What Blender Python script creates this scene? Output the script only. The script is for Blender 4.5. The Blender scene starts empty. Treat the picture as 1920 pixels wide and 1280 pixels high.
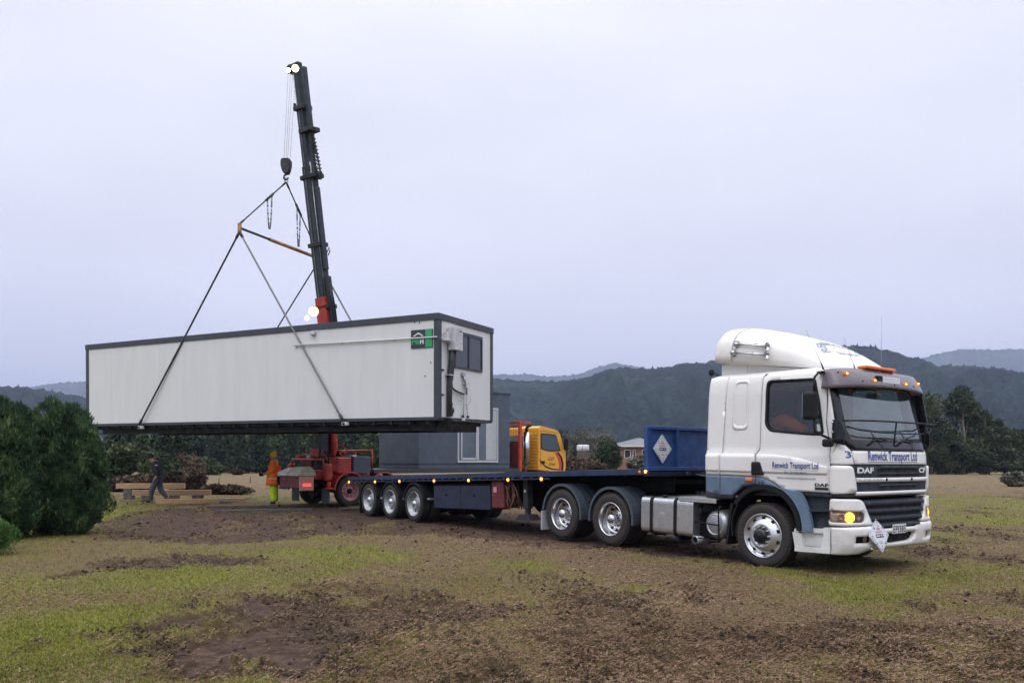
import bpy, bmesh, math, random
import numpy as np
from math import sin, cos, pi, radians, sqrt, atan2
from mathutils import Vector, Matrix, Euler
from mathutils.geometry import delaunay_2d_cdt

SC = bpy.context.scene
COL = SC.collection
random.seed(7)

# ---------------------------------------------------------------- camera
CAMH = 1.52
cd = bpy.data.cameras.new('camera'); cam = bpy.data.objects.new('camera', cd); COL.objects.link(cam)
cam.location = (0, 0, CAMH); cam.rotation_euler = Euler((pi/2, -0.004, 0), 'XYZ')
cd.sensor_width = 36; cd.lens = 36*1480/1920; cd.shift_y = (864-640)/1920
cd.clip_start = 0.1; cd.clip_end = 30000
SC.camera = cam
SC.render.resolution_x, SC.render.resolution_y = 1024, 682

# ---------------------------------------------------------------- sky and light
SUN_EL, SUN_AZ = radians(52), radians(205)   # azimuth clockwise from +Y: behind the camera, to its left
w = bpy.data.worlds.new('World'); SC.world = w; w.use_nodes = True
nt = w.node_tree; nt.nodes.clear()
N = nt.nodes.new; LK = nt.links.new
out = N('ShaderNodeOutputWorld'); bg = N('ShaderNodeBackground'); bg.inputs['Strength'].default_value = 0.1
sky = N('ShaderNodeTexSky'); sky.sky_type = 'NISHITA'; sky.sun_disc = False
sky.sun_elevation = SUN_EL; sky.sun_rotation = SUN_AZ; sky.air_density = 1.2; sky.dust_density = 3
tc = N('ShaderNodeTexCoord'); sep = N('ShaderNodeSeparateXYZ'); LK(tc.outputs['Generated'], sep.inputs[0])
# overcast layer: flat low down, brighter overhead as thick cloud is
ramp = N('ShaderNodeValToRGB'); LK(sep.outputs['Z'], ramp.inputs[0])
e = ramp.color_ramp.elements
e[0].position = 0.0; e[0].color = (.76, .735, .81, 1)
e[1].position = 1.0; e[1].color = (1, 1, 1, 1)
for p, c in ((.10, (.69, .685, .795)), (.22, (.705, .705, .815)), (.36, (.75, .752, .845)), (.48, (.78, .785, .87))):
    q = e.new(p); q.color = (*c, 1)
mpz = N('ShaderNodeMapping'); LK(tc.outputs['Generated'], mpz.inputs[0]); mpz.inputs['Scale'].default_value = (1.1, 1.1, 3.2)
nz = N('ShaderNodeTexNoise'); nz.inputs['Scale'].default_value = 1.7; nz.inputs['Detail'].default_value = 5; nz.inputs['Roughness'].default_value = .45
LK(mpz.outputs[0], nz.inputs['Vector'])
mr = N('ShaderNodeMapRange'); LK(nz.outputs['Fac'], mr.inputs[0]); mr.inputs[1].default_value = .3; mr.inputs[2].default_value = .7
mr.inputs[3].default_value = 12.4; mr.inputs[4].default_value = 14.8
# the cloud overhead and to the back is thinner and brighter
mz = N('ShaderNodeMapRange'); LK(sep.outputs['Z'], mz.inputs[0]); mz.inputs[1].default_value = .50; mz.inputs[2].default_value = .85
mz.inputs[3].default_value = 1.0; mz.inputs[4].default_value = 2.2
my = N('ShaderNodeMapRange'); LK(sep.outputs['Y'], my.inputs[0]); my.inputs[1].default_value = .1; my.inputs[2].default_value = -.6
my.inputs[3].default_value = 1.0; my.inputs[4].default_value = 1.12
m1 = N('ShaderNodeMath'); m1.operation = 'MULTIPLY'; LK(mr.outputs[0], m1.inputs[0]); LK(mz.outputs[0], m1.inputs[1])
m2 = N('ShaderNodeMath'); m2.operation = 'MULTIPLY'; LK(m1.outputs[0], m2.inputs[0]); LK(my.outputs[0], m2.inputs[1])
vm = N('ShaderNodeVectorMath'); vm.operation = 'SCALE'; LK(ramp.outputs[0], vm.inputs[0]); LK(m2.outputs[0], vm.inputs['Scale'])
mix = N('ShaderNodeMix'); mix.data_type = 'RGBA'; mix.inputs[0].default_value = .94
LK(sky.outputs[0], mix.inputs[6]); LK(vm.outputs[0], mix.inputs[7]); LK(mix.outputs[2], bg.inputs[0]); LK(bg.outputs[0], out.inputs[0])
sl = bpy.data.lights.new('sun', 'SUN'); sl.energy = 0.6; sl.angle = radians(35); sl.color = (1, .97, .93)
so = bpy.data.objects.new('sun', sl); COL.objects.link(so)
sd_ = Vector((sin(SUN_AZ)*cos(SUN_EL), cos(SUN_AZ)*cos(SUN_EL), sin(SUN_EL)))
so.rotation_euler = (-sd_).to_track_quat('-Z', 'Y').to_euler(); so.location = sd_*50
SC.view_settings.view_transform = 'Standard'; SC.view_settings.look = 'None'; SC.view_settings.exposure = 0; SC.view_settings.gamma = 1
SC.cycles.max_bounces = 6; SC.cycles.volume_bounces = 0; SC.cycles.transparent_max_bounces = 12
SC.cycles.caustics_reflective = False; SC.cycles.caustics_refractive = False

# ---------------------------------------------------------------- materials
def srgb(r, g, b):
    f = lambda c: (c/255/12.92) if c/255 <= .04045 else ((c/255+.055)/1.055)**2.4
    return (f(r), f(g), f(b))
def mat(name, col, rough=.5, metal=0., var=.0, vscale=3., bump=0., bscale=40., dirt=None, emis=None, estr=0., coat=0., stretch=None, spec=None):
    m = bpy.data.materials.new(name); m.use_nodes = True; nt = m.node_tree; b = nt.nodes['Principled BSDF']
    b.inputs['Base Color'].default_value = (*col, 1); b.inputs['Roughness'].default_value = rough; b.inputs['Metallic'].default_value = metal
    if spec is not None: b.inputs['Specular IOR Level'].default_value = spec
    if coat: b.inputs['Coat Weight'].default_value = coat; b.inputs['Coat Roughness'].default_value = .08
    if emis: b.inputs['Emission Color'].default_value = (*emis, 1); b.inputs['Emission Strength'].default_value = estr
    N = nt.nodes.new; L = nt.links.new
    tc = N('ShaderNodeTexCoord'); src = tc.outputs['Object']
    if stretch:
        mp = N('ShaderNodeMapping'); mp.inputs['Scale'].default_value = stretch; L(src, mp.inputs[0]); src = mp.outputs[0]
    if var or dirt:
        n = N('ShaderNodeTexNoise'); n.inputs['Scale'].default_value = vscale; n.inputs['Detail'].default_value = 6; n.inputs['Roughness'].default_value = .65
        L(src, n.inputs['Vector'])
        r = N('ShaderNodeValToRGB'); L(n.outputs['Fac'], r.inputs[0])
        c2 = dirt if dirt else tuple(c*(1-var) for c in col)
        c1 = col if dirt else tuple(min(1, c*(1+var)) for c in col)
        r.color_ramp.elements[0].position = .33 if not dirt else .30; r.color_ramp.elements[0].color = (*c2, 1)
        r.color_ramp.elements[1].position = .67 if not dirt else .30+.45*(1-var) ; r.color_ramp.elements[1].color = (*c1, 1)
        L(r.outputs[0], b.inputs['Base Color'])
        rr = N('ShaderNodeMapRange'); L(n.outputs['Fac'], rr.inputs[0]); rr.inputs[1].default_value = .3; rr.inputs[2].default_value = .7
        rr.inputs[3].default_value = min(1, rough*1.25); rr.inputs[4].default_value = rough*.85; L(rr.outputs[0], b.inputs['Roughness'])
    if bump:
        n2 = N('ShaderNodeTexNoise'); n2.inputs['Scale'].default_value = bscale; n2.inputs['Detail'].default_value = 4; L(src, n2.inputs['Vector'])
        bp = N('ShaderNodeBump'); bp.inputs['Strength'].default_value = min(1, bump); bp.inputs['Distance'].default_value = .02; L(n2.outputs['Fac'], bp.inputs['Height']); L(bp.outputs[0], b.inputs['Normal'])
    return m
def glass(name, tint, refl=1.6, rough=.02, opac=.0, film=(.05, .06, .07)):
    m = bpy.data.materials.new(name); m.use_nodes = True; nt = m.node_tree; nt.nodes.clear(); N = nt.nodes.new; L = nt.links.new
    o = N('ShaderNodeOutputMaterial'); t = N('ShaderNodeBsdfTransparent'); t.inputs[0].default_value = (*tint, 1)
    d = N('ShaderNodeBsdfDiffuse'); d.inputs[0].default_value = (*film, 1)
    g = N('ShaderNodeBsdfGlossy'); g.inputs['Roughness'].default_value = rough; g.inputs['Color'].default_value = (1, 1, 1, 1)
    fr = N('ShaderNodeFresnel'); fr.inputs[0].default_value = refl
    a = N('ShaderNodeMixShader'); a.inputs[0].default_value = opac; L(t.outputs[0], a.inputs[1]); L(d.outputs[0], a.inputs[2])
    c = N('ShaderNodeMixShader'); L(fr.outputs[0], c.inputs[0]); L(a.outputs[0], c.inputs[1]); L(g.outputs[0], c.inputs[2]); L(c.outputs[0], o.inputs[0])
    return m
def leafmat(name, c1, c2, c3):
    m = bpy.data.materials.new(name); m.use_nodes = True; nt = m.node_tree; b = nt.nodes['Principled BSDF']; N = nt.nodes.new; L = nt.links.new
    b.inputs['Roughness'].default_value = .75; b.inputs['Specular IOR Level'].default_value = .2
    at = N('ShaderNodeAttribute'); at.attribute_name = 'tone'
    r = N('ShaderNodeValToRGB'); L(at.outputs['Fac'], r.inputs[0])
    r.color_ramp.elements[0].color = (*c1, 1); r.color_ramp.elements[1].color = (*c3, 1); q = r.color_ramp.elements.new(.5); q.color = (*c2, 1)
    L(r.outputs[0], b.inputs['Base Color'])
    return m

M = {}
M['white'] = mat('white_paint', (.77, .76, .745), .36, var=.05, vscale=1.5, coat=.25)
M['white_low'] = mat('white_paint_road_grime', (.72, .735, .72), .45, var=.35, vscale=2.2, dirt=(.52, .53, .49))
M['white_plastic'] = mat('fibreglass_white', (.77, .755, .725), .38, var=.04, vscale=1.2)
M['blue_band'] = mat('pale_blue_paint', (.135, .205, .30), .5, var=.3, vscale=5, dirt=(.10, .14, .19))
M['dark_panel'] = mat('dark_slate_plastic', (.026, .034, .045), .6, var=.35, vscale=6, spec=.3)
M['black'] = mat('black_plastic', (.010, .011, .013), .55, var=.2, vscale=8, spec=.25)
M['gloss_black'] = mat('gloss_black', (.012, .013, .016), .18)
M['gap'] = mat('shadow_gap', (.05, .05, .055), .8)
M['rubber'] = mat('tyre_rubber', (.021, .021, .024), .85, var=.1, vscale=3.5, dirt=(.042, .034, .028), bump=.25, bscale=60)
M['rubber_dusty'] = mat('dusty_tyre', (.036, .034, .035), .9, var=.45, vscale=6, bump=.3, bscale=50)
M['chrome'] = mat('polished_alloy', (.60, .60, .62), .22, metal=1, var=.08, vscale=7)
M['alloy'] = mat('brushed_alloy', (.68, .69, .72), .30, metal=.9, var=.18, vscale=5)
M['alloy_dull'] = mat('dull_alloy', (.40, .41, .43), .45, metal=.75, var=.3, vscale=6)
M['steel_dark'] = mat('dark_steel', (.030, .031, .035), .6, metal=.1, var=.4, vscale=6)
M['chassis'] = mat('chassis_black', (.009, .009, .011), .7, var=.4, vscale=5, spec=.2)
M['blue'] = mat('trailer_blue', (.020, .070, .24), .45, var=.35, vscale=4, dirt=(.016, .042, .13))
M['blue_rail'] = mat('rail_blue_grimy', (.014, .034, .095), .55, var=.4, vscale=3, dirt=(.012, .017, .032))
M['blue_dark'] = mat('toolbox_navy', (.014, .022, .055), .5, var=.35, vscale=5, dirt=(.012, .014, .026))
M['deck'] = mat('deck_boards', (.13, .12, .115), .8, var=.4, vscale=4)
M['fender'] = mat('fender_plastic', (.055, .07, .09), .55, var=.2, vscale=8)
M['mauve'] = mat('sun_visor_tinted', (.115, .092, .115), .25, var=.12, vscale=3, coat=.3)
M['amber'] = mat('amber_lamp_lit', (.8, .22, .02), .3, emis=(1, .30, .035), estr=3.2)
M['amber_core'] = mat('amber_bulb', (1, .6, .1), .3, emis=(1, .50, .06), estr=3.0)
M['amber_off'] = mat('amber_lens', (.75, .16, .02), .25, emis=(.8, .13, .01), estr=.10)
M['head_glow'] = mat('headlamp_lit', (1, .6, .15), .3, emis=(1, .55, .05), estr=1.9)
M['lens'] = mat('headlamp_reflector', (.62, .40, .27), .22, metal=.5, var=.3, vscale=14)
M['lens_glass'] = glass('lamp_glass', (.95, .95, .95), 1.5)
M['glass_ws'] = glass('windscreen_glass', (.62, .72, .72), 2.2, opac=.20, film=(.13, .22, .25))  # teal film paints in part of the sky reflected by the windscreen
M['glass_side'] = glass('side_glass', (.74, .82, .86), 1.7, opac=.07, film=(.10, .15, .18))
M['navy_text'] = mat('navy_lettering', (.022, .065, .26), .4)
M['grey_text'] = mat('grey_lettering', (.16, .17, .21), .5)
M['black_text'] = mat('black_lettering', (.02, .02, .022), .5)
M['white_text'] = mat('white_lettering', (.72, .73, .74), .4)
M['placard'] = mat('placard_white', (.66, .66, .70), .45, var=.08, vscale=10)
M['placard_edge'] = mat('placard_edge', (.50, .56, .68), .45)
M['pink_text'] = mat('faded_red_lettering', (.55, .24, .27), .5)
M['red'] = mat('crane_red', (.58, .060, .035), .42, var=.3, vscale=4, dirt=(.27, .035, .028))
M['rim_pink'] = mat('faded_rim', (.42, .20, .19), .5, var=.3, vscale=8)
M['red_dark'] = mat('dark_red_panel', (.12, .022, .026), .55, var=.3, vscale=5)
M['yellow'] = mat('cab_yellow', (.74, .36, .035), .35, var=.08, vscale=3, coat=.3)
M['boom'] = mat('boom_slate', (.024, .034, .048), .5, var=.35, vscale=5)
M['boom_worn'] = mat('boom_greased', (.14, .14, .15), .4, var=.5, vscale=9, metal=.3)
M['wire'] = mat('wire_rope', (.30, .31, .34), .4, metal=.5)
M['rope_dark'] = mat('dark_sling', (.035, .038, .045), .8)
M['rope_grey'] = mat('grey_sling', (.20, .21, .22), .8)
M['spreader'] = mat('spreader_bar_yellow', (.50, .27, .10), .6, var=.4, vscale=8, dirt=(.16, .09, .06))
M['glare_ring'] = mat('lamp_glare_ring', (1, .85, .5), .3, emis=(1, .74, .28), estr=2.2)  # self-glowing ring that stands in for glare round the work lights
M['white_road'] = mat('white_paint_grimy', (.74, .73, .715), .42, var=.45, vscale=2.6, dirt=(.56, .54, .50), coat=.15)
M['deflector_ink'] = mat('pale_blue_lettering', (.20, .26, .40), .4)
M['work_light'] = mat('work_light_lit', (1, 1, .9), .3, emis=(1, .93, .62), estr=55)
M['concrete'] = mat('concrete_block', (.12, .105, .095), .95, var=.4, vscale=7, bump=.4)
M['timber'] = mat('fresh_timber', (.48, .30, .16), .7, var=.22, vscale=5, stretch=(.6, 6, 6))
M['timber_dark'] = mat('damp_timber', (.10, .06, .045), .85, var=.4, vscale=5, stretch=(.6, 6, 6))
M['timber_grey'] = mat('grey_timber', (.085, .083, .078), .85, var=.3, vscale=5, stretch=(.6, 6, 6))
M['soil'] = mat('turned_soil', (.045, .030, .024), .95, var=.5, vscale=6, bump=.8, bscale=25)
M['cabin_wall'] = mat('cabin_panel', (.69, .69, .70), .5, var=.10, vscale=.9, dirt=(.63, .635, .64), stretch=(3, 3, .5), bump=.10, bscale=1.2)
M['cabin_trim'] = mat('charcoal_trim', (.040, .047, .060), .45, var=.15, vscale=4)
M['cabin_under'] = mat('underfloor_steel', (.020, .021, .026), .7, var=.5, vscale=3)
M['grey_cab'] = mat('slate_cladding', (.072, .092, .128), .6, var=.10, vscale=2)
M['alu_frame'] = mat('aluminium_frame', (.52, .54, .58), .4, metal=.3)
M['pane_dark'] = glass('dark_pane', (.10, .11, .12), 1.7, opac=.75, film=(.045, .055, .075))
M['curtain'] = mat('curtain', (.55, .57, .60), .9, var=.15, vscale=14, stretch=(8, 8, .3))
M['meter'] = mat('meter_box', (.52, .52, .54), .5, var=.25, vscale=7)
M['pipe_white'] = mat('pipe_white', (.60, .60, .62), .4)
M['green_sign'] = mat('sign_green', (.02, .36, .13), .4)
M['sign_dark'] = mat('sign_charcoal', (.03, .034, .05), .4)
M['pipe'] = mat('black_pipe', (.022, .023, .027), .45)
M['hv_orange'] = mat('hi_vis_orange', (1.0, .17, .015), .75, var=.15, vscale=14, emis=(1, .12, .01), estr=.0)
M['hv_lime'] = mat('hi_vis_lime', (.56, .80, .03), .8, var=.25, vscale=16)
M['hv_yellow'] = mat('yellow_beanie', (.80, .62, .02), .85)
M['skin'] = mat('skin', (.42, .22, .16), .6)
M['cloth_dark'] = mat('dark_jacket', (.022, .025, .036), .9, var=.3, vscale=12)
M['denim'] = mat('grey_jeans', (.055, .066, .085), .9, var=.35, vscale=12)
M['olive'] = mat('olive_cloth', (.09, .085, .06), .9)
M['tape'] = mat('reflective_tape', (.55, .56, .58), .4)
M['boot'] = mat('boots', (.02, .02, .02), .7)
M['brick'] = mat('brick_wall', (.25, .13, .09), .9, var=.25, vscale=1.5)
M['roof_grey'] = mat('roof_tiles', (.16, .165, .18), .8, var=.1, vscale=1)
M['pink_wall'] = mat('salmon_roof', (.60, .27, .22), .8, var=.08, vscale=1)
M['caravan'] = mat('caravan_white', (.62, .64, .68), .5)
M['net'] = mat('green_netting', (.03, .11, .075), .9, var=.4, vscale=1.5)
M['bark'] = mat('bark', (.10, .08, .065), .9, var=.4, vscale=3)
M['bark_pale'] = mat('pale_bark', (.17, .15, .125), .9, var=.3, vscale=2)
M['seat'] = mat('seat_cloth', (.05, .055, .065), .9)
M['interior'] = mat('cab_interior', (.15, .19, .21), .9)
M['rust'] = mat('brown_bundle', (.13, .07, .05), .8, var=.4, vscale=10)

M['cream'] = mat('cream_lid', (.42, .40, .30), .6, var=.2, vscale=6)
M['tail'] = mat('tail_lamp_lit', (.6, .05, .05), .3, emis=(1, .10, .08), estr=1.0)
M['red_bright'] = mat('bright_red', (.62, .05, .03), .4)
M['pane_light'] = mat('rear_pane', (.16, .19, .19), .25)
M['pane_cab'] = mat('cab_pane', (.055, .075, .09), .08)
M['pane_refl'] = mat('house_pane', (.12, .15, .19), .10, var=.2, vscale=1)

# ---------------------------------------------------------------- helpers
def tag(o, label=None, cat=None, group=None, kind=None):
    if label: o['label'] = label
    if cat: o['category'] = cat
    if group: o['group'] = group
    if kind: o['kind'] = kind
    return o
def empty(name, loc, rot=(0, 0, 0), label=None, cat=None, group=None):
    o = bpy.data.objects.new(name, None); COL.objects.link(o); o.location = loc; o.rotation_euler = rot; o.empty_display_size = .3
    return tag(o, label, cat, group)
def frame(ox, oy, ang):   # a plain transform, for computing world points
    return Matrix.Translation((ox, oy, 0)) @ Matrix.Rotation(ang, 4, 'Z')

class MB:
    def __init__(s): s.v = []; s.f = []; s.m = []; s.sm = []
    def add(s, vs, fs, mi=0, smooth=False, mtx=None):
        b = len(s.v)
        for p in vs:
            p = Vector(p)
            if mtx is not None: p = mtx @ p
            s.v.append(tuple(p))
        for f in fs: s.f.append(tuple(i+b for i in f)); s.m.append(mi); s.sm.append(smooth)
        return s
    def box(s, x0, x1, y0, y1, z0, z1, mi=0, bev=0., mtx=None):
        if bev <= 0:
            v = [(x, y, z) for z in (z0, z1) for y in (y0, y1) for x in (x0, x1)]
            return s.add(v, [(0, 2, 3, 1), (4, 5, 7, 6), (0, 1, 5, 4), (2, 6, 7, 3), (0, 4, 6, 2), (1, 3, 7, 5)], mi, False, mtx)
        bm = bmesh.new(); bmesh.ops.create_cube(bm, size=1)
        for q in bm.verts: q.co = Vector(((x0+x1)/2+q.co.x*abs(x1-x0), (y0+y1)/2+q.co.y*abs(y1-y0), (z0+z1)/2+q.co.z*abs(z1-z0)))
        bev = min(bev, .49*min(abs(x1-x0), abs(y1-y0), abs(z1-z0)))
        bmesh.ops.bevel(bm, geom=list(bm.edges), offset=bev, segments=2, affect='EDGES', profile=.5)
        bm.verts.index_update(); bmesh.ops.recalc_face_normals(bm, faces=bm.faces)
        s.add([q.co[:] for q in bm.verts], [[q.index for q in f.verts] for f in bm.faces], mi, False, mtx); bm.free(); return s
    def prism(s, poly, axis, a, b, mi=0, mtx=None, smooth=False):
        # poly: 2-D outline; axis 'y': poly is (x,z); 'x': (y,z); 'z': (x,y)
        def P(p, t): return {'y': (p[0], t, p[1]), 'x': (t, p[0], p[1]), 'z': (p[0], p[1], t)}[axis]
        n = len(poly); area = sum(poly[i][0]*poly[(i+1) % n][1]-poly[(i+1) % n][0]*poly[i][1] for i in range(n))
        if area < 0: poly = poly[::-1]
        v = [P(p, a) for p in poly]+[P(p, b) for p in poly]
        F = [tuple(range(n))[::-1], tuple(range(n, 2*n))]+[(i, (i+1) % n, n+(i+1) % n, n+i) for i in range(n)]
        if (axis == 'y') != (b < a): F = [f[::-1] for f in F]
        return s.add(v, F, mi, smooth, mtx)
    def tube(s, pts, r, seg=8, mi=0, mtx=None, cap=True):
        pts = [Vector(p) for p in pts]; n = len(pts); R = r if isinstance(r, (list, tuple)) else [r]*n
        vs, fs = [], []; up = None
        for i, p in enumerate(pts):
            t = (pts[min(i+1, n-1)]-pts[max(i-1, 0)]).normalized()
            if up is None:
                up = Vector((0, 0, 1)) if abs(t.z) < .9 else Vector((1, 0, 0))
            a = t.cross(up)
            if a.length < 1e-5: a = t.cross(Vector((0, 1, 0)))
            a.normalize(); b = a.cross(t).normalized(); up = b
            for k in range(seg):
                q = 2*pi*k/seg; vs.append(p+a*(cos(q)*R[i])+b*(sin(q)*R[i]))
        for i in range(n-1):
            for k in range(seg):
                k2 = (k+1) % seg; fs.append((i*seg+k, (i+1)*seg+k, (i+1)*seg+k2, i*seg+k2))
        s.add(vs, fs, mi, True, mtx)
        if cap: s.add([vs[k] for k in range(seg)], [tuple(range(seg))], mi, False, mtx); s.add([vs[(n-1)*seg+k] for k in range(seg)], [tuple(range(seg))[::-1]], mi, False, mtx)
        return s
    def cyl(s, p0, p1, r, seg=16, mi=0, mtx=None): return s.tube([p0, p1], r, seg, mi, mtx)
    def lathe(s, prof, axis='y', seg=48, mi=0, center=(0, 0, 0), mtx=None, smooth=True):
        # prof: list of (radius, t) along the axis
        vs, fs = [], []; n = len(prof); c = Vector(center)
        for r, t in prof:
            for k in range(seg):
                q = 2*pi*k/seg; u, v = r*cos(q), r*sin(q)
                vs.append(c+Vector({'y': (u, t, v), 'x': (t, u, v), 'z': (u, v, t)}[axis]))
        for i in range(n-1):
            for k in range(seg):
                k2 = (k+1) % seg; fs.append((i*seg+k, i*seg+k2, (i+1)*seg+k2, (i+1)*seg+k))
        return s.add(vs, fs, mi, smooth, mtx)
    def disc(s, c, r, axis='y', seg=16, mi=0, t=.004, mtx=None):
        return s.lathe([(0.0005, -t), (r, -t), (r, t), (.0005, t)], axis, seg, mi, c, mtx, smooth=False)
    def sphere(s, c, r, seg=12, rings=8, mi=0, sc=(1, 1, 1), mtx=None):
        vs = []; fs = []
        for i in range(rings+1):
            a = pi*i/rings
            for k in range(seg):
                q = 2*pi*k/seg; vs.append((c[0]+r*sc[0]*sin(a)*cos(q), c[1]+r*sc[1]*sin(a)*sin(q), c[2]+r*sc[2]*cos(a)))
        for i in range(rings):
            for k in range(seg):
                k2 = (k+1) % seg; fs.append((i*seg+k, (i+1)*seg+k, (i+1)*seg+k2, i*seg+k2))
        return s.add(vs, fs, mi, True, mtx)
    def build(s, name, mats, parent=None, fix=True):
        me = bpy.data.meshes.new(name); me.from_pydata(s.v, [], s.f)
        if not isinstance(mats, (list, tuple)): mats = [mats]
        for m in mats: me.materials.append(m)
        me.polygons.foreach_set('material_index', s.m); me.polygons.foreach_set('use_smooth', s.sm)
        me.update(); me.validate()
        if fix and len(s.f) < 60000:
            bm = bmesh.new(); bm.from_mesh(me); bmesh.ops.remove_doubles(bm, verts=bm.verts, dist=1e-5)
            bmesh.ops.recalc_face_normals(bm, faces=bm.faces); bm.to_mesh(me); bm.free()
        o = bpy.data.objects.new(name, me); COL.objects.link(o)
        if parent is not None: o.parent = parent
        return o

def inpoly(px, pz, poly):
    n = len(poly); ins = np.zeros(len(px), bool)
    for i in range(n):
        x0, y0 = poly[i]; x1, y1 = poly[(i+1) % n]
        c = ((y0 > pz) != (y1 > pz)); ins ^= c & (px < (x1-x0)*(pz-y0)/((y1-y0) if y1 != y0 else 1e-9)+x0)
    return ins
def densify(poly, d):
    r = []
    for i in range(len(poly)):
        a = Vector(poly[i]); b = Vector(poly[(i+1) % len(poly)]); k = max(1, int((b-a).length/d+.999))
        for j in range(k): r.append(tuple(a.lerp(b, j/k)))
    return r
def rounded(poly, r, seg=4):
    n = len(poly); o = []
    for i in range(n):
        p = Vector(poly[i]); a = (Vector(poly[i-1])-p); b = (Vector(poly[(i+1) % n])-p)
        rr = r[i] if isinstance(r, (list, tuple)) else r
        d = min(rr, a.length*.45, b.length*.45)
        if d < 1e-4: o.append(tuple(p)); continue
        A = p+a.normalized()*d; B = p+b.normalized()*d
        for k in range(seg+1):
            t = k/seg; o.append(tuple(A*(1-t)**2+p*2*t*(1-t)+B*t*t))
    return o
def patch(mb, poly, fn, th=.01, off=0., holes=(), res=.06, mi=0, smooth=True, mtx=None):
    """a panel cut to a 2-D outline and bent onto a surface; fn(u, v, offset) gives the point"""
    loops = [densify(poly, res)]+[densify(h, res) for h in holes]
    vs, es = [], []
    for L in loops:
        b = len(vs); vs += [Vector(p) for p in L]; es += [(b+i, b+(i+1) % len(L)) for i in range(len(L))]
    us = [p[0] for p in poly]; ws = [p[1] for p in poly]
    gu = np.arange(min(us)+res*.5, max(us), res); gv = np.arange(min(ws)+res*.5, max(ws), res)
    if len(gu) and len(gv):
        GU, GV = [a.ravel() for a in np.meshgrid(gu, gv)]
        k = inpoly(GU, GV, poly)
        for h in holes: k &= ~inpoly(GU, GV, h)
        allb = np.array([v[:] for v in vs])
        for u, v in zip(GU[k], GV[k]):
            if np.min((allb[:, 0]-u)**2+(allb[:, 1]-v)**2) > (res*.35)**2: vs.append(Vector((u, v)))
    r = delaunay_2d_cdt(vs, es, [], 0, 1e-6)
    V, F = r[0], r[2]
    c = np.array([[sum(V[i][0] for i in f)/len(f), sum(V[i][1] for i in f)/len(f)] for f in F])
    k = inpoly(c[:, 0], c[:, 1], poly)
    for h in holes: k &= ~inpoly(c[:, 0], c[:, 1], h)
    F = [tuple(f) for f, q in zip(F, k) if q]
    top = [fn(v[0], v[1], off) for v in V]
    n = len(V)
    if th <= 0: mb.add(top, F, mi, smooth, mtx); return mb
    bot = [fn(v[0], v[1], off-th) for v in V]
    cnt = {}
    for f in F:
        for i in range(len(f)):
            e = (f[i], f[(i+1) % len(f)]); cnt[e] = 1
    side = [(a, b) for (a, b) in cnt if (b, a) not in cnt]
    mb.add(top, F, mi, smooth, mtx); mb.add(bot, [f[::-1] for f in F], mi, smooth, mtx)
    mb.add(top+bot, [(b, a, n+a, n+b) for a, b in side], mi, False, mtx)
    return mb

_tcache = {}
def text_geo(txt, bold=0., sx=1., space=1., shear=0.):
    """outline of a line of text, height of a capital = 1, origin at its lower left"""
    key = (txt, bold, sx, space, shear)
    if key in _tcache: return _tcache[key]
    cu = bpy.data.curves.new('lettering', 'FONT'); cu.body = txt; cu.size = 1; cu.offset = bold; cu.space_character = space; cu.shear = shear; cu.resolution_u = 3
    o = bpy.data.objects.new('lettering', cu); COL.objects.link(o)
    dg = bpy.context.evaluated_depsgraph_get(); me = bpy.data.meshes.new_from_object(o.evaluated_get(dg))
    v = [(p.co.x*sx/.69, p.co.y/.69) for p in me.vertices]; f = [tuple(p.vertices) for p in me.polygons]
    bpy.data.objects.remove(o); bpy.data.curves.remove(cu); bpy.data.meshes.remove(me)
    if v:
        x0 = min(p[0] for p in v); x1 = max(p[0] for p in v); v = [(p[0]-x0, p[1]) for p in v]; wd = x1-x0
    else: wd = 0
    _tcache[key] = (v, f, wd); return _tcache[key]
def put_text(mb, txt, fn, u, v, h, width=None, bold=0., off=.003, mi=0, align='l', shear=0., mtx=None, flip=False):
    V, F, wd = text_geo(txt, bold, 1., 1., shear)
    sx = h if width is None else width/wd
    w = wd*sx
    u0 = u-(w/2 if align == 'c' else (w if align == 'r' else 0))
    pts = [fn((u0+p[0]*sx) if not flip else (u0+w-p[0]*sx), v+p[1]*h, off) for p in V]
    mb.add(pts, F, mi, False, mtx)

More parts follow.
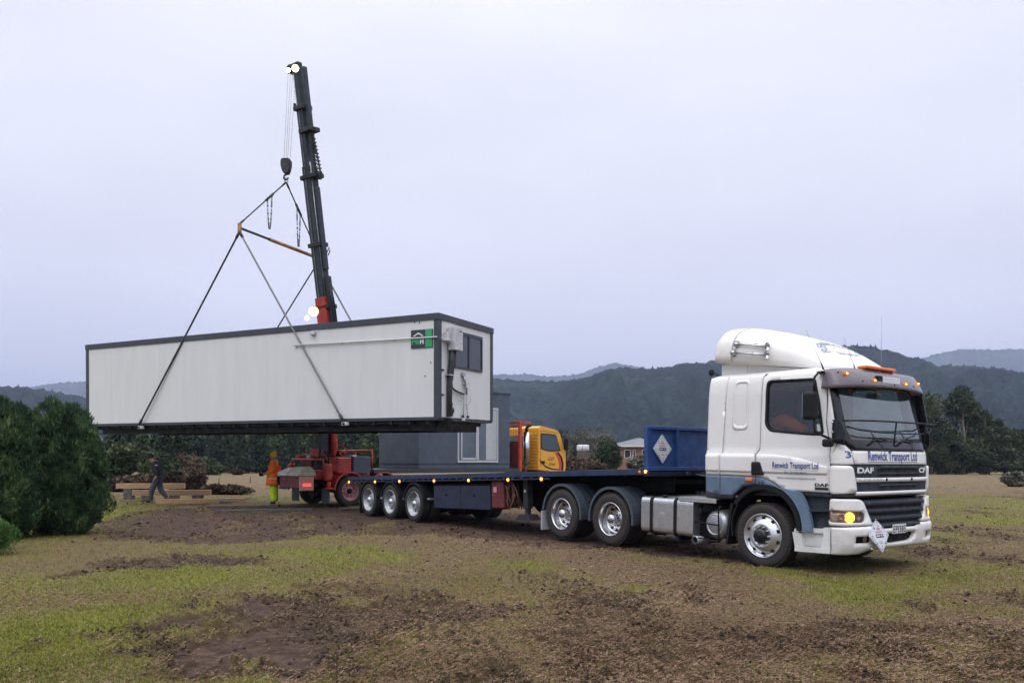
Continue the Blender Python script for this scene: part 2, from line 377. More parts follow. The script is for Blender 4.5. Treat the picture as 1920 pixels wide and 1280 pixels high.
# numpy noise
def _h(ix, iy, s): 
    n = (ix.astype(np.int64)*374761393+iy.astype(np.int64)*668265263+s*982451653) & 0xffffffff
    n = ((n ^ (n >> 13))*1274126177) & 0xffffffff; n = n ^ (n >> 16)
    return (n & 0xffff)/65535.
def vnoise(x, y, s=0):
    ix = np.floor(x); iy = np.floor(y); fx = x-ix; fy = y-iy; fx = fx*fx*(3-2*fx); fy = fy*fy*(3-2*fy)
    a = _h(ix, iy, s); b = _h(ix+1, iy, s); c = _h(ix, iy+1, s); d = _h(ix+1, iy+1, s)
    return (a*(1-fx)+b*fx)*(1-fy)+(c*(1-fx)+d*fx)*fy
def fbm(x, y, s=0, o=4, g=.5):
    t = 0; a = 1.; n = 0
    for k in range(o): t = t+a*vnoise(x*2**k+17.3*k, y*2**k-9.1*k, s+k); n += a; a *= g
    return t/n
def npmesh(name, V, F, mats, parent=None, tone=None, smooth=False, matidx=None):
    me = bpy.data.meshes.new(name); V = np.asarray(V, np.float32); F = np.asarray(F, np.int32); k = F.shape[1]
    me.vertices.add(len(V)); me.vertices.foreach_set('co', V.ravel())
    me.loops.add(F.size); me.loops.foreach_set('vertex_index', F.ravel())
    me.polygons.add(len(F)); me.polygons.foreach_set('loop_start', np.arange(0, F.size, k, dtype=np.int32)); me.polygons.foreach_set('loop_total', np.full(len(F), k, np.int32))
    for m in (mats if isinstance(mats, (list, tuple)) else [mats]): me.materials.append(m)
    if matidx is not None: me.polygons.foreach_set('material_index', np.asarray(matidx, np.int32))
    me.polygons.foreach_set('use_smooth', np.full(len(F), smooth))
    me.update()
    if tone is not None:
        a = me.attributes.new('tone', 'FLOAT', 'POINT' if len(tone) == len(V) else 'FACE'); a.data.foreach_set('value', np.asarray(tone, np.float32))
    o = bpy.data.objects.new(name, me); COL.objects.link(o)
    if parent is not None: o.parent = parent
    return o
# ---------------------------------------------------------------- ground
CR, SR = cos(.004), sin(.004)
def slope(px, py):
    a, b = px-960, py-864
    return (CR*a+SR*b)/1480, -(-SR*a+CR*b)/1480     # x/y and (z-1.52)/y
def gp(px, py, z=0.):
    u, v = slope(px, py); D = (z-CAMH)/v
    return (u*D, D)
def G(pts): return [gp(*p) for p in pts]
MUD_SHADE = [G([(235,1180),(330,1132),(450,1112),(545,1122),(645,1118),(640,1160),(600,1200),(560,1262),(420,1290),(340,1225),(245,1205)]),
       G([(265,1047),(350,1041),(450,1040),(478,1056),(400,1066),(300,1070)]),
       G([(170,985),(240,962),(330,952),(500,946),(640,948),(720,965),(900,985),(760,1000),(620,1004),(500,1016),(330,1018),(250,1006)]),
       G([(640,952),(1000,962),(1400,1010),(1500,1060),(1300,1045),(1050,1030),(820,1000)]),  # patch under truck and trailer: soil darkened in place of their shadow
       G([(1010,1090),(1180,1110),(1330,1190),(1520,1300),(1050,1300),(1000,1200)]),
       G([(1460,1180),(1640,1150),(1940,1190),(2000,1300),(1560,1300)]),
       G([(1700,985),(1990,1000),(1990,1020),(1720,1022)]),
       G([(540,1215),(660,1180),(760,1230),(800,1300),(560,1300)])]
STRAW = [G([(900,1040),(1300,1080),(1500,1140),(1560,1320),(830,1320),(780,1150)]), G([(640,985),(900,985),(1150,1035),(1420,1080),(1600,1150),(1700,1320),(700,1320),(720,1180),(620,1110),(600,1040)]),
         G([(1560,1080),(1980,1090),(1980,1180),(1650,1190)])]
GREEN = [G([(1420,1065),(1700,1050),(1990,1060),(1990,1200),(1700,1170),(1480,1120)]), G([(880,1035),(1120,1060),(1350,1100),(1250,1120),(950,1080)]), G([(1040,1235),(1180,1240),(1160,1300),(1020,1300)]), G([(1700,925),(1990,930),(1990,985),(1760,980)]), G([(400,1030),(700,1020),(820,1050),(600,1085),(420,1075)])]
TRACK = [G(p) for p in ([(812,1120),(897,1228),(1000,1330)], [(1000,1072),(1048,1110),(1156,1203),(1254,1290),(1300,1340)], [(1035,1060),(1146,1135),(1234,1174),(1342,1213),(1498,1290),(1560,1330)],
         [(1075,1090),(1190,1170),(1300,1235),(1400,1300)], [(760,1090),(840,1180),(920,1290)])]
def sdist(x, y, poly):
    d = np.full(x.shape, 1e9)
    for i in range(len(poly)-1):
        ax, ay = poly[i]; bx, by = poly[i+1]; L2 = (bx-ax)**2+(by-ay)**2
        t = np.clip(((x-ax)*(bx-ax)+(y-ay)*(by-ay))/L2, 0, 1); d = np.minimum(d, np.hypot(x-ax-t*(bx-ax), y-ay-t*(by-ay)))
    return d
def masks(x, y):
    sh = x.shape; x = x.ravel(); y = y.ravel()
    wx = x+(fbm(x*1.1, y*1.1, 3, 5, .6)-.5)*1.3; wy = y+(fbm(x*1.1, y*1.1, 9, 5, .6)-.5)*2.0
    def soft(polys, s):
        a = np.zeros(len(x))
        for p in polys:
            q = np.zeros(len(x))
            for dx, dy in ((-s, 0), (s, 0), (0, -s*1.5), (0, s*1.5), (0, 0)): q += inpoly(wx+dx, wy+dy, p)
            a = np.maximum(a, q/5)
        return a
    brk = np.clip((fbm(x*1.9+3, y*1.5, 141, 4, .6)-.36)*6, 0, 1); mud_shade = np.maximum(soft(MUD_SHADE[:2], .10)*brk, soft(MUD_SHADE[2:4], .05)*np.clip(brk+.5, 0, 1)); mud2 = soft(MUD_SHADE[4:], .22)
    n = fbm(x*.9, y*.7, 21, 5, .6)
    mud_shade = np.maximum(mud_shade, mud2*np.clip((n-.44)*5, 0, 1)*.72)
    mud_shade = np.maximum(mud_shade, np.clip((fbm(x*.55+9, y*.45, 33, 5, .62)-.62)*12, 0, 1)*np.clip((60-y)/30, 0, 1)*.85)
    tr = np.zeros(len(x)); rut = np.zeros(len(x))
    for k, p in enumerate(TRACK):
        wob = (fbm(x*.8, y*.8, 50+k, 3)-.5)*.25
        d = sdist(x, y, p)
        w_ = (fbm(x*.8, y*.8, 50+k, 3)-.5)*.25; a = np.maximum.reduce([np.clip(1-np.abs(d+w_-o)/.05, 0, 1) for o in (.0, .115, .23)]); rut = np.maximum(rut, a*np.clip((fbm(x*.9, y*.9, 70+k, 4)-.38)*4, 0, 1))
    mud_shade = np.maximum(mud_shade, np.clip(rut*1.2, 0, 1)*.50)
    straw = np.maximum(soft(STRAW, .4)*(.45+.75*fbm(x*.6, y*.6, 41, 4)), np.clip((fbm(x*.35, y*.35, 44, 4)-.52)*5, 0, 1)*.8)
    far = np.clip((y-27)/20, 0, 1)
    straw = np.maximum(straw, far*.97)
    green = np.clip((fbm(x*.28+4, y*.22, 61, 4)-.30)*2.2, 0, 1)*np.clip(1-far*1.2, 0, 1)
    left = np.clip((-x/np.maximum(y, 1)*1.6-.05), 0, 1)
    green = np.clip(green*(.60+.4*left)+left*.60*(fbm(x*.8, y*.8, 66, 3)), 0, 1)
    gp_ = soft(GREEN, .25)*np.clip((fbm(x*.9+7, y*.8, 161, 4, .6)-.26)*3.0, 0, 1); green = np.maximum(green, gp_*.75); straw = straw*(1-.75*gp_)
    return [a.reshape(sh) for a in (np.clip(mud_shade, 0, 1), np.clip(straw, 0, 1), green, rut)]
def relief(x, y, mud_shade, straw, rut):
    r = np.hypot(x, y); nearf = np.clip(1-r/70, 0, 1)
    z = (fbm(x*.35, y*.35, 81, 3)-.5)*.10
    clod = np.abs(fbm(x*7, y*7, 83, 4, .6)-.5)*2; edge = 4*mud_shade*(1-mud_shade)
    z = z+mud_shade*(-.035+.040*(fbm(x*4, y*4, 85, 4, .6)-.4))+edge*.10*np.clip(clod*1.6-.05, 0, 1)
    z = z+(1-mud_shade)*(.020*(fbm(x*12, y*12, 87, 3)-.5)+.011*straw*clod)
    lug = np.sin((x*.75+y*.66)*2*pi/.16)*.5+.5
    z = z-rut*(.032-.010*lug)
    return z*nearf
F_T = 0.9301; TRP = Vector((3.6711, 11.5665))
HD = Vector((cos(F_T), -sin(F_T))); LF = Vector((sin(F_T), cos(F_T)))
def flat_under(x, y):  # the tyres have pressed the ground level where they stand
    X = (x-TRP.x)*HD.x+(y-TRP.y)*HD.y; Y = (x-TRP.x)*LF.x+(y-TRP.y)*LF.y
    return np.clip(1-np.maximum(np.maximum(-16.5-X, X-1.8), np.maximum(-.15-Y, Y-2.9))/.5, 0, 1)
def build_ground():
    rows = [.4, 1, 1.8, 2.6, 3.3, 3.9, 4.3]+[1480*CAMH/(p-864) for p in np.concatenate([np.arange(1352, 940, -.85), np.arange(940, 866, -1.0)])]+[1300, 1900, 3200, 6000, 9000]
    rows = np.array(rows)
    fine = np.radians(np.arange(-36.5, 36.5, .062)); back = np.radians(np.arange(38, 322, 3.0))
    az = np.concatenate([fine, back]); n = len(az)
    R, A = np.meshgrid(rows, az, indexing='ij')
    R2 = np.where(np.abs(((A+pi) % (2*pi))-pi) < 1.2, R/np.maximum(np.cos(A), .35), R)
    x = R2*np.sin(A); y = R2*np.cos(A)
    mud_shade, straw, green, rut = masks(x, y)
    z = relief(x, y, mud_shade, straw, rut); fu = flat_under(x, y); z = z*(1-fu)+fu*(z*.35-.012)
    V = np.stack([x, y, z], -1).reshape(-1, 3)
    i = np.arange(len(rows)-1)[:, None]; j = np.arange(n)[None]; j2 = (j+1) % n
    F = np.stack([i*n+j, i*n+j2, (i+1)*n+j2, (i+1)*n+j], -1).reshape(-1, 4)[:, ::-1]
    m = bpy.data.materials.new('field'); m.use_nodes = True; nt = m.node_tree; b = nt.nodes['Principled BSDF']; N = nt.nodes.new; L = nt.links.new
    b.inputs['Roughness'].default_value = .92; b.inputs['Specular IOR Level'].default_value = .18
    tc = N('ShaderNodeTexCoord')
    def noise(sc, det=5, ro=.6):
        q = N('ShaderNodeTexNoise'); q.inputs['Scale'].default_value = sc; q.inputs['Detail'].default_value = det; q.inputs['Roughness'].default_value = ro; L(tc.outputs['Object'], q.inputs['Vector']); return q
    def ramp(src, stops):
        q = N('ShaderNodeValToRGB'); L(src, q.inputs[0]); e = q.color_ramp.elements
        e[0].position, e[0].color = stops[0][0], (*stops[0][1], 1); e[1].position, e[1].color = stops[-1][0], (*stops[-1][1], 1)
        for p, c in stops[1:-1]: k = e.new(p); k.color = (*c, 1)
        return q.outputs[0]
    def mixc(f, a, c):
        q = N('ShaderNodeMix'); q.data_type = 'RGBA'; L(f, q.inputs[0]); L(a, q.inputs[6]); L(c, q.inputs[7]); return q.outputs[2]
    def attr(nm): q = N('ShaderNodeAttribute'); q.attribute_name = nm; return q.outputs['Fac']
    n1 = noise(9).outputs['Fac']; n2 = noise(38, 4, .7).outputs['Fac']; n3 = noise(1.3).outputs['Fac']
    dry = ramp(n2, [(.25, (.040, .024, .016)), (.45, (.098, .062, .040)), (.62, (.160, .108, .068)), (.8, (.235, .170, .11))])
    grn = ramp(n2, [(.25, (.048, .050, .010)), (.5, (.140, .145, .020)), (.75, (.225, .225, .04))])
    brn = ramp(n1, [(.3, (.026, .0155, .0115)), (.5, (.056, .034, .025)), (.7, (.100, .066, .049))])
    fard = ramp(n3, [(.3, (.115, .085, .045)), (.6, (.165, .125, .068)), (.8, (.12, .105, .045))])
    mm = N('ShaderNodeMath'); mm.operation = 'ADD'; mm.use_clamp = True; L(attr('mud_shade'), mm.inputs[0])
    m2 = N('ShaderNodeMath'); m2.operation = 'MULTIPLY_ADD'; L(n2, m2.inputs[0]); m2.inputs[1].default_value = .5; m2.inputs[2].default_value = -.25; L(m2.outputs[0], mm.inputs[1])
    m3 = N('ShaderNodeMath'); m3.operation = 'MULTIPLY'; L(mm.outputs[0], m3.inputs[0]); 
    m4 = N('ShaderNodeMapRange'); L(attr('mud_shade'), m4.inputs[0]); m4.inputs[2].default_value = .12; L(m4.outputs[0], m3.inputs[1])
    gs = N('ShaderNodeMath'); gs.operation = 'ADD'; gs.use_clamp = True; L(attr('green'), gs.inputs[0])
    g2 = N('ShaderNodeMath'); g2.operation = 'MULTIPLY_ADD'; L(n1, g2.inputs[0]); g2.inputs[1].default_value = .8; g2.inputs[2].default_value = -.4; L(g2.outputs[0], gs.inputs[1])
    c = mixc(gs.outputs[0], dry, grn); 
    sb = mixc(attr('straw'), c, dry); c2 = mixc(attr('far'), sb, fard)
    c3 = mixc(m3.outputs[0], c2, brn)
    rut_shade = N('ShaderNodeRGB'); rut_shade.outputs[0].default_value = (.016, .0105, .008, 1); c4 = mixc(attr('rut'), c3, rut_shade.outputs[0]); L(c4, b.inputs['Base Color'])  # ruts painted darker, standing in for the weak shading of their depth
    bp = N('ShaderNodeBump'); bp.inputs['Strength'].default_value = .8; bp.inputs['Distance'].default_value = .02; L(n2, bp.inputs['Height']); L(bp.outputs[0], b.inputs['Normal'])
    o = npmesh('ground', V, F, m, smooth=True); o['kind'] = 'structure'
    for nm, a in (('rut', np.clip(rut*.35, 0, .30)), ('mud_shade', mud_shade), ('straw', straw*.5), ('green', green), ('far', np.clip((y-32)/18, 0, 1))):
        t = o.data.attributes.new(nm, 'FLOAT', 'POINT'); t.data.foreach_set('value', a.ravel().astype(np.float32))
build_ground()

rng = np.random.default_rng(5)
def fan_points(n, p0, p1, s0=-.72, s1=.72):
    py = rng.uniform(p0, p1, n)
    D = 1480*CAMH/(py-864); s = rng.uniform(s0, s1, n); return s*D, D
def zat(x, y):
    mud_shade, straw, green, rut = masks(x, y); z = relief(x, y, mud_shade, straw, rut); fu = flat_under(x, y)
    return z*(1-fu)+fu*(z*.35-.012), np.clip(mud_shade+rut*.5, 0, 1), straw*(1-rut*.7), green, fu
M['grass'] = leafmat('grass_blades', (.075, .088, .014), (.17, .19, .028), (.29, .27, .07))
M['straw'] = leafmat('dead_grass', (.070, .038, .025), (.185, .112, .070), (.38, .265, .175))
M['clod'] = leafmat('soil_clods', (.014, .009, .006), (.038, .025, .017), (.082, .056, .038))
def build_grass():
    n = 420000
    x, y = fan_points(n, 890, 1345); z, mud_shade, straw, green, fu = zat(x, y)
    keep = rng.random(n) < np.clip((.25+green*1.1)*(1-mud_shade*1.25)-straw*.55, .0, 1)
    keep &= ~((fu > .95) & (rng.random(n) < .3))
    x, y, z, green, straw = x[keep], y[keep], z[keep], green[keep], straw[keep]; n = len(x)
    lod = np.clip(y/9, .8, 2.6)
    h = rng.uniform(.010, .032, n)*(.8+.5*green)*lod**.5; wd = rng.uniform(.0025, .0055, n)*lod
    a = rng.uniform(0, 2*pi, n); ln = rng.uniform(0, 2*pi, n); lean = rng.uniform(.3, 1.3, n)*h
    dx, dy = np.cos(a)*wd, np.sin(a)*wd
    b0 = np.stack([x-dx, y-dy, z-.004], -1); b1 = np.stack([x+dx, y+dy, z-.004], -1); t = np.stack([x+np.cos(ln)*lean, y+np.sin(ln)*lean, z+h], -1)
    V = np.stack([b0, b1, t], 1).reshape(-1, 3); F = np.arange(3*n).reshape(-1, 3)
    tone = np.clip(.42+.4*(fbm(x*1.7, y*1.7, 91, 3)-.5)*2+rng.normal(0, .17, n)+straw*.3, 0, 1)
    o = npmesh('grass', V, F, M['grass'], tone=tone); tag(o, 'short rough green and yellow grass over the paddock', 'grass', kind='stuff')
def build_straw():
    n = 420000
    x, y = fan_points(n, 892, 1345); z, mud_shade, straw, green, fu = zat(x, y)
    keep = rng.random(n) < np.clip(.10+straw*.85+.8*mud_shade*(1-mud_shade)*2-.6*np.clip(mud_shade-.7, 0, 1)*3, .03, 1)
    x, y, z = x[keep], y[keep], z[keep]; n = len(x); lod = np.clip(y/9, .8, 2.4)
    L = rng.uniform(.006, .024, n)*lod**.6; wd = rng.uniform(.0015, .0045, n)*lod; a = rng.uniform(0, 2*pi, n); up = rng.normal(0, .14, n)*L+rng.random(n)**6*L*.8
    dx, dy = np.cos(a)*L, np.sin(a)*L; px, py = -np.sin(a)*wd, np.cos(a)*wd; z0 = z+.004+rng.random(n)*.008
    c0 = np.stack([x-dx-px, y-dy-py, z0], -1); c1 = np.stack([x-dx+px, y-dy+py, z0+.002], -1); c2 = np.stack([x+dx+px, y+dy+py, z0+.006+np.abs(up)], -1); c3 = np.stack([x+dx-px, y+dy-py, z0+.004+np.abs(up)], -1)
    V = np.stack([c0, c1, c2, c3], 1).reshape(-1, 3); F = np.arange(4*n).reshape(-1, 4)
    tone = np.clip(.40+.45*(fbm(x*1.2, y*1.2, 97, 3)-.5)+rng.normal(0, .17, n), 0, 1)
    o = npmesh('dead_grass', V, F, M['straw'], tone=tone); tag(o, 'torn dead brown grass lying over the driven ground', 'dead grass', kind='stuff')
def build_clods():
    n = 240000
    x, y = fan_points(n, 900, 1345); z, mud_shade, straw, green, fu = zat(x, y)
    cl = fbm(x*2.2, y*2.2, 99, 3)
    keep = rng.random(n) < np.clip((mud_shade*(1-mud_shade)*4)*np.clip((cl-.45)*6, 0, 1)*.95+mud_shade*(.015+.5*np.clip((cl-.56)*8, 0, 1))+straw*.05, 0, 1)
    x, y, z = x[keep], y[keep], z[keep]; n = len(x)
    r = rng.uniform(.003, .011, n)*(1+2.6*rng.random(n)**6)*np.clip(y/10, .8, 1.8)
    base = np.array([(1,0,0),(.3,.95,0),(-.8,.6,0),(-.8,-.6,0),(.3,-.95,0),(.1,.1,1.),(0,0,-.6),(.5,.5,.6),(-.5,.3,.65),(.1,-.6,.6)], float)
    P = base[None]*r[:, None, None]*rng.uniform(.6, 1.25, (n, 10, 1)); a = rng.uniform(0, 2*pi, n)
    X = P[..., 0]*np.cos(a)[:, None]-P[..., 1]*np.sin(a)[:, None]; Y = P[..., 0]*np.sin(a)[:, None]+P[..., 1]*np.cos(a)[:, None]
    V = np.stack([X+x[:, None], Y+y[:, None], P[..., 2]*.8+(z+r*.25)[:, None]], -1).reshape(-1, 3)
    f = np.array([(0,1,7),(1,8,7),(1,2,8),(2,3,8),(3,9,8),(3,4,9),(4,0,9),(0,7,9),(7,8,5),(8,9,5),(9,7,5),(0,4,6),(4,3,6),(3,2,6),(2,1,6),(1,0,6)])
    F = (f[None]+(np.arange(n)*10)[:, None, None]).reshape(-1, 3)
    tone = np.repeat(np.clip(.45+rng.normal(0, .2, n), 0, 1), 10)
    o = npmesh('soil_clods', V, F, M['clod'], tone=tone); tag(o, 'loose dark clods of turned soil around the bare patches', 'soil clods', kind='stuff')
build_grass(); build_straw(); build_clods()

# ---------------------------------------------------------------- hills
NEAR_R = [(-700,690),(-300,715),(0,727),(35,729),(75,733),(110,739),(160,748),(400,752),(700,735),(925,711),(978,718),(1045,718),(1090,715),(1124,702),(1146,695),(1191,694),(1225,695),(1258,690),(1292,685),(1330,682),(1450,664),(1540,652),(1596,652),(1640,654),(1680,666),(1702,673),(1732,679),(1754,688),(1789,689),(1833,693),(1872,693),(1894,698),(1920,704),(2200,730),(2700,720)]
FAR_R = [(-700,735),(-200,752),(0,742),(50,730),(90,722),(160,717),(300,705),(500,690),(700,700),(924,705),(990,704),(1034,709),(1090,704),(1117,689),(1140,686),(1160,684),(1187,687),(1207,693),(1300,700),(1500,690),(1726,675),(1778,661),(1811,656),(1838,660),(1888,657),(1920,657),(2100,650),(2400,690),(2700,700)]
def hill(name, ridge, D0, D1, mt, cols, rows, tree, seed, gully):
    sl = [slope(*p) for p in ridge]; us = np.array([s[0] for s in sl]); vs = np.array([s[1] for s in sl])
    u = np.linspace(us[0], us[-1], cols); el = np.interp(u, us, vs)
    k = np.ones(9)/9; el = np.convolve(np.pad(el, 4, 'edge'), k, 'valid')
    t = np.concatenate([np.linspace(0, 1, rows), [1.12, 1.3]])
    T, U = np.meshgrid(t, u, indexing='ij'); EL = np.interp(U, u, el)
    D = D0+(D1-D0)*T
    top = EL*D1+CAMH
    spur = fbm(U*gully, T*2.2, seed, 4, .55); spur2 = np.abs(fbm(U*gully*1.7+T*1.5, T*1.4, seed+7, 4, .55)-.5)*2
    Tc = np.clip(T, 0, 1); prof = Tc**1.15
    h = top*(prof+np.sin(Tc*pi)*(.55*(spur-.5)+.38*(spur2-.3)))
    h = np.minimum(h, (CAMH+(EL-.004)*D)*(Tc < .985)+1e9*(Tc >= .985))
    h = np.where(T > 1, top*(1-(T-1)*1.6), h)
    x = U*D; y = D
    crown = vnoise(x/7, y/7, seed+20)*tree+vnoise(x/3.1, y/3.1, seed+21)*tree*.5
    crown = crown+np.where((T > .97) & (vnoise(U*700, T*0, seed+30) > .84), tree*1.0*vnoise(U*2300, T*0, seed+31), 0)
    h = np.maximum(h, 0)+crown*np.clip(Tc*8, 0, 1)-1.5*(T == 0)
    V = np.stack([x, y, h], -1).reshape(-1, 3); n = cols
    i = np.arange(len(t)-1)[:, None]; j = np.arange(n-1)[None]
    F = np.stack([i*n+j, i*n+j+1, (i+1)*n+j+1, (i+1)*n+j], -1).reshape(-1, 4)
    o = npmesh(name, V, F, mt, smooth=False); o['kind'] = 'structure'
def hillmat(name, a, b, c, s1, s2):
    m = mat(name, a, .95, spec=.05); nt = m.node_tree; N = nt.nodes.new; L = nt.links.new; bs = nt.nodes['Principled BSDF']; tc = N('ShaderNodeTexCoord')
    n = N('ShaderNodeTexNoise'); n.inputs['Scale'].default_value = s1; n.inputs['Detail'].default_value = 6; n.inputs['Roughness'].default_value = .6; L(tc.outputs['Object'], n.inputs[0])
    r = N('ShaderNodeValToRGB'); L(n.outputs['Fac'], r.inputs[0]); e = r.color_ramp.elements; e[0].position = .36; e[0].color = (*a, 1); e[1].position = .66; e[1].color = (*c, 1); q = e.new(.53); q.color = (*b, 1)
    n2 = N('ShaderNodeTexNoise'); n2.inputs['Scale'].default_value = s2; n2.inputs['Detail'].default_value = 4; n2.inputs['Roughness'].default_value = .7; L(tc.outputs['Object'], n2.inputs[0])
    mr = N('ShaderNodeMapRange'); L(n2.outputs['Fac'], mr.inputs[0]); mr.inputs[1].default_value = .3; mr.inputs[2].default_value = .7; mr.inputs[3].default_value = .55; mr.inputs[4].default_value = 1.45
    v = N('ShaderNodeVectorMath'); v.operation = 'SCALE'; L(r.outputs[0], v.inputs[0]); L(mr.outputs[0], v.inputs['Scale']); L(v.outputs[0], bs.inputs['Base Color'])
    return m
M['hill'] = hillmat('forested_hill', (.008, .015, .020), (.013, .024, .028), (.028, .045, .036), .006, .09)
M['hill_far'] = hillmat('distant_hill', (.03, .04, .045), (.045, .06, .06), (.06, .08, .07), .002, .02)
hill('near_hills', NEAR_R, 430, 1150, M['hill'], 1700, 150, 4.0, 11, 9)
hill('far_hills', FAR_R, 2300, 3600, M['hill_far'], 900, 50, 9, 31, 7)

def build_haze():
    m = bpy.data.materials.new('haze_air'); m.use_nodes = True; nt = m.node_tree; nt.nodes.clear()
    o = nt.nodes.new('ShaderNodeOutputMaterial'); v = nt.nodes.new('ShaderNodeVolumePrincipled')
    v.inputs['Color'].default_value = (.60, .70, 1.0, 1); v.inputs['Density'].default_value = HAZE; v.inputs['Anisotropy'].default_value = .1
    nt.links.new(v.outputs[0], o.inputs['Volume'])
    b = MB(); b.box(-9500, 9500, -9300, 9300, -1.5, 760); h = b.build('haze', m); h['kind'] = 'stuff'; tag(h, 'thin blue dusk haze lying over the field and hills', 'haze')
    m.cycles.homogeneous_volume = True
HAZE = 1.9e-4
build_haze()

# ---------------------------------------------------------------- foliage
def foliage(blobs, n, size, aspect=1., upward=0., seed=0, hollow=.45, gap=.42, gs=1.2, low=None):
    """leaf faces spread through a set of ellipsoids (x,y,z,rx,ry,rz)"""
    r = np.random.default_rng(seed); B = np.array(blobs, float); vol = B[:, 3]*B[:, 4]*B[:, 5]; vol = vol**.75
    k = r.choice(len(B), n*2, p=vol/vol.sum()); d = r.normal(size=(n*2, 3)); d /= np.linalg.norm(d, axis=1)[:, None]
    q = hollow+(1-hollow)*r.random(n*2)**.5; lump = .62+.72*fbm(d[:, 0]*3.3+k*3.1+5, d[:, 2]*3.3+d[:, 1]*2.3+9, seed+3, 4, .65)
    P = B[k, :3]+d*B[k, 3:]*(q*lump)[:, None]
    g = fbm(P[:, 0]*gs+P[:, 1]*gs*.7+50, P[:, 2]*gs+50+P[:, 1]*.3*gs, seed+5, 3, .6)
    keep = g > gap-.15*r.random(n*2)
    if low is not None: keep &= P[:, 2] > low
    P = P[keep][:n]; d = d[keep][:n]; g = g[keep][:n]; n = len(P)
    s = size*r.uniform(.55, 1.4, n)
    a = r.normal(size=(n, 3)); a[:, 2] += upward*3; a += d*upward*1.5; a /= np.linalg.norm(a, axis=1)[:, None]
    b = np.cross(a, r.normal(size=(n, 3))); b /= np.linalg.norm(b, axis=1)[:, None]
    A = a*s[:, None]*.5; Bv = b*(s/aspect)[:, None]*.5
    V = np.stack([P-A-Bv*.6, P-A*.2+Bv, P+A, P+A*.1-Bv], 1).reshape(-1, 3); F = np.arange(4*n).reshape(-1, 4)
    cl = fbm(P[:, 0]*gs*1.6+P[:, 1]*gs+20, P[:, 2]*gs*1.6+11, seed+8, 3, .55)
    tone = np.repeat(np.clip(.5+(cl-.5)*1.9+r.normal(0, .10, n), 0, 1), 4)
    return V, F, tone
def foliage_obj(name, parent, mt, *a, **k):
    V, F, t = foliage(*a, **k); return npmesh(name, V, F, mt, parent=parent, tone=t)
M['bush'] = leafmat('bush_needles', (.019, .040, .020), (.040, .082, .034), (.100, .150, .060))
M['bush_light'] = leafmat('young_shrub', (.045, .095, .02), (.085, .19, .045), (.15, .29, .08))
M['conifer'] = leafmat('conifer_needles', (.015, .026, .018), (.027, .044, .028), (.052, .074, .045))
M['gum'] = leafmat('gum_leaves', (.022, .036, .024), (.046, .068, .040), (.095, .112, .060))
M['scrub'] = leafmat('grey_scrub', (.045, .048, .034), (.100, .104, .075), (.25, .245, .20))
M['scrub_brown'] = leafmat('brown_scrub', (.028, .020, .016), (.060, .042, .030), (.12, .09, .06))
M['shrub_green'] = leafmat('green_shrub', (.020, .032, .017), (.042, .066, .030), (.105, .125, .06))

def bush(loc, blobs, n, size, asp, label, mt, seed, stems, group=None, cat='bush', name='bush', **k):
    t = empty(name, (*loc, 0), label=label, cat=cat, group=group)
    foliage_obj('crown', t, M[mt], blobs, n, size, asp, seed=seed, **k)
    b = MB()
    r = random.Random(seed)
    for i in range(stems):
        bl = r.choice(blobs); b.tube([(bl[0]*.15+r.uniform(-.1, .1), bl[1]*.15, -.05), (bl[0]*.6, bl[1]*.6, bl[2]*.45), (bl[0], bl[1], bl[2]+bl[5]*.3)], [.05, .03, .012], 6)
    b.build('stem', M['bark'], t)
    return t
bush((-9.0, 15.9), [(0,0,.75,.80,.85,.85),(.22,-.1,1.35,.62,.75,.75),(-.2,0,1.75,.62,.65,.72),(.05,.1,2.15,.42,.5,.52),(-.35,.1,2.35,.30,.35,.42),(.28,0,1.9,.40,.4,.5),(.34,-.1,.55,.42,.5,.5),(-.30,-.15,1.0,.6,.6,.8)], 95000, .085, 4.5,
     'tall dark green needle leaved bush beside the lifted cabin, nearer its left end', 'bush', 3, 9, upward=.8, hollow=.62, gap=.36, gs=2.2, low=.02)
bush((-9.75, 14.9), [(0,0,.8,.85,.9,.9),(-.2,0,1.5,.8,.8,.8),(.2,0,1.8,.62,.6,.6),(-.3,.1,2.2,.55,.5,.55),(.35,0,2.25,.30,.35,.36),(.4,-.1,1.1,.5,.5,.7),(.35,-.1,.5,.5,.5,.5),(-.9,.2,1.3,.7,.7,1.2),(0,.1,2.45,.25,.25,.3)], 105000, .085, 4.5,
     'broad dark green bush at the left edge, in front of its taller neighbour', 'bush', 4, 9, upward=.8, hollow=.62, gap=.36, gs=2.2, low=.02)
bush((-8.35, 12.6), [(0,0,.30,.42,.4,.34),(-.3,0,.45,.4,.4,.4)], 16000, .06, 5, 'small bright green shrub low at the left edge of the view', 'bush_light', 5, 3, upward=.8, hollow=.4, gap=.3, gs=3, low=.01)

def far_bush(px, pyb, pyt, wpx, label, mt, seed, group=None, n=9000, size=.22, asp=1.6, cat='shrub', name='shrub', k=5):
    x, y = gp(px, pyb); s = y/1480; h = (pyb-pyt)*s; wd = wpx*s/2; r = random.Random(seed)
    bl = [(r.uniform(-.55, .55)*wd, r.uniform(-.3, .3)*wd, h*r.uniform(.30, .62), wd*r.uniform(.40, .62), wd*.5, h*r.uniform(.28, .42)) for _ in range(k)]+[(0, 0, h*.42, wd*.62, wd*.6, h*.44)]
    return bush((x, y), bl, n, size, asp, label, mt, seed, 4, group, cat, name, hollow=.35, gap=.36, gs=2.5/max(h, .5), low=.02)
far_bush(222, 914, 815, 66, 'dark scrubby bush under the left end of the lifted cabin', 'shrub_green', 20, n=12000, size=.17)
far_bush(300, 905, 838, 80, 'olive and yellow shrub behind the man in the dark jacket', 'shrub_green', 21, n=12000, size=.16)
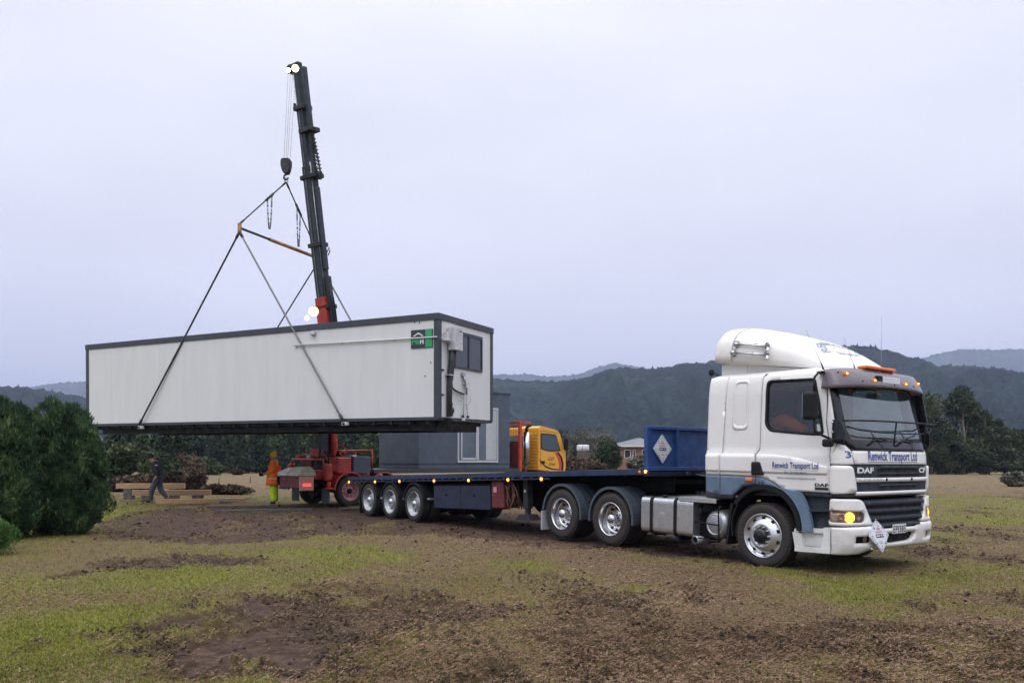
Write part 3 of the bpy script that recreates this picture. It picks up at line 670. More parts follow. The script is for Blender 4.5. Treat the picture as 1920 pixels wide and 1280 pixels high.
far_bush(352, 893, 848, 60, 'purplish shrub just left of the sloping conifers', 'scrub_brown', 22, n=9000)
far_bush(1070, 882, 800, 90, 'grey green scrub immediately right of the yellow truck cab', 'scrub', 23, n=15000)
far_bush(1125, 881, 796, 100, 'pale tipped grey scrub in the middle of the gap between cab and blue headboard', 'scrub', 24, n=15000)
far_bush(1140, 893, 822, 76, 'dense dark green shrub in front of the brick house', 'shrub_green', 25, n=15000)
far_bush(1205, 893, 850, 60, 'low scrub below the windows of the brick house', 'scrub', 26, n=9000)
far_bush(1098, 898, 862, 70, 'low brown scrub behind the trailer deck', 'scrub_brown', 27, n=8000)
far_bush(676, 898, 826, 52, 'green shrub in front of the salmon pink roof, next to the slate cabin', 'shrub_green', 28, n=11000)
far_bush(704, 898, 832, 40, 'smaller green shrub squeezed against the left edge of the slate cabin', 'shrub_green', 29, n=9000)
far_bush(1900, 912, 882, 56, 'round olive bush alone on the tan field at far right', 'scrub', 30, n=12000, size=.12)
far_bush(395, 890, 853, 46, 'bluish green low shrub by the green netting', 'shrub_green', 31, n=7000)

def conifer(px, pyb, pyt, wpx, label, seed, group=None, lean=0, proto=None):
    x, y = gp(px, pyb); s = y/1480; h = (pyb-pyt)*s; wd = wpx*s/2
    t = empty('conifer', (x, y, 0), label=label, cat='conifer', group=group)
    bl = []
    for i in range(9):
        q = i/8; bl.append((lean*q*wd, 0, h*(.12+.80*q), wd*(1-q)*.9+.12, wd*(1-q)*.9+.12, h*.13))
    foliage_obj('crown', t, M['conifer'], bl, 13000, .24, 2.2, seed=seed, hollow=.3, gap=.33, gs=1.0, low=.02)
    b = MB(); b.tube([(0, 0, -.1), (0, 0, h*.5), (lean*wd, 0, h*.97)], [h*.03, h*.018, .02], 7); b.build('trunk', M['bark'], t); return t
for i, (px, b, tp, wd, ln, lb) in enumerate([(408, 886, 790, 70, 0, 'dark conifer behind the netting, first to the right of the white water tank'), (448, 887, 800, 60, 0, 'dark conifer left of the worker in orange, second from the tank'),
        (486, 886, 775, 76, 0, 'tall dark conifer directly behind the worker in orange'), (548, 887, 790, 84, 0, 'dark conifer behind the light toolbox of the crane truck'),
        (600, 887, 780, 90, 0, 'dark conifer behind the crane column'), (640, 888, 790, 70, 0, 'dark conifer left of the salmon pink roof')]):
    conifer(px, b, tp, wd, lb, 40+i, 'conifers behind the green netting', ln)

def gum(px, pyb, pyt, wpx, label, seed, blobs, n=15000):
    x, y = gp(px, pyb); s = y/1480; h = (pyb-pyt)*s; wd = wpx*s/2
    t = empty('gum_tree', (x, y, 0), label=label, cat='tree', group='gum trees right of the white truck')
    bl = [(a*wd, .2*wd, c*h, rx*wd, rx*wd*.9, rz*h) for a, c, rx, rz in blobs]
    foliage_obj('crown', t, M['gum'], bl, n, .30, 1.7, seed=seed, hollow=.25, gap=.40, gs=.55)
    b = MB(); r = random.Random(seed); b.tube([(0, 0, -.1), (.1*wd, 0, h*.3), (-.05*wd, 0, h*.62), (0, 0, h*.9)], [h*.022, h*.017, h*.011, .03], 8)
    for q in bl[:5]: b.tube([(0, 0, h*.3), (q[0]*.5, q[1]*.5, (h*.3+q[2])/2), (q[0], q[1], q[2])], [.10, .07, .03], 6)
    b.build('trunk', M['bark_pale'], t)
gum(1745, 889, 729, 76, 'gum tree partly hidden by the right side of the white cab', 61, [(0,.80,.7,.16),(-.3,.62,.8,.16),(.3,.5,.8,.18),(.1,.32,.9,.16),(-.2,.2,.9,.14)])
gum(1806, 889, 720, 64, 'tallest gum tree with a pale trunk showing through a gap', 62, [(0,.86,.66,.13),(-.15,.74,.95,.14),(.5,.72,.6,.13),(-.6,.56,.5,.12),(.7,.52,.55,.16),(-.6,.36,.7,.14),(.6,.34,.7,.14),(.1,.22,1.1,.13)], n=22000)
gum(1848, 889, 765, 52, 'mid height gum tree just right of the tallest one', 63, [(0,.84,.6,.14),(.3,.62,.8,.18),(-.2,.4,.9,.18),(0,.2,1.,.16)])
gum(1884, 889, 781, 60, 'lower rounded gum tree near the right edge', 64, [(-.3,.84,.4,.13),(.2,.62,.8,.2),(-.2,.4,1.,.2),(.1,.2,1.,.16)])
gum(1922, 889, 800, 60, 'gum tree cut off by the right edge of the view', 65, [(0,.8,.6,.15),(0,.5,.9,.25),(0,.22,1.,.18)])
gum(1780, 889, 838, 170, 'long low thicket growing along the feet of the gum trees', 66, [(-.8,.5,.3,.45),(-.4,.5,.3,.5),(0,.45,.35,.5),(.4,.5,.3,.5),(.85,.5,.3,.5)], n=22000)

# trees at the foot of the hills: four kinds, copied
protos = []
KL = ['grey brown bare tree at the foot of the hills', 'dark round tree at the foot of the hills', 'dark pointed pine at the foot of the hills', 'pale green tree at the foot of the hills']
for i, (mt, nm) in enumerate([('scrub_brown', 'bare_tree'), ('conifer', 'round_tree'), ('conifer', 'pine_tree'), ('scrub', 'pale_tree')]):
    t = empty(nm, (0, 0, 0), label=KL[i], cat='tree', group='trees at the foot of the hills')
    bl = [(0,0,5,2.6,2.6,2.6),(1.2,0,3.6,2,2,2.2),(-1.4,.2,4,1.9,1.9,2.2),(0,0,2.4,2.6,2.4,2)] if i != 2 else [(0,0,1.5+k*1.1,2.4-k*.36,2.4-k*.36,1.3) for k in range(7)]
    foliage_obj('crown', t, M[mt], bl, 4500, .55, 1.5, seed=80+i, hollow=.3, gap=.38, gs=.5)
    b = MB(); b.tube([(0, 0, -.3), (.1, 0, 3), (0, 0, 5.5)], [.22, .15, .04], 6); b.build('trunk', M['bark'], t); protos.append(t)
r = random.Random(12); used = set()
for k in range(84):
    px = -60+k*24.5+r.uniform(-9, 9)
    if 190 < px < 725 or 1235 < px < 1725: continue
    D = r.uniform(165, 330); i = r.choice([0, 0, 1, 2, 3, 3, 1]); u, _ = slope(px, 864); s = r.uniform(.55, 1.25)*(D/200)**.5
    src = protos[i]
    if i in used:
        t = src.copy(); COL.objects.link(t)
        for c in src.children: q = c.copy(); COL.objects.link(q); q.parent = t
    else: t = src; used.add(i)
    t['label'] = KL[i].replace('at the foot of the hills', 'under the hills '+('above the left bushes' if px < 190 else 'just right of the slate cabin' if px < 985 else 'behind the yellow cab' if px < 1065 else 'behind the grey scrub and brick house' if px < 1240 else 'behind the gum trees'))
    t.location = (u*D, D, 0); t.scale = (s, s, s*r.uniform(.85, 1.15)); t.rotation_euler = (0, 0, r.uniform(0, 6.28))
# ---------------------------------------------------------------- wheels
def make_wheel(kind, r, wdt, parent, x, side, z=None):
    """tyre outer face at |y|=1.24; side -1 is the side facing the camera"""
    z = r if z is None else z
    t = bpy.data.objects.new('wheel', None)
    b = MB(); rr = {'front': .320, 'drive': .300, 'trailer': .312, 'crane': .32}[kind]
    n = 56
    prof = [(rr, -wdt), (rr+.03, -wdt-.006), (r*.90, -wdt-.010), (r-.030, -wdt), (r-.008, -wdt+.03), (r, -wdt*.7), (r, -wdt*.35), (r-.008, -.035), (r-.026, -.004), (r*.93, .006), (r*.84, .010), (rr+.045, .008), (rr+.012, 0), (rr, -.006), (rr-.004, -.05)]
    b.lathe([(p, -q) for p, q in prof], 'y', n)
    for g in (.25, .5, .75):  # tread grooves
        b.lathe([(r+.001, wdt*g-.008), (r+.0015, wdt*g), (r+.001, wdt*g+.008)], 'y', n, 1)
    for k in range(60):       # shoulder blocks
        a = 2*pi*k/60; b.box(-.012, .012, .004, .045, r-.012, r+.006, 0, mtx=Matrix.Rotation(a, 4, 'Y'))
    w = b.build('wheel', [M['rubber'], M['black']], parent)
    c = MB(); h = MB()
    if kind == 'front':
        prof = [(rr, .020), (rr+.006, -.004), (rr-.004, -.012), (rr-.014, .002), (rr-.020, .03), (rr-.055, .034), (rr-.075, .010), (.178, -.030), (.160, -.036), (.150, -.030), (.105, -.030), (.100, -.02), (.02, -.02)]
        c.lathe(prof, 'y', n)
        for k in range(10):
            a = 2*pi*(k+.5)/10; c.disc(((rr-.062)*cos(a)*.985, .018, (rr-.062)*sin(a)*.985), .027, 'y', 14, 1, .010)
            a = 2*pi*k/10; q = (.132*cos(a), -.034, .132*sin(a)); c.cyl((q[0], -.02, q[2]), (q[0], -.062, q[2]), .013, 6, 0)
        h.lathe([(.112, -.03), (.114, -.06), (.10, -.085), (.065, -.098), (.001, -.102)], 'y', 24, 0)
        for k in range(6):
            a = 2*pi*k/6; h.disc((.096*cos(a), -.045, .096*sin(a)), .014, 'y', 8, 0, .02)
        hm = M['gloss_black']; cm = [M['alloy'], M['black'], M['chrome']]
    elif kind == 'drive':
        prof = [(rr, .020), (rr+.006, -.004), (rr-.004, -.012), (rr-.016, .0), (rr-.024, .05), (rr-.034, .10), (rr-.040, .145), (rr-.060, .160), (rr-.10, .168), (.165, .150), (.155, .135), (.105, .135), (.09, .13), (.02, .13)]
        c.lathe(prof, 'y', n)
        for k in range(10):
            a = 2*pi*(k+.5)/10; c.disc((.205*cos(a), .158, .205*sin(a)), .024, 'y', 12, 1, .008)
            a = 2*pi*k/10; c.cyl((.137*cos(a), .14, .137*sin(a)), (.137*cos(a), .095, .137*sin(a)), .014, 6, 0)
        h.lathe([(.105, .135), (.100, .05), (.092, .015), (.075, -.012), (.045, -.026), (.001, -.030)], 'y', 28, 0)
        hm = M['chrome']; cm = [M['chrome'], M['black']]
    else:
        prof = [(rr, .020), (rr+.006, -.004), (rr-.004, -.012), (rr-.016, .0), (rr-.03, .05), (rr-.045, .085), (.205, .105), (.165, .095), (.150, .07), (.10, .07), (.02, .07)]
        c.lathe(prof, 'y', n)
        for k in range(8):
            a = 2*pi*(k+.5)/8; c.disc((.210*cos(a), .098, .188*sin(a)), .022, 'y', 12, 1, .008)
        h.lathe([(.095, .07), (.085, .01), (.07, -.015), (.001, -.02)], 'y', 20, 0)
        hm = M['chassis'] if kind == 'crane' else M['alloy']; cm = [M['rim_pink'] if kind == 'crane' else M['alloy_dull'], M['black']]
    rim = c.build('rim', cm, w); hub = h.build('hub', hm, w)
    for o in (rim, hub): o.location = (0, 0, 0)
    w.location = (x, side*1.24, z)
    if side > 0: w.rotation_euler = (0, 0, pi)
    bpy.data.objects.remove(t)
    return w
def copy_wheel(w, x, side, z, parent=None):
    c = w.copy(); COL.objects.link(c); c.parent = parent or w.parent
    for ch in w.children: q = ch.copy(); COL.objects.link(q); q.parent = c
    c.location = (x, side*1.24, z); c.rotation_euler = (0, 0, pi if side > 0 else 0); return c

# ---------------------------------------------------------------- white tractor unit
TC = TRP+LF*1.24
TR = empty('tractor_unit', (TC.x, TC.y, -.034), (0, radians(.78), -F_T), label='white truck tractor unit with wind deflector, horns and navy lettering, facing right', cat='truck')
# unit superellipse by arc length
def usup(n):
    ph = np.linspace(0, pi/2, 4000); X = np.sin(ph)**(2/n); Y = np.cos(ph)**(2/n)
    s = np.concatenate([[0], np.cumsum(np.hypot(np.diff(X), np.diff(Y)))]); return X, Y, s/s[-1]
class Shell:
    def __init__(s, XC, xf, hw, n, K=1.2, xr=-1.12):
        s.XC, s.K, s.n, s.xr = XC, K, n, xr; s.xz = [p[0] for p in xf]; s.xv = [p[1] for p in xf]; s.hz = [p[0] for p in hw]; s.hv = [p[1] for p in hw]; s.X, s.Y, s.S = usup(n)
    def a(s, z): return float(np.interp(z, s.xz, s.xv))-s.XC
    def h(s, z): return float(np.interp(z, s.hz, s.hv))
    def pt(s, u, z):
        a, h = s.a(z), s.h(z); e = u-s.XC
        if e <= 0: return (u, -h, z)
        if e >= 2*s.K: return (s.XC-(e-2*s.K), h, z)
        t = e/s.K
        if t <= 1: i = float(np.interp(t, s.S, s.X)), float(np.interp(t, s.S, s.Y)); return (s.XC+a*i[0], -h*i[1], z)
        i = float(np.interp(2-t, s.S, s.X)), float(np.interp(2-t, s.S, s.Y)); return (s.XC+a*i[0], h*i[1], z)
    def fn(s, u, z, off=0.):
        p = Vector(s.pt(u, z)); d = .01
        tu = Vector(s.pt(u+d, z))-Vector(s.pt(u-d, z)); tz = Vector(s.pt(u, z+d))-Vector(s.pt(u, z-d))
        nn = tu.cross(tz).normalized(); return p+nn*off
    def sx(s, x, z):   # u for a point on the right side at x
        if x <= s.XC: return x
        return s.XC+s.K*float(np.interp(min(1, (x-s.XC)/s.a(z)), s.X, s.S))
    def sy(s, y, z):
        q = float(np.interp(-min(1, abs(y)/s.h(z)), -s.Y, s.S)); return s.XC+s.K*(q if y <= 0 else 2-q)
    def U(s, kind, pts):
        return [((s.sx(p[0], p[1]) if kind == 'x' else s.sy(p[0], p[1])), p[1]) for p in pts]
    def F(s, y, z, off=0.): return s.fn(s.sy(y, z), z, off)      # front features in (y, z)
    def R(s, x, z, off=0.): return s.fn(s.sx(x, z), z, off)      # right side features in (x, z)
    def Lf(s, x, z, off=0.): p = s.R(x, z, off); return Vector((p.x, -p.y, p.z))
XF = [(.9, 1.30), (1.2, 1.315), (1.5, 1.315), (1.78, 1.29), (1.9, 1.255), (2.3, 1.145), (2.6, 1.06), (2.72, 1.01), (2.80, .94), (2.86, .80)]
HW = [(.9, 1.165), (1.34, 1.18), (1.66, 1.185), (1.73, 1.160), (1.95, 1.155), (2.60, 1.135), (2.78, 1.11), (2.86, 1.07)]
CAB = Shell(.62, XF, HW, 5.5)
WS = rounded([(-1.06, 2.60), (-1.08, 2.20), (-1.08, 1.92), (-1.02, 1.80), (-.92, 1.765), (.92, 1.765), (1.02, 1.80), (1.08, 1.92), (1.08, 2.20), (1.06, 2.60), (.9, 2.66), (-.9, 2.66)], .05)
WIN = rounded([(-.02, 2.73), (.735, 2.715), (.80, 2.45), (.885, 1.96), (.70, 1.965), (.05, 2.025), (-.02, 2.12)], [.07, .07, .02, .07, .3, .12, .06], 5)
def u_of(poly, kind): return CAB.U(kind, poly)
def mirror_u(poly): c = CAB.XC+CAB.K; return [(2*c-p[0], p[1]) for p in poly][::-1]
winR = u_of(WIN, 'x'); winL = mirror_u(winR); wsU = u_of(WS, 'y')
U0, U1 = -1.10, 2*(CAB.XC+CAB.K)+1.10
b = MB()
patch(b, [(U0, .98), (-.60, .98), (-.56, 1.05), (-.40, 1.17), (0, 1.21), (.25, 1.14), (.36, 1.10), (U1-1.46, 1.10), (U1-1.35, 1.14), (U1-1.10, 1.21), (U1-.70, 1.17), (U1-.54, 1.05), (U1-.50, .98), (U1, .98), (U1, 2.86), (U0, 2.86)], CAB.fn, .045, 0., [winR, winL, wsU], .09)
# rear wall, roof and floor
b.prism([(-1.165, .99), (1.165, .99), (1.18, 1.66), (1.15, 1.95), (1.09, 2.6), (1.06, 2.78), (1.02, 2.86), (-1.02, 2.86), (-1.06, 2.78), (-1.09, 2.6), (-1.15, 1.95), (-1.18, 1.66)], 'x', -1.12, -1.075)
rt = [CAB.fn(u, 2.86)[:] for u in np.linspace(U0, U1, 70)]
top = [(p[0]*.93-.01, p[1]*.93, 2.895) for p in rt]; n = len(rt)
b.add(rt+top, [(i, i+1, n+i+1, n+i) for i in range(n-1)]+[(n-1, 0, n, 2*n-1)], 1, True)
b.add(top, [tuple(range(n))], 1)
b.box(-1.05, .9, -1.08, 1.08, 1.06, 1.10)
body = b.build('cab_shell', [M['gap'], M['white']], TR)

def panel(name, poly, kind='u', off=.011, th=.012, holes=(), m='white', both=False, res=.06, parent=None, r=0):
    """a body panel; when both, its mirror image on the far side is a panel of its own"""
    if kind != 'u': poly = u_of(poly, kind); holes = [u_of(h, kind) if not isinstance(h[0], str) else h[1] for h in holes]
    if r: poly = rounded(poly, r)
    mb = MB(); patch(mb, poly, CAB.fn, th, off, holes, res); o = mb.build(name, M[m], parent or TR)
    if both: mb = MB(); patch(mb, mirror_u(poly), CAB.fn, th, off, [mirror_u(h) for h in holes], res); mb.build(name, M[m], parent or TR)
    return o
panel('rear_quarter_panel', [(-1.10, 1.345), (-.835, 1.345), (-.80, 1.70), (-.762, 2.855), (-1.10, 2.855)], both=True)
panel('rear_quarter_panel', [(-1.10, 1.08), (-.835, 1.03), (-.835, 1.335), (-1.10, 1.335)], m='blue_band', both=True)
# side panel with a moulded recess
panel('side_panel', [(-.825, 1.345), (-.182, 1.345), (-.182, 1.66), (-.125, 1.74), (-.125, 2.80), (-.10, 2.855), (-.752, 2.855), (-.79, 1.70)], both=True)
REC = rounded([(-.63, 2.79), (-.34, 2.79), (-.34, 2.03), (-.63, 2.03)], .09, 5); RIN = rounded([(-.585, 2.74), (-.385, 2.74), (-.385, 2.09), (-.585, 2.09)], .06, 5)
panel('recess_moulding', REC, 'u', .016, .012, [RIN], both=True)
# raised waist line
for x0, x1 in ((-1.10, -.835), (-.825, -.186)): panel('waist_moulding', [(x0, 1.40), (x1, 1.40), (x1, 1.665), (x0, 1.665)], off=.028, th=.025, both=True, r=.03)
panel('side_panel', [(-.825, 1.03), (-.60, 1.03), (-.54, 1.075), (-.39, 1.19), (-.182, 1.225), (-.182, 1.335), (-.825, 1.335)], m='blue_band', both=True)
DOOR = [(-.172, 1.345), (-.08, 1.335), (.05, 1.295), (.20, 1.225), (.34, 1.155), (1.005, 1.155), (1.012, 1.60), (.93, 2.10), (.80, 2.83), (.77, 2.855), (-.05, 2.855), (-.115, 2.80), (-.115, 1.73), (-.172, 1.655)]
door = panel('door', DOOR, 'x', holes=[WIN], both=False)
mb = MB(); patch(mb, mirror_u(u_of(DOOR, 'x')), CAB.fn, .012, .011, [winL], .06); doorL = mb.build('door', M['white'], TR)
panel('door_blue_band', [(-.172, 1.335), (-.08, 1.325), (.05, 1.285), (.19, 1.215), (.33, 1.145), (.26, 1.14), (.13, 1.19), (0, 1.215), (-.172, 1.225)], 'x', m='blue_band', both=True)
mb = MB(); patch(mb, rounded([(-.16, 1.40), (.99, 1.40), (.99, 1.50), (.55, 1.62), (.15, 1.662), (-.16, 1.665)], .03), CAB.R, .022, .024); mb.build('waist_moulding', M['white'], door)
# window rubber, glass, handle
for side, fn, d in ((-1, CAB.R, door), (1, CAB.Lf, doorL)):
    mb = MB(); patch(mb, rounded([(-.045, 2.755), (.75, 2.74), (.825, 2.45), (.912, 1.935), (.70, 1.94), (.04, 2.0), (-.045, 2.10)], [.07, .07, .02, .07, .3, .12, .06], 5), fn, .02, .018, [rounded([(-.01, 2.72), (.727, 2.705), (.79, 2.45), (.875, 1.97), (.70, 1.978), (.05, 2.037), (-.01, 2.13)], [.07, .07, .02, .07, .3, .12, .06], 5)]); fr = mb.build('window_frame', M['black'], d)
    mb = MB(); patch(mb, WIN, fn, .0, -.006); mb.build('side_window', M['glass_side'], d)
    mb = MB(); patch(mb, rounded([(-.235, 1.555), (-.09, 1.56), (-.02, 1.365), (-.235, 1.355)], .03), fn, .02, .036); mb.build('door_handle', M['black'], d)
mb = MB(); patch(mb, rounded([(.80, 2.00), (.855, 1.995), (.84, 2.09), (.79, 2.095)], .01), CAB.R, .0, .004); mb.build('window_sticker', M['white_text'], door)
# lettering on the door
mb = MB(); put_text(mb, 'Renwick Transport Ltd', CAB.R, .125, 1.475, .085, .735, bold=.016, off=.030); mb.box(.125, .86, 0, .001, 0, .001, mtx=Matrix.Translation((0, 9e3, -9e3))) if False else None
patch(mb, [(.13, 1.452), (.86, 1.446), (.86, 1.450), (.13, 1.456)], CAB.R, 0, .030, mi=1)
put_text(mb, 'PH. 03 572.9413', CAB.R, .50, 1.395, .036, .35, bold=.008, off=.033, mi=1, align='c')
put_text(mb, 'www.renwicktransport.co.nz', CAB.R, .505, 1.322, .034, .62, bold=.006, off=.018, mi=1, align='c')
mb.build('door_lettering', [M['navy_text'], M['grey_text']], door)
mb = MB(); put_text(mb, 'DAF', CAB.R, .80, 1.235, .040, .20, bold=.04, off=.018)
patch(mb, [(.80, 1.185), (1.0, 1.185), (1.0, 1.222), (.80, 1.222)], CAB.R, 0, .016); mb.build('door_badge', M['black_text'], door)
# windscreen, its black border
mb = MB(); patch(mb, WS, CAB.F, 0, -.004, res=.07); mb.build('windscreen', M['glass_ws'], TR)
WSin = rounded([(-1.01, 2.60), (-1.02, 2.0), (-.98, 1.92), (.98, 1.92), (1.02, 2.0), (1.01, 2.60), (.85, 2.62), (-.85, 2.62)], .05)
WSout = rounded([(-1.085, 2.63), (-1.105, 2.20), (-1.11, 1.90), (-1.05, 1.775), (-.93, 1.738), (.93, 1.738), (1.05, 1.775), (1.11, 1.90), (1.105, 2.20), (1.085, 2.63), (.9, 2.70), (-.9, 2.70)], .05)
mb = MB(); patch(mb, WSout, CAB.F, .008, .006, [WSin], res=.07); mb.build('windscreen_surround', M['gloss_black'], TR)
# A pillar, header, front panels
fr_u = lambda x, z: (CAB.sx(x, z), z); fy = lambda y, z: (CAB.sy(y, z), z)
panel('front_pillar', [fr_u(1.022, 1.60), fy(-1.115, 1.90), fy(-1.11, 2.2), fy(-1.09, 2.66), fr_u(.79, 2.855), fr_u(.812, 2.83), fr_u(.942, 2.10)], both=True, off=.010)
panel('header_panel', [fy(-1.09, 2.67), fy(-.9, 2.71), fy(.9, 2.71), fy(1.09, 2.67), (2*(CAB.XC+CAB.K)-.80, 2.855), (.80, 2.855)], off=.006)
panel('corner_panel', [fr_u(1.022, 1.545), fy(-1.0, 1.545), fy(-1.02, 1.72), fy(-1.05, 1.765), fy(-1.11, 1.88), fr_u(1.022, 1.62)], both=True, r=.01)
panel('corner_deflector', [fr_u(1.022, 1.14), fy(-.965, 1.16), fy(-.985, 1.30), fy(-1.03, 1.525), fr_u(1.022, 1.53)], both=True, off=.040, th=.035, r=.05)
panel('front_panel', [fy(-.985, 1.545), fy(.985, 1.545), fy(1.01, 1.725), fy(-1.01, 1.725)], off=.014, th=.014, r=.015)
mb = MB(); put_text(mb, 'Renwick Transport Ltd', CAB.F, -.73, 1.600, .125, 1.33, bold=.018, off=.018); patch(mb, [(-.73, 1.576), (.60, 1.576), (.60, 1.583), (-.73, 1.583)], CAB.F, 0, .018); mb.build('front_lettering', M['navy_text'], TR)
mb = MB(); put_text(mb, '3', CAB.F, -1.09, 1.635, .085, .06, bold=.012, off=.016); mb.build('fleet_number', M['navy_text'], TR)
# upper grille: dark recess, louvres, two white bars
mb = MB(); patch(mb, [(-.96, 1.15), (.96, 1.15), (.98, 1.54), (-.98, 1.54)], CAB.F, .01, .001); gr = mb.build('upper_grille', M['dark_panel'], TR)
mb = MB()
for z0, z1, o in ((1.485, 1.525, .030), (1.405, 1.430, .032), (1.240, 1.268, .03)):
    patch(mb, [(-.50, z0), (.62, z0), (.56, z1), (-.44, z1)], CAB.F, .028, o, res=.1)
mb.build('louvre', M['dark_panel'], gr)
for z0, z1 in ((1.305, 1.362), (1.125, 1.175)):
    mb = MB(); patch(mb, rounded([(-.965, z0), (.965, z0), (.97, z1), (-.97, z1)], .012), CAB.F, .03, .026, res=.1); mb.build('grille_bar', M['white'], gr)
mb = MB(); put_text(mb, 'DAF', CAB.F, -.955, 1.43, .070, .34, bold=.045, off=.016); put_text(mb, 'CF', CAB.F, .885, 1.43, .068, .24, bold=.045, off=.016, align='r'); mb.build('grille_badge', M['white_text'], gr)
for y in (-.30, .40): mb = MB(); mb.box(-.012, .012, -.012, .012, -.02, .02, bev=.004, mtx=Matrix.Translation(CAB.F(y, 1.335, .03))); mb.build('washer_jet', M['black'], gr)
# the low body: bumper, lamp housings, steps, arches
LXF = [(.3, 1.28), (.42, 1.355), (.66, 1.375), (.71, 1.350), (1.10, 1.325)]
LHW = [(.3, 1.225), (.5, 1.245), (.7, 1.245), (1.12, 1.225)]
LOW = Shell(.80, LXF, LHW, 5.0, K=.9)
ly = lambda y, z: (LOW.sy(y, z), z); lx = lambda x, z: (LOW.sx(x, z), z)
def mirl(p): c = LOW.XC+LOW.K; return [(2*c-q[0], q[1]) for q in p][::-1]
def lpanel(name, poly, off=.01, th=.05, holes=(), m='white', both=False, res=.06, parent=None):
    mb = MB(); patch(mb, poly, LOW.fn, th, off, holes, res); o = mb.build(name, M[m], parent or TR)
    if both: mb = MB(); patch(mb, mirl(poly), LOW.fn, th, off, [mirl(h) for h in holes], res); mb.build(name, M[m], parent or TR)
    return o
# bumper with fog lamp slots and the central mouth
BH = [rounded([ly(-1.03, .575), ly(-.70, .565), ly(-.70, .475), ly(-1.03, .475)], .015), rounded([ly(-.42, .585), ly(.47, .585), ly(.38, .455), ly(-.30, .44)], .05), rounded([ly(1.03, .575), ly(.80, .57), ly(.80, .465), ly(1.03, .475)][::-1], .015)]
bump_ = rounded([lx(1.075, .325), ly(-.9, .33), ly(-.72, .375), ly(.72, .375), ly(.9, .345), mirl([lx(1.075, .345)])[0], mirl([lx(1.075, .69)])[0], ly(.6, .70), ly(.45, .655), ly(-.45, .655), ly(-.6, .70), lx(1.075, .69)], .02)
lpanel('bumper', bump_, .014, .05, BH, m='white_road')
lpanel('bumper_recess', [lx(1.1, .43), ly(0, .40), mirl([lx(1.1, .43)])[0], mirl([lx(1.1, .66)])[0], ly(0, .62), lx(1.1, .66)], -.045, .01, m='chassis')
for y in (-.78, .88): mb = MB(); mb.disc((1.30, y, .525), .045, 'x', 16, 0, .012); mb.build('fog_lamp', M['lens'], TR)
mb = MB(); mb.cyl((1.34, -.70, .395), (1.385, -.70, .39), .022, 10); mb.build('tow_eye', M['alloy'], TR)
# lower grille
LG = rounded([ly(-.90, 1.065), ly(.90, 1.065), ly(.84, .84), ly(.58, .665), ly(-.62, .665), ly(-.80, .84)], .02)
lpanel('lower_grille', LG, -.03, .02, m='black'); lg = TR.children[-1]
mb = MB()
for z, a, c in ((1.045, .90, .86), (.940, .85, .82), (.835, .80, .76), (.735, .70, .66)):
    patch(mb, [(-a+.06, z), (a-.06, z), (c-.06, z-.062), (-c+.06, z-.062)], lambda u, v, o, z=z: LOW.F(u, v, o+(z-v)*.55), .03, -.010, res=.12)
mb.build('slat', M['dark_panel'], lg)
# headlamp housings with the lamps
for sgn in (-1, 1):
    hs = [lx(1.055, .712), ly(-.64, .712), ly(-.72, .80), ly(-.86, 1.04), ly(-.95, 1.075), lx(1.055, 1.075)]
    hl = rounded([lx(1.05, .925), ly(-.87, .905), ly(-.845, .83), ly(-.87, .755), lx(1.06, .760), lx(1.045, .83)], .035)
    hs = rounded(hs, .035)
    if sgn > 0: hs, hl = mirl(hs), mirl(hl)
    mb = MB(); patch(mb, hs, LOW.fn, .05, .014, [hl], .05); hh = mb.build('lamp_housing', M['white_road'], TR)
    mb = MB(); patch(mb, hl, LOW.fn, .01, -.030, res=.06); la = mb.build('headlight', M['lens'], hh)
    mb = MB(); c = LOW.F(sgn*1.085, .828, -.004); tc_ = LOW.F(sgn*1.085, .828, .05)-c
    q = tc_.to_track_quat('X', 'Z').to_matrix().to_4x4(); mb.lathe([(.076, -.012), (.070, .002), (.001, .010)], 'x', 24, 0, mtx=Matrix.Translation(c) @ q); mb.build('lamp_bulb', M['head_glow'], la)
    for yy in (.95, 1.185):
        mb = MB(); c = LOW.F(sgn*yy, .825, -.018); q = (LOW.F(sgn*yy, .825, .05)-c).to_track_quat('X', 'Z').to_matrix().to_4x4(); mb.lathe([(.050, .010), (.038, -.004), (.001, -.010)], 'x', 20, 0, mtx=Matrix.Translation(c) @ q); mb.build('reflector', M['lens'], la)
    mb = MB(); patch(mb, hl, LOW.fn, 0, .004, res=.06); mb.build('lamp_glass', M['lens_glass'], la)
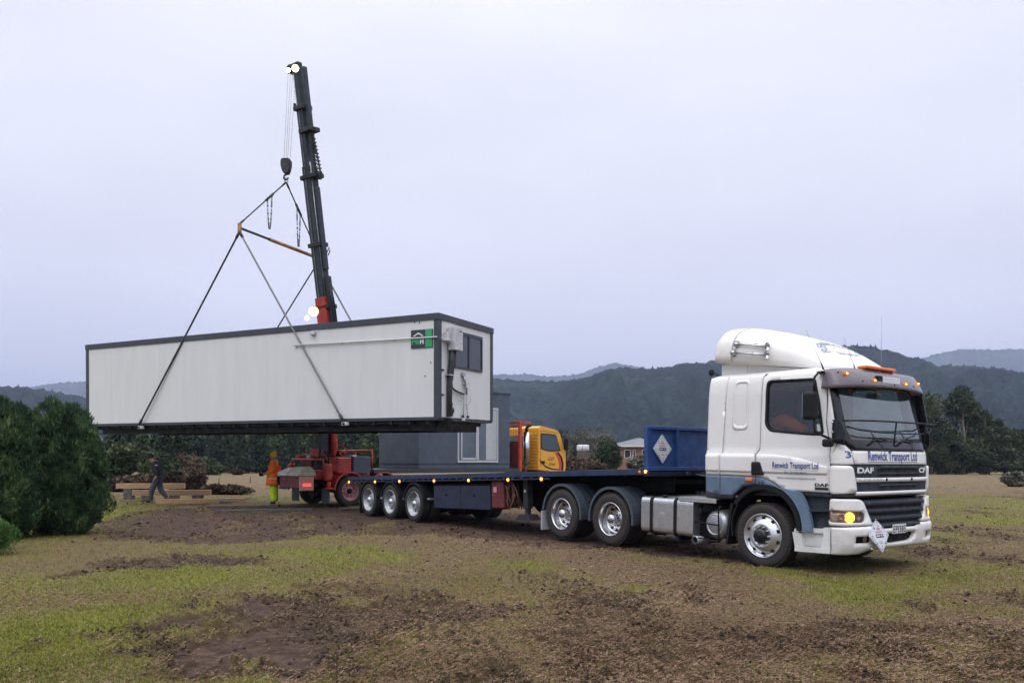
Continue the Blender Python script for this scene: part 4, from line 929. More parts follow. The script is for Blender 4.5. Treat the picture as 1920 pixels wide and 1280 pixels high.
# side: steps, dark recess, wheel arch trims
def arch_pts(c, r, a0, a1, n=14, sx=1.): return [(c[0]+r*cos(radians(a0+(a1-a0)*i/n))*sx, c[1]+r*sin(radians(a0+(a1-a0)*i/n))) for i in range(n+1)]
for sgn in (-1, 1):
    S = lambda mb, poly, y0, y1, mi=0: mb.prism(poly, 'y', sgn*y0, sgn*y1, mi)
    arch = arch_pts((0, .60), .585, 172, -8, 20, .98)
    arch_in = arch_pts((0, .58), .530, 172, -8, 20, .98)
    outer = [(-.585, 1.0)]+[(x, z) for x, z in arch_pts((0, .58), .655, 142, 30, 16, 1.0)]+[(.66, .60), (.535, .60)]
    inn = [(x, z) for x, z in arch_pts((0, .60), .56, 4, 145, 18)]
    mb = MB(); band = [(.28, 1.145), (.46, 1.0), (.56, .84), (.63, .60), (.70, .585), (.80, .60), (.68, 1.0), (.62, 1.145)]
    fo = arch_pts((.0, .60), .625, 147, 0, 20); fi = arch_pts((.0, .60), .555, 0, 147, 20)
    mb = MB(); S(mb, fo+fi, 1.19, 1.242); mb.build('wheel_arch', M['black'], TR)
    fo = arch_pts((.0, .60), .64, 67, 0, 12); fi = [(.80, .60), (.76, .80), (.68, 1.0), (.60, 1.14)]
    mb = MB(); S(mb, fo+fi, 1.17, 1.236); mb.build('arch_blue_band', M['blue_band'], TR)
    # inner arch liner over the tyre
    mb = MB(); A = arch_pts((0, .57), .60, 195, -12, 22); B = arch_pts((0, .57), .575, -12, 195, 22); S(mb, A+B, .80, 1.20); mb.build('arch_liner', M['black'], TR)
    mb = MB(); S(mb, [(-.70, .28), (-.66, .28), (-.57, .90), (-.62, .92)], .86, 1.20); mb.build('mud_flap', M['black'], TR)
    # dark recess with two treads behind the arch band
    mb = MB(); S(mb, [(.62, .62), (1.06, .68), (1.06, 1.125), (.60, 1.135)], 1.06, 1.12); S(mb, rounded([(.72, .875), (1.05, .90), (1.05, .935), (.73, .915)], .01), 1.10, 1.20); S(mb, [(.68, 1.10), (1.05, 1.095), (1.05, 1.13), (.66, 1.135)], 1.10, 1.18)
    S(mb, [(.80, .62), (1.05, .66), (1.05, .80), (.86, .78)], 1.11, 1.16); mb.build('step_recess', M['dark_panel'], TR)
    mb = MB(); S(mb, [(.535, .31), (1.07, .33), (1.07, .40), (.535, .385)], 1.16, 1.245); S(mb, [(.49, .575), (.62, .565), (.67, .39), (.535, .37)], 1.16, 1.24); S(mb, [(.93, .395), (1.07, .40), (1.07, .685), (.97, .675), (.97, .50)], 1.14, 1.238)
    S(mb, [(.60, .38), (1.0, .39), (1.0, .62), (.60, .60)], 1.13, 1.16); S(mb, rounded([(.49, .575), (1.07, .60), (1.07, .665), (.66, .64), (.50, .625)], .01), 1.12, 1.20); mb.build('step_panel', M['white_low'], TR)
    mb = MB(); mb.box(.66, .94, min(sgn*1.15, sgn*1.225), max(sgn*1.15, sgn*1.225), .388, .402); mb.build('tread_plate', M['alloy_dull'], TR)
    mb = MB(); mb.box(-.335, -.215, min(sgn*1.19, sgn*1.235), max(sgn*1.19, sgn*1.235), 1.262, 1.315, bev=.015); mb.build('side_marker', M['amber_off'], TR)
# windows' visor across the front
VZ0, VZ1 = 2.625, 2.875
mb = MB()
def visor_fn(u, v, off):   # u: y across, v: 0..1 from lower lip to roof
    yy = max(-1.20, min(1.20, u)); t = abs(yy)/1.20; bow = (1-t**4.5)**(1/2.6)
    x = .88+(.40-.17*v**1.6)*bow; z = VZ0+(VZ1-VZ0)*v-.045*(t**2)*(1-v)+.015*(1-v)*0-.03*t**6*v
    n = Vector((.9, .35*yy*t**3, .35+.6*v)).normalized(); return Vector((x, yy*(1-.05*v), z))+n*off
NU = 48; vs = []
us = [-1.2*cos(pi*i/NU) for i in range(NU+1)]
for o_ in (0, -.008):
    for j in range(7):
        for u in us: vs.append(visor_fn(u, j/6, o_))
W_ = NU+1; fs = []
for j in range(6):
    for i in range(NU):
        a = j*W_+i; fs.append((a, a+1, a+W_+1, a+W_)); a += 7*W_; fs.append((a, a+W_, a+W_+1, a+1))
for i in range(NU): fs.append((i, 7*W_+i, 7*W_+i+1, i+1)); a = 6*W_+i; fs.append((a, a+1, a+1+7*W_, a+7*W_))
mb.add(vs, fs, 0, True); visor = mb.build('sun_visor', M['mauve'], TR)
for y, v in ((-1.02, .70), (-.50, .36), (.36, .34), (.88, .55)):
    p = visor_fn(y, v, .004); mb = MB(); mb.sphere(p, .027, 12, 8, 0, (.8, 1.25, .62)); k = mb.build('marker_lamp', M['amber_core'], visor)
    mb = MB(); mb.box(p.x-.035, p.x+.012, p.y-.058, p.y+.058, p.z-.034, p.z+.020, bev=.012); mb.build('marker_base', M['amber_off'], visor)
mb = MB()
for y, v in ((-1.12, .8), (-.78, .30), (.62, .3), (.02, .2), (1.02, .35)): mb.sphere(visor_fn(y, v, .002), .011, 8, 6)
mb.build('visor_screw', M['black'], visor)
mb = MB(); p = visor_fn(-.05, .45, 0); mb.box(p.x-.03, p.x+.022, -.27, .20, p.z-.055, p.z+.045, bev=.006); mb.build('sign_box', M['placard'], visor)
mb = MB(); mb.box(p.x-.03, p.x+.018, -.40, -.272, p.z-.03, p.z+.050, bev=.006); mb.build('sign_box_end', M['black'], visor)
mb = MB(); mb.box(.97, 1.13, -.47, .33, 2.895, 2.94, bev=.018); bc = mb.build('beacon_bar', M['amber_off'], TR)
mb = MB(); mb.box(1.00, 1.10, -.42, .28, 2.83, 2.897); mb.build('beacon_base', M['black'], bc)
# wind deflector on the roof, in two mouldings
DT = [(-1.16, 3.62), (-1.08, 3.70), (-.80, 3.69), (-.55, 3.64), (-.2, 3.53), (.15, 3.41), (.45, 3.26), (.70, 3.11), (.90, 2.99), (1.02, 2.91), (1.07, 2.875)]
DW = [(-1.16, .93), (-1.0, .98), (-.7, 1.0), (-.2, .985), (.2, .945), (.5, .87), (.75, .74), (.92, .56), (1.02, .36), (1.07, .12)]
DB = [(-1.16, 3.12), (-.7, 3.06), (.2, 2.955), (.7, 2.885), (1.07, 2.86)]
def ip(t, x): return float(np.interp(x, [p[0] for p in t], [p[1] for p in t]))
def smooth_ip(t, x): return (ip(t, x-.09)+2*ip(t, x)+ip(t, x+.09))/4 if -1.0 < x < .97 else ip(t, x)
def defl(x, q, off=0.):   # q 0..1 from right foot over the top to left foot
    wd, tp, bt = smooth_ip(DW, x), smooth_ip(DT, x), ip(DB, x); a = pi*q; n = 3.4 if x < .2 else 3.4-1.3*(x-.2)
    c, s = -cos(a), sin(a); yy = wd*math.copysign(abs(c)**(2/n), c); zz = bt+(tp-bt)*abs(s)**(2/n)
    return Vector((x, yy*(1-.0*(zz-bt)), zz))+Vector((0, c, s)).normalized()*off
def defl_part(name, x0, x1, off, endcap=True, mi=M['white_plastic']):
    mb = MB(); xs = np.linspace(x0, x1, 44 if x1-x0 > 1 else 16); nq = 40; vs = [defl(x, j/nq, off) for x in xs for j in range(nq+1)]; W_ = nq+1
    fs = [(i*W_+j, (i+1)*W_+j, (i+1)*W_+j+1, i*W_+j+1) for i in range(len(xs)-1) for j in range(nq)]
    mb.add(vs, fs, 0, True); mb.add(vs[:W_], [tuple(range(W_))]); mb.add(vs[-W_:], [tuple(range(W_))[::-1]])
    bot = [vs[i*W_] for i in range(len(xs))]+[vs[i*W_+nq] for i in range(len(xs))][::-1]; mb.add(bot, [tuple(range(len(bot)))]); return mb.build(name, mi, TR)
dr = defl_part('deflector_rear_fairing', -1.16, -.79, .012)
df = defl_part('wind_deflector', -.782, 1.07, 0.)
mb = MB(); mb.box(-1.10, -.60, -.86, .86, 2.86, 3.12, bev=.03); mb.prism([(-.62, 2.87), (.55, 2.87), (.55, 2.90), (-.62, 3.05)], 'y', -.84, .84); mb.build('deflector_plinth', M['white'], TR)
def dsurf_side(x, z):     # y of the deflector flank at a height
    best = min((abs(defl(x, q).z-z), q) for q in np.linspace(.001, .40, 160)); return defl(x, best[1]).y
def dsurf(x, y, off=0.): # top surface at a given y
    q = min(((defl(x, k).y-y)**2, k) for k in np.linspace(.05, .95, 400))[1]; return defl(x, q, off)
mb = MB()
def arc_text(mb, txt, hgt, zr, a0, a1, mi=0):
    V, F, wd = text_geo(txt, .02)
    mb.add([TRdec(p[0]/wd, p[1]*hgt+zr, a0, a1) for p in V], F, mi)
def TRdec(t, rr, a0, a1):  # curved lettering on the sloping nose of the deflector
    a = radians(a0+(a1-a0)*t); u = -rr*cos(a)*1.25; v = rr*sin(a)*.9; return dsurf(.62-v, u-.04, .006)
arc_text(mb, 'RENWICK', .13, .34, 8, 172)
for k, (v, h_, s_) in enumerate(((-.02, .07, 'TRANSPORT'), (-.14, .035, '_______'))):
    V, F, wd = text_geo(s_, .015); mb.add([dsurf(.62-(v+p[1]*h_), (p[0]/wd-.5)*(.62+.18*k)-.04, .006) for p in V], F, 0)
mb.build('deflector_lettering', M['deflector_ink'], df)
for z in (3.345, 3.215):
    x0, x1 = -.70-(3.345-z)*.25, -.14-(3.345-z)*-.15; yy = dsurf_side(-.4, z)-.055
    mb = MB(); mb.tube([(x0, yy, z+.02), (x0+.3, yy, z-.02), (x1-.12, yy, z-.05)], [.013, .014, .018], 10); mb.tube([(x1-.12, yy, z-.05), (x1-.05, yy, z-.058), (x1-.01, yy, z-.063), (x1, yy, z-.064)], [.018, .028, .048, .062], 18, cap=False)
    mb.tube([(x0-.03, yy, z+.024), (x0+.03, yy, z+.018)], .034, 12); hn = mb.build('air_horn', M['chrome'], TR)
    mb = MB(); mb.box(x0-.025, x0+.02, yy, yy+.10, z-.035, z+.075, bev=.005); mb.box(x0+.33, x0+.35, yy, yy+.08, z-.03, z+.0, bev=.003); mb.build('horn_bracket', M['alloy_dull'], hn)
# aerials
for (x, y, z0, dx, dz) in ((.80, -.98, 2.83, -.33, .62), (1.0, -.52, 2.84, -.22, .52), (.55, .98, 2.86, -.02, 1.0)):
    mb = MB(); mb.tube([(x, y, z0), (x+dx, y+.02, z0+dz)], [.0045, .0028], 6); a_ = mb.build('aerial', M['wire'], TR)
    mb = MB(); mb.tube([(x, y, z0-.03), (x+dx*.22, y+.004, z0+dz*.22)], [.018, .007], 8); mb.build('aerial_base', M['black'], a_)
# rear work lamp on the cab corner
mb = MB(); mb.sphere((-1.16, -1.02, 2.96), .055, 12, 8, 0, (.7, 1, 1)); mb.tube([(-1.12, -1.0, 2.95), (-1.05, -.97, 2.90), (-1.0, -.95, 2.87)], .010, 6); mb.build('rear_lamp', M['black'], TR)
# stone guard rail with its two side deflectors
mb = MB()
P = lambda y, z, x: (x, y, z)
mb.tube([(1.20, -1.20, 2.13), (1.33, -1.08, 2.135), (1.40, -.6, 2.14), (1.42, 0, 2.14), (1.40, .6, 2.14), (1.33, 1.08, 2.14), (1.20, 1.24, 2.14)], .012, 8)
mb.tube([(1.24, -1.16, 2.06), (1.32, -1.0, 2.01), (1.385, -.6, 1.985), (1.40, 0, 1.98), (1.385, .6, 1.99), (1.32, 1.0, 2.04), (1.25, 1.14, 2.10)], .009, 8)
for y in (-.17, .70): mb.tube([(1.405-.02*abs(y), y, 2.14), (1.37, y, 1.80)], .011, 8)
mb.tube([(1.20, 1.24, 2.14), (1.06, 1.42, 2.15)], .010, 8)
mb.build('stone_guard', M['black'], TR)
for sgn in (-1, 1):
    mb = MB(); mb.prism([(1.035, 1.84), (1.215, 1.80), (1.225, 1.98), (1.165, 2.13), (1.04, 2.15)], 'y', sgn*1.165, sgn*1.180)
    if sgn > 0: mb.prism([(1.00, 2.10), (1.19, 2.14), (1.10, 2.60), (.92, 2.60)], 'y', 1.165, 1.185)
    d_ = mb.build('side_deflector', M['gloss_black'], TR)
    mb = MB()
    for z in (1.87, 1.98, 2.11): mb.sphere((1.05, sgn*1.19, z), .016, 10, 6)
    mb.build('deflector_bolt', M['chrome'], d_)
# wipers
mb = MB()
for y0, y1 in ((-.70, -.15), (.05, .62)):
    p0 = CAB.F(y0, 1.80, .02); pm = CAB.F((y0+y1)/2, 1.90, .04); p1 = CAB.F(y1, 1.86, .03); mb.tube([p0, pm, p1], .010, 6); mb.tube([CAB.F(y1-.42, 1.885, .022), CAB.F(y1, 1.90, .022), CAB.F(y1+.25, 1.875, .022)], .008, 6)
mb.build('wiper', M['black'], TR)
mb = MB(); c = [(1.05, 1.12, 1.52), (1.09, 1.30, 1.48), (1.09, 1.34, 1.35), (1.09, 1.34, 1.12), (1.06, 1.12, 1.04)]; mb.tube(c, .016, 8)
mb.tube([(1.05, 1.10, 1.35), (1.09, 1.32, 1.35)], .010, 6); mb.tube([(1.05, 1.10, 1.2), (1.09, 1.32, 1.2)], .010, 6)
mb.build('grab_rail', M['white'], TR)
# mirrors: main head on a vertical arm, small one below
for sgn in (-1, 1):
    Y = sgn*1.40
    mb = MB(); mb.box(.74, .95, Y-.055, Y+.055, 2.14, 2.53, bev=.045); mr_ = mb.build('wing_mirror', M['black'], TR)
    mb = MB(); mb.box(.745, .749, Y-.04, Y+.04, 2.16, 2.51); mb.build('mirror_glass', M['chrome'], mr_)
    mb = MB(); mb.tube([(.84, sgn*1.12, 2.80), (.88, sgn*1.28, 2.79), (.90, Y, 2.72), (.90, Y, 2.50)], .017, 8); mb.tube([(.90, Y, 2.2), (.92, Y, 1.98), (1.0, sgn*1.30, 1.92), (1.02, sgn*1.19, 1.89)], .017, 8)
    mb.box(.80, .90, sgn*1.15-.05, sgn*1.15+.05, 2.785, 2.825, bev=.01); mb.build('mirror_arm', M['black'], mr_)
    mb = MB(); mb.box(.99, 1.13, sgn*1.31-.05, sgn*1.31+.05, 1.775, 1.885, bev=.03); mb.build('kerb_mirror', M['black'], mr_)
# cab interior
mb = MB(); mb.box(-1.04, .85, -1.06, 1.06, 1.11, 1.13); mb.box(-1.06, -1.02, -1.05, 1.05, 1.1, 2.8); mb.box(-1.0, -.42, -1.03, 1.03, 1.13, 1.62, bev=.05)
mb.prism([(.62, 1.13), (1.14, 1.13), (1.16, 1.82), (.98, 1.88), (.75, 1.82), (.66, 1.62)], 'y', -1.02, 1.02); mb.build('cab_interior', M['interior'], TR)
for y in (-.58, .58):
    mb = MB(); mb.box(-.35, .18, y-.25, y+.25, 1.42, 1.58, bev=.06); mb.box(-.42, -.26, y-.25, y+.25, 1.52, 2.22, bev=.07); mb.box(-.42, -.30, y-.14, y+.14, 2.22, 2.42, bev=.05); mb.box(-.25, .10, y-.18, y+.18, 1.12, 1.42); mb.build('seat', M['seat'], TR)
mb = MB(); ring = [(.60+.10*sin(a)*1.0, -.58+.23*cos(a), 1.92+.20*sin(a)) for a in np.linspace(0, 2*pi, 25)]; mb.tube(ring, .017, 8, cap=False); mb.tube([(.60, -.58, 1.92), (.80, -.58, 1.72)], .03, 8); mb.tube([(.60, -.80, 1.92), (.60, -.36, 1.92)], .02, 8); mb.build('steering_wheel', M['black'], TR)
mb = MB(); mb.box(.92, .96, -.12, .12, 2.50, 2.58, bev=.01); mb.build('interior_mirror', M['black'], TR)
# chassis, tank, catwalk, exhaust, air lines
mb = MB()
for y in (-.40, .40): mb.box(-5.15, 1.15, y-.04, y+.04, .62, .86)
for x in (-5.1, -3.9, -2.6, -1.2, .3): mb.box(x-.06, x+.06, -.38, .38, .66, .82)
mb.box(-.6, .95, -.5, .5, .5, 1.05, bev=.05)
for x in (0, -3.2, -4.55): mb.cyl((x, -1.0, .47), (x, 1.0, .47), .075, 12); mb.sphere((x, 0, .48), .22, 14, 10)
mb.box(-5.0, -2.7, -.52, -.44, .50, .62, bev=.02); mb.box(-5.0, -2.7, .44, .52, .50, .62, bev=.02)
mb.build('chassis', M['chassis'], TR)
mb = MB(); mb.prism([(-4.55, .98), (-3.15, .98), (-3.05, .90), (-4.75, .86)], 'y', -.42, .42); mb.box(-4.3, -3.3, -.55, .55, .86, .97, bev=.02); mb.build('fifth_wheel', M['steel_dark'], TR)
mb = MB(); mb.box(-2.55, -1.15, -.42, .42, .90, .93); mb.box(-1.4, -1.15, -1.0, .9, .90, .96); mb.build('catwalk', M['steel_dark'], TR)
tx = [(-2.47, -1.335)]
prof = rounded([(-1.23, .33), (-.62, .33), (-.62, .93), (-1.23, .93)], .09, 5)
mb = MB(); mb.prism(prof, 'x', -2.46, -1.32, smooth=False)
tank = mb.build('fuel_tank', M['alloy'], TR)
mod = tank.modifiers.new('edge', 'BEVEL'); mod.width = .012; mod.segments = 2; mod.limit_method = 'ANGLE'; mod.angle_limit = radians(60)
for x in (-2.215, -1.69):
    pr = rounded([(-1.244, .316), (-.606, .316), (-.606, .944), (-1.244, .944)], .10, 5); pi_ = rounded([(-1.229, .331), (-.621, .331), (-.621, .929), (-1.229, .929)], .09, 5)
    mb = MB(); mb.prism(pr, 'x', x-.028, x+.028); mb.box(x-.02, x+.05, -1.20, -.5, .285, .318); mb.build('tank_strap', M['black'], tank)
mb = MB(); mb.cyl((-1.98, -1.15, .925), (-1.98, -1.15, .975), .045, 16); mb.build('filler_cap', M['black'], tank)
mb = MB(); mb.box(-2.03, -1.93, -1.2325, -1.2305, .675, .682); mb.box(-2.03, -1.93, -1.2325, -1.2305, .655, .660); mb.build('tank_decal', M['white_text'], tank)
mb = MB(); mb.box(-1.62, -.86, -1.22, -.78, .950, .968); mb.box(-1.62, -.86, -1.235, -1.218, .895, .968, bev=.004); mb.build('tank_step', M['alloy'], TR)
# air tank with its end face and guard, exhaust tail
mb = MB(); mb.lathe([(.001, -1.16), (.13, -1.155), (.19, -1.13), (.225, -1.08), (.225, -.55), (.001, -.5)], 'y', 36, 0, (-.94, 0, .56)); at_ = mb.build('air_tank', M['alloy_dull'], TR)
mb = MB(); mb.lathe([(.17, -1.147), (.155, -1.158), (.145, -1.149)], 'y', 36, 0, (-.94, 0, .56)); mb.build('tank_rim', M['alloy'], at_)
mb = MB(); mb.tube([(-.80, -1.19, .86), (-.84, -1.20, .80), (-.82, -1.20, .30)], .013, 8); mb.tube([(-1.32, -1.18, .58), (-.82, -1.20, .56)], .011, 8); mb.tube([(-1.25, -1.18, .33), (-.82, -1.20, .30)], .011, 8); mb.tube([(-1.20, -1.19, .70), (-1.25, -1.1, .85)], .03, 10); mb.build('tank_guard', M['black'], TR)
mb = MB(); mb.lathe([(.058, -1.20), (.066, -1.20), (.066, -.60), (.058, -.60), (.056, -1.19)], 'y', 24, 0, (-1.30, 0, .285)); mb.lathe([(.057, -1.15), (.001, -1.15)], 'y', 24, 1, (-1.30, 0, .285)); mb.box(-1.4, -1.05, -1.05, -.5, .30, .72, 1, bev=.05); mb.build('exhaust', [M['alloy_dull'], M['chassis']], TR)
mb = MB()
for k, (yy, mm) in enumerate(((-.62, 0), (-.54, 1), (-.46, 0))):
    pts = []
    for i in range(90):
        t = i/89; a = t*2*pi*9; x = -1.20-.06*sin(pi*t); z = 1.36-.52*t; pts.append((x+.045*cos(a), yy-.30+.05*sin(a)+.1*t, z))
    mb.tube(pts, .011, 6, mm)
mb.tube([(-1.22, -.8, 1.32), (-1.7, -.5, 1.38), (-2.2, -.2, 1.33)], .016, 6); mb.tube([(-1.22, -.7, 1.30), (-1.8, -.3, 1.28), (-2.2, -.1, 1.30)], .014, 6, 2)
mb.build('air_line', [M['black'], M['red'], M['alloy_dull']], TR)
# wheels
wf = make_wheel('front', .478, .29, TR, 0, -1); copy_wheel(wf, 0, 1, .478)
wd_ = make_wheel('drive', .478, .27, TR, -3.2, -1)
for x, s in ((-4.55, -1), (-3.2, 1), (-4.55, 1)): copy_wheel(wd_, x, s, .478)
# each dual has an inner tyre
mb = MB()
mb.lathe([(.30, -.13), (.46, -.13), (.478, -.10), (.478, .10), (.46, .13), (.30, .13)], 'y', 40)
it = mb.build('inner_wheel', M['rubber'], TR); it.location = (-3.2, -.82, .478)
for x, y in ((-4.55, -.82), (-3.2, .82), (-4.55, .82)): c = it.copy(); COL.objects.link(c); c.location = (x, y, .478)
# drive axle fenders (ribbed)
def fender(parent, x, z, r, a0, a1, y0, y1, m, name='mudguard', ribs=4, th=.014):
    mb = MB(); n = 22; ys = [y0]+[y0+(y1-y0)*q for q in (.05,)]+[y0+(y1-y0)*(k+.5)/ribs for k in range(ribs)]+[y1]
    for k in range(int(ribs*4)):
        ya = y0+(y1-y0)*k/(ribs*4); yb = y0+(y1-y0)*(k+1)/(ribs*4); rr = r+(.012 if k % 4 == 0 else 0)
        A = [(x+rr*cos(radians(a0+(a1-a0)*i/n)), z+rr*sin(radians(a0+(a1-a0)*i/n))) for i in range(n+1)]; B = [(x+(r-th)*cos(radians(a1+(a0-a1)*i/n)), z+(r-th)*sin(radians(a1+(a0-a1)*i/n))) for i in range(n+1)]
        mb.prism(A+B, 'y', ya, yb)
    A = [(x+(r+.014)*cos(radians(a0+(a1-a0)*i/n)), z+(r+.014)*sin(radians(a0+(a1-a0)*i/n))) for i in range(n+1)]; B = [(x+(r-.035)*cos(radians(a1+(a0-a1)*i/n)), z+(r-.035)*sin(radians(a1+(a0-a1)*i/n))) for i in range(n+1)]
    yo = y0 if abs(y0) > abs(y1) else y1; mb.prism(A+B, 'y', yo, yo+math.copysign(.012, yo)); return mb.build(name, m, parent)
for sgn in (-1, 1):
    for x, a0, a1 in ((-3.2, -8, 188), (-4.55, -8, 175)):
        fd = fender(TR, x, .485, .565, a0, a1, sgn*1.238, sgn*.68, M['fender'])
        mb = MB(); mb.box(x+.42, x+.72, min(sgn*1.0, sgn*.95), max(sgn*1.0, sgn*.95), .70, .76, bev=.01); mb.build('mudguard_bracket', M['black'], fd)
    mb = MB(); mb.box(-2.66, -2.63, min(sgn*1.23, sgn*.7), max(sgn*1.23, sgn*.7), .43, .62); mb.build('mudguard_end', M['fender'], TR)
    mb = MB(); mb.box(-5.20, -5.185, min(sgn*1.22, sgn*.70), max(sgn*1.22, sgn*.70), .12, .50, bev=.004); mb.build('mud_flap', M['placard'], TR)
# number plate and hazard placard
mb = MB(); mb.box(1.385, 1.393, -.20, .17, .575, .705, bev=.003); pl_ = mb.build('number_plate', M['placard'], TR)
mb = MB(); put_text(mb, 'EPJ385', lambda u, v, o: Vector((1.3945, u, v)), -.185, .590, .094, .342, bold=.012); mb.build('plate_characters', M['black_text'], pl_)
def placard(parent, mtx, s):
    """diamond board: pale rim, clips, lettering; faces local +X, centre at origin, half diagonal s"""
    mb = MB(); d = rounded([(0, -s), (s, 0), (0, s), (-s, 0)], s*.08); mb.prism(d, 'x', 0, .014, 1, mtx=mtx); d = rounded([(0, -s*.86), (s*.86, 0), (0, s*.86), (-s*.86, 0)], s*.05); mb.prism(d, 'x', .012, .019, 0, mtx=mtx)
    o = mb.build('hazard_placard', [M['placard'], M['placard_edge']], parent)
    mb = MB()
    f = lambda u, v, o_: Vector((.0205, u*s, v*s))
    put_text(mb, 'CLASS', f, 0, .30, .11, .36, bold=.01, align='c', mi=0, mtx=mtx); put_text(mb, 'DANGEROUS', f, 0, .12, .12, .66, bold=.01, align='c', mi=0, mtx=mtx) if False else None
    for v0, w0 in ((.36, .34), (.16, .66)):
        for k in range(5 if w0 > .5 else 3):
            u0 = -w0/2+w0*k/(5 if w0 > .5 else 3); mb.box(.0195, .021, u0*s, (u0+.09)*s, v0*s, (v0+.10)*s, 0, mtx=mtx)
    mb.box(.0195, .0215, -.36*s, .36*s, -.12*s, .08*s, 1, mtx=mtx); mb.box(.0215, .0225, -.32*s, .02*s, -.05*s, .02*s, 2, mtx=mtx); mb.box(.0215, .0225, .10*s, .28*s, -.05*s, .04*s, 3, mtx=mtx)
    for v0 in (-.38, -.46): mb.box(.0195, .021, -.17*s, .17*s, v0*s, (v0+.025)*s, 4, mtx=mtx)
    for u, v in ((0, .78), (0, -.78), (.72, 0), (-.72, 0), (0, .56), (0, -.62)): mb.cyl((.016, u*s, v*s), (.026, u*s, v*s), .035*s, 6, 4, mtx=mtx)
    for su, sv in ((1, 1), (-1, 1), (1, -1), (-1, -1)): mb.tube([(.02, su*.36*s, sv*.40*s), (.03, su*.49*s, sv*.50*s)], .022*s, 6, 1 if 0 else 4, mtx=mtx)
    mb.build('placard_markings', [M['pink_text'], M['black_text'], M['white_text'], M['placard_edge'], M['grey_text']], o)
_tcache.clear()
placard(TR, Matrix.Translation((1.40, -.60, .572)) @ Matrix.Rotation(radians(-14), 4, 'Y') @ Matrix.Diagonal((1, 1.0, .92, 1)), .255)
J = empty('hi_vis_jacket', TR.matrix_world @ Vector((0, 0, 0)), label='orange jacket draped over the driver seat inside the white cab', cat='jacket')
J.rotation_euler = TR.rotation_euler; J.location = TR.location
def skin_obj(name, verts, edges, radii, m, parent, sub=2, root=0):
    me = bpy.data.meshes.new(name); me.from_pydata(verts, edges, []); o = bpy.data.objects.new(name, me); COL.objects.link(o); o.parent = parent
    me.materials.append(m); sk = o.modifiers.new('skin', 'SKIN'); sk.use_smooth_shade = True
    for i, r in enumerate(radii):
        rr = r if isinstance(r, tuple) else (r, r); me.skin_vertices[0].data[i].radius = rr; me.skin_vertices[0].data[i].use_root = (i == root)
    s = o.modifiers.new('sub', 'SUBSURF'); s.levels = s.render_levels = sub; return o
skin_obj('jacket_body', [(-.22, -.84, 1.80), (-.10, -.86, 2.0), (.0, -.87, 2.20), (.16, -.90, 2.17), (.32, -.92, 2.08), (.50, -.92, 2.02)], [(0,1),(1,2),(2,3),(3,4),(4,5)], [.12, .13, .11, .10, .085, .06], M['hv_orange'], J)
# ---------------------------------------------------------------- blue semi-trailer
tp = TC+HD*(-11.5)
TL = empty('semi_trailer', (tp.x, tp.y, 0), (0, -.030, -F_T), label='empty blue flat deck semi-trailer coupled behind the white truck', cat='trailer')
DZ = 1.125          # deck height in the trailer's own tilted frame
XT, XH = -2.55, 9.22
mb = MB(); mb.box(XT, XH, -1.20, 1.20, DZ-.035, DZ-.004); mb.build('deck', M['deck'], TL)
mb = MB()
for s in (-1, 1):
    mb.box(XT, XH, min(s*1.205, s*1.243), max(s*1.205, s*1.243), DZ-.105, DZ, bev=.006)
    mb.box(XT, XH, min(s*1.17, s*1.20), max(s*1.17, s*1.20), DZ-.10, DZ-.05)
mb.box(XT-.04, XT-.005, -1.2, 1.2, DZ-.16, DZ)
mb.build('edge_rail', M['blue_rail'], TL)
mb = MB()
for s in (-1, 1): mb.box(XT+.02, 6.6, min(s*1.19, s*1.222), max(s*1.19, s*1.222), DZ-.165, DZ-.130, bev=.004)
mb.build('tie_rail', M['blue_dark'], TL)
mb = MB(); x = XT+.15; k = 0
while x < 6.5:
    for s in (-1, 1): mb.box(x, x+.022, min(s*1.16, s*1.215), max(s*1.16, s*1.215), DZ-.135, DZ-.104)
    x += .31
mb.build('tie_hook', M['alloy_dull'], TL)
mb = MB()
for y in (-.48, .48):
    mb.prism([(XT, DZ-.40), (1.9, DZ-.45), (4.9, DZ-.45), (5.9, DZ-.30), (XH-.05, DZ-.27), (XH-.05, DZ-.22), (5.8, DZ-.24), (5.0, DZ-.36), (XT, DZ-.36)], 'y', y-.09, y+.09); mb.box(XT, XH-.05, y-.012, y+.012, DZ-.42, DZ-.06); mb.box(XT, XH, y-.09, y+.09, DZ-.08, DZ-.045)
x = XT+.1
while x < XH: mb.box(x-.03, x+.03, -1.17, 1.17, DZ-.14, DZ-.045); x += .48
mb.box(5.0, XH-.1, -.6, .6, DZ-.28, DZ-.2)
for x in (-1.25, 0, 1.25): mb.cyl((x, -1.0, .44-x*.03), (x, 1.0, .44-x*.03), .065, 10); mb.box(x-.35, x+.35, -.62, -.48, .34, .66, bev=.03); mb.box(x-.35, x+.35, .48, .62, .34, .66, bev=.03)
mb.box(-2.0, 2.0, -.9, .9, .62, .80)
mb.build('chassis', M['chassis'], TL)
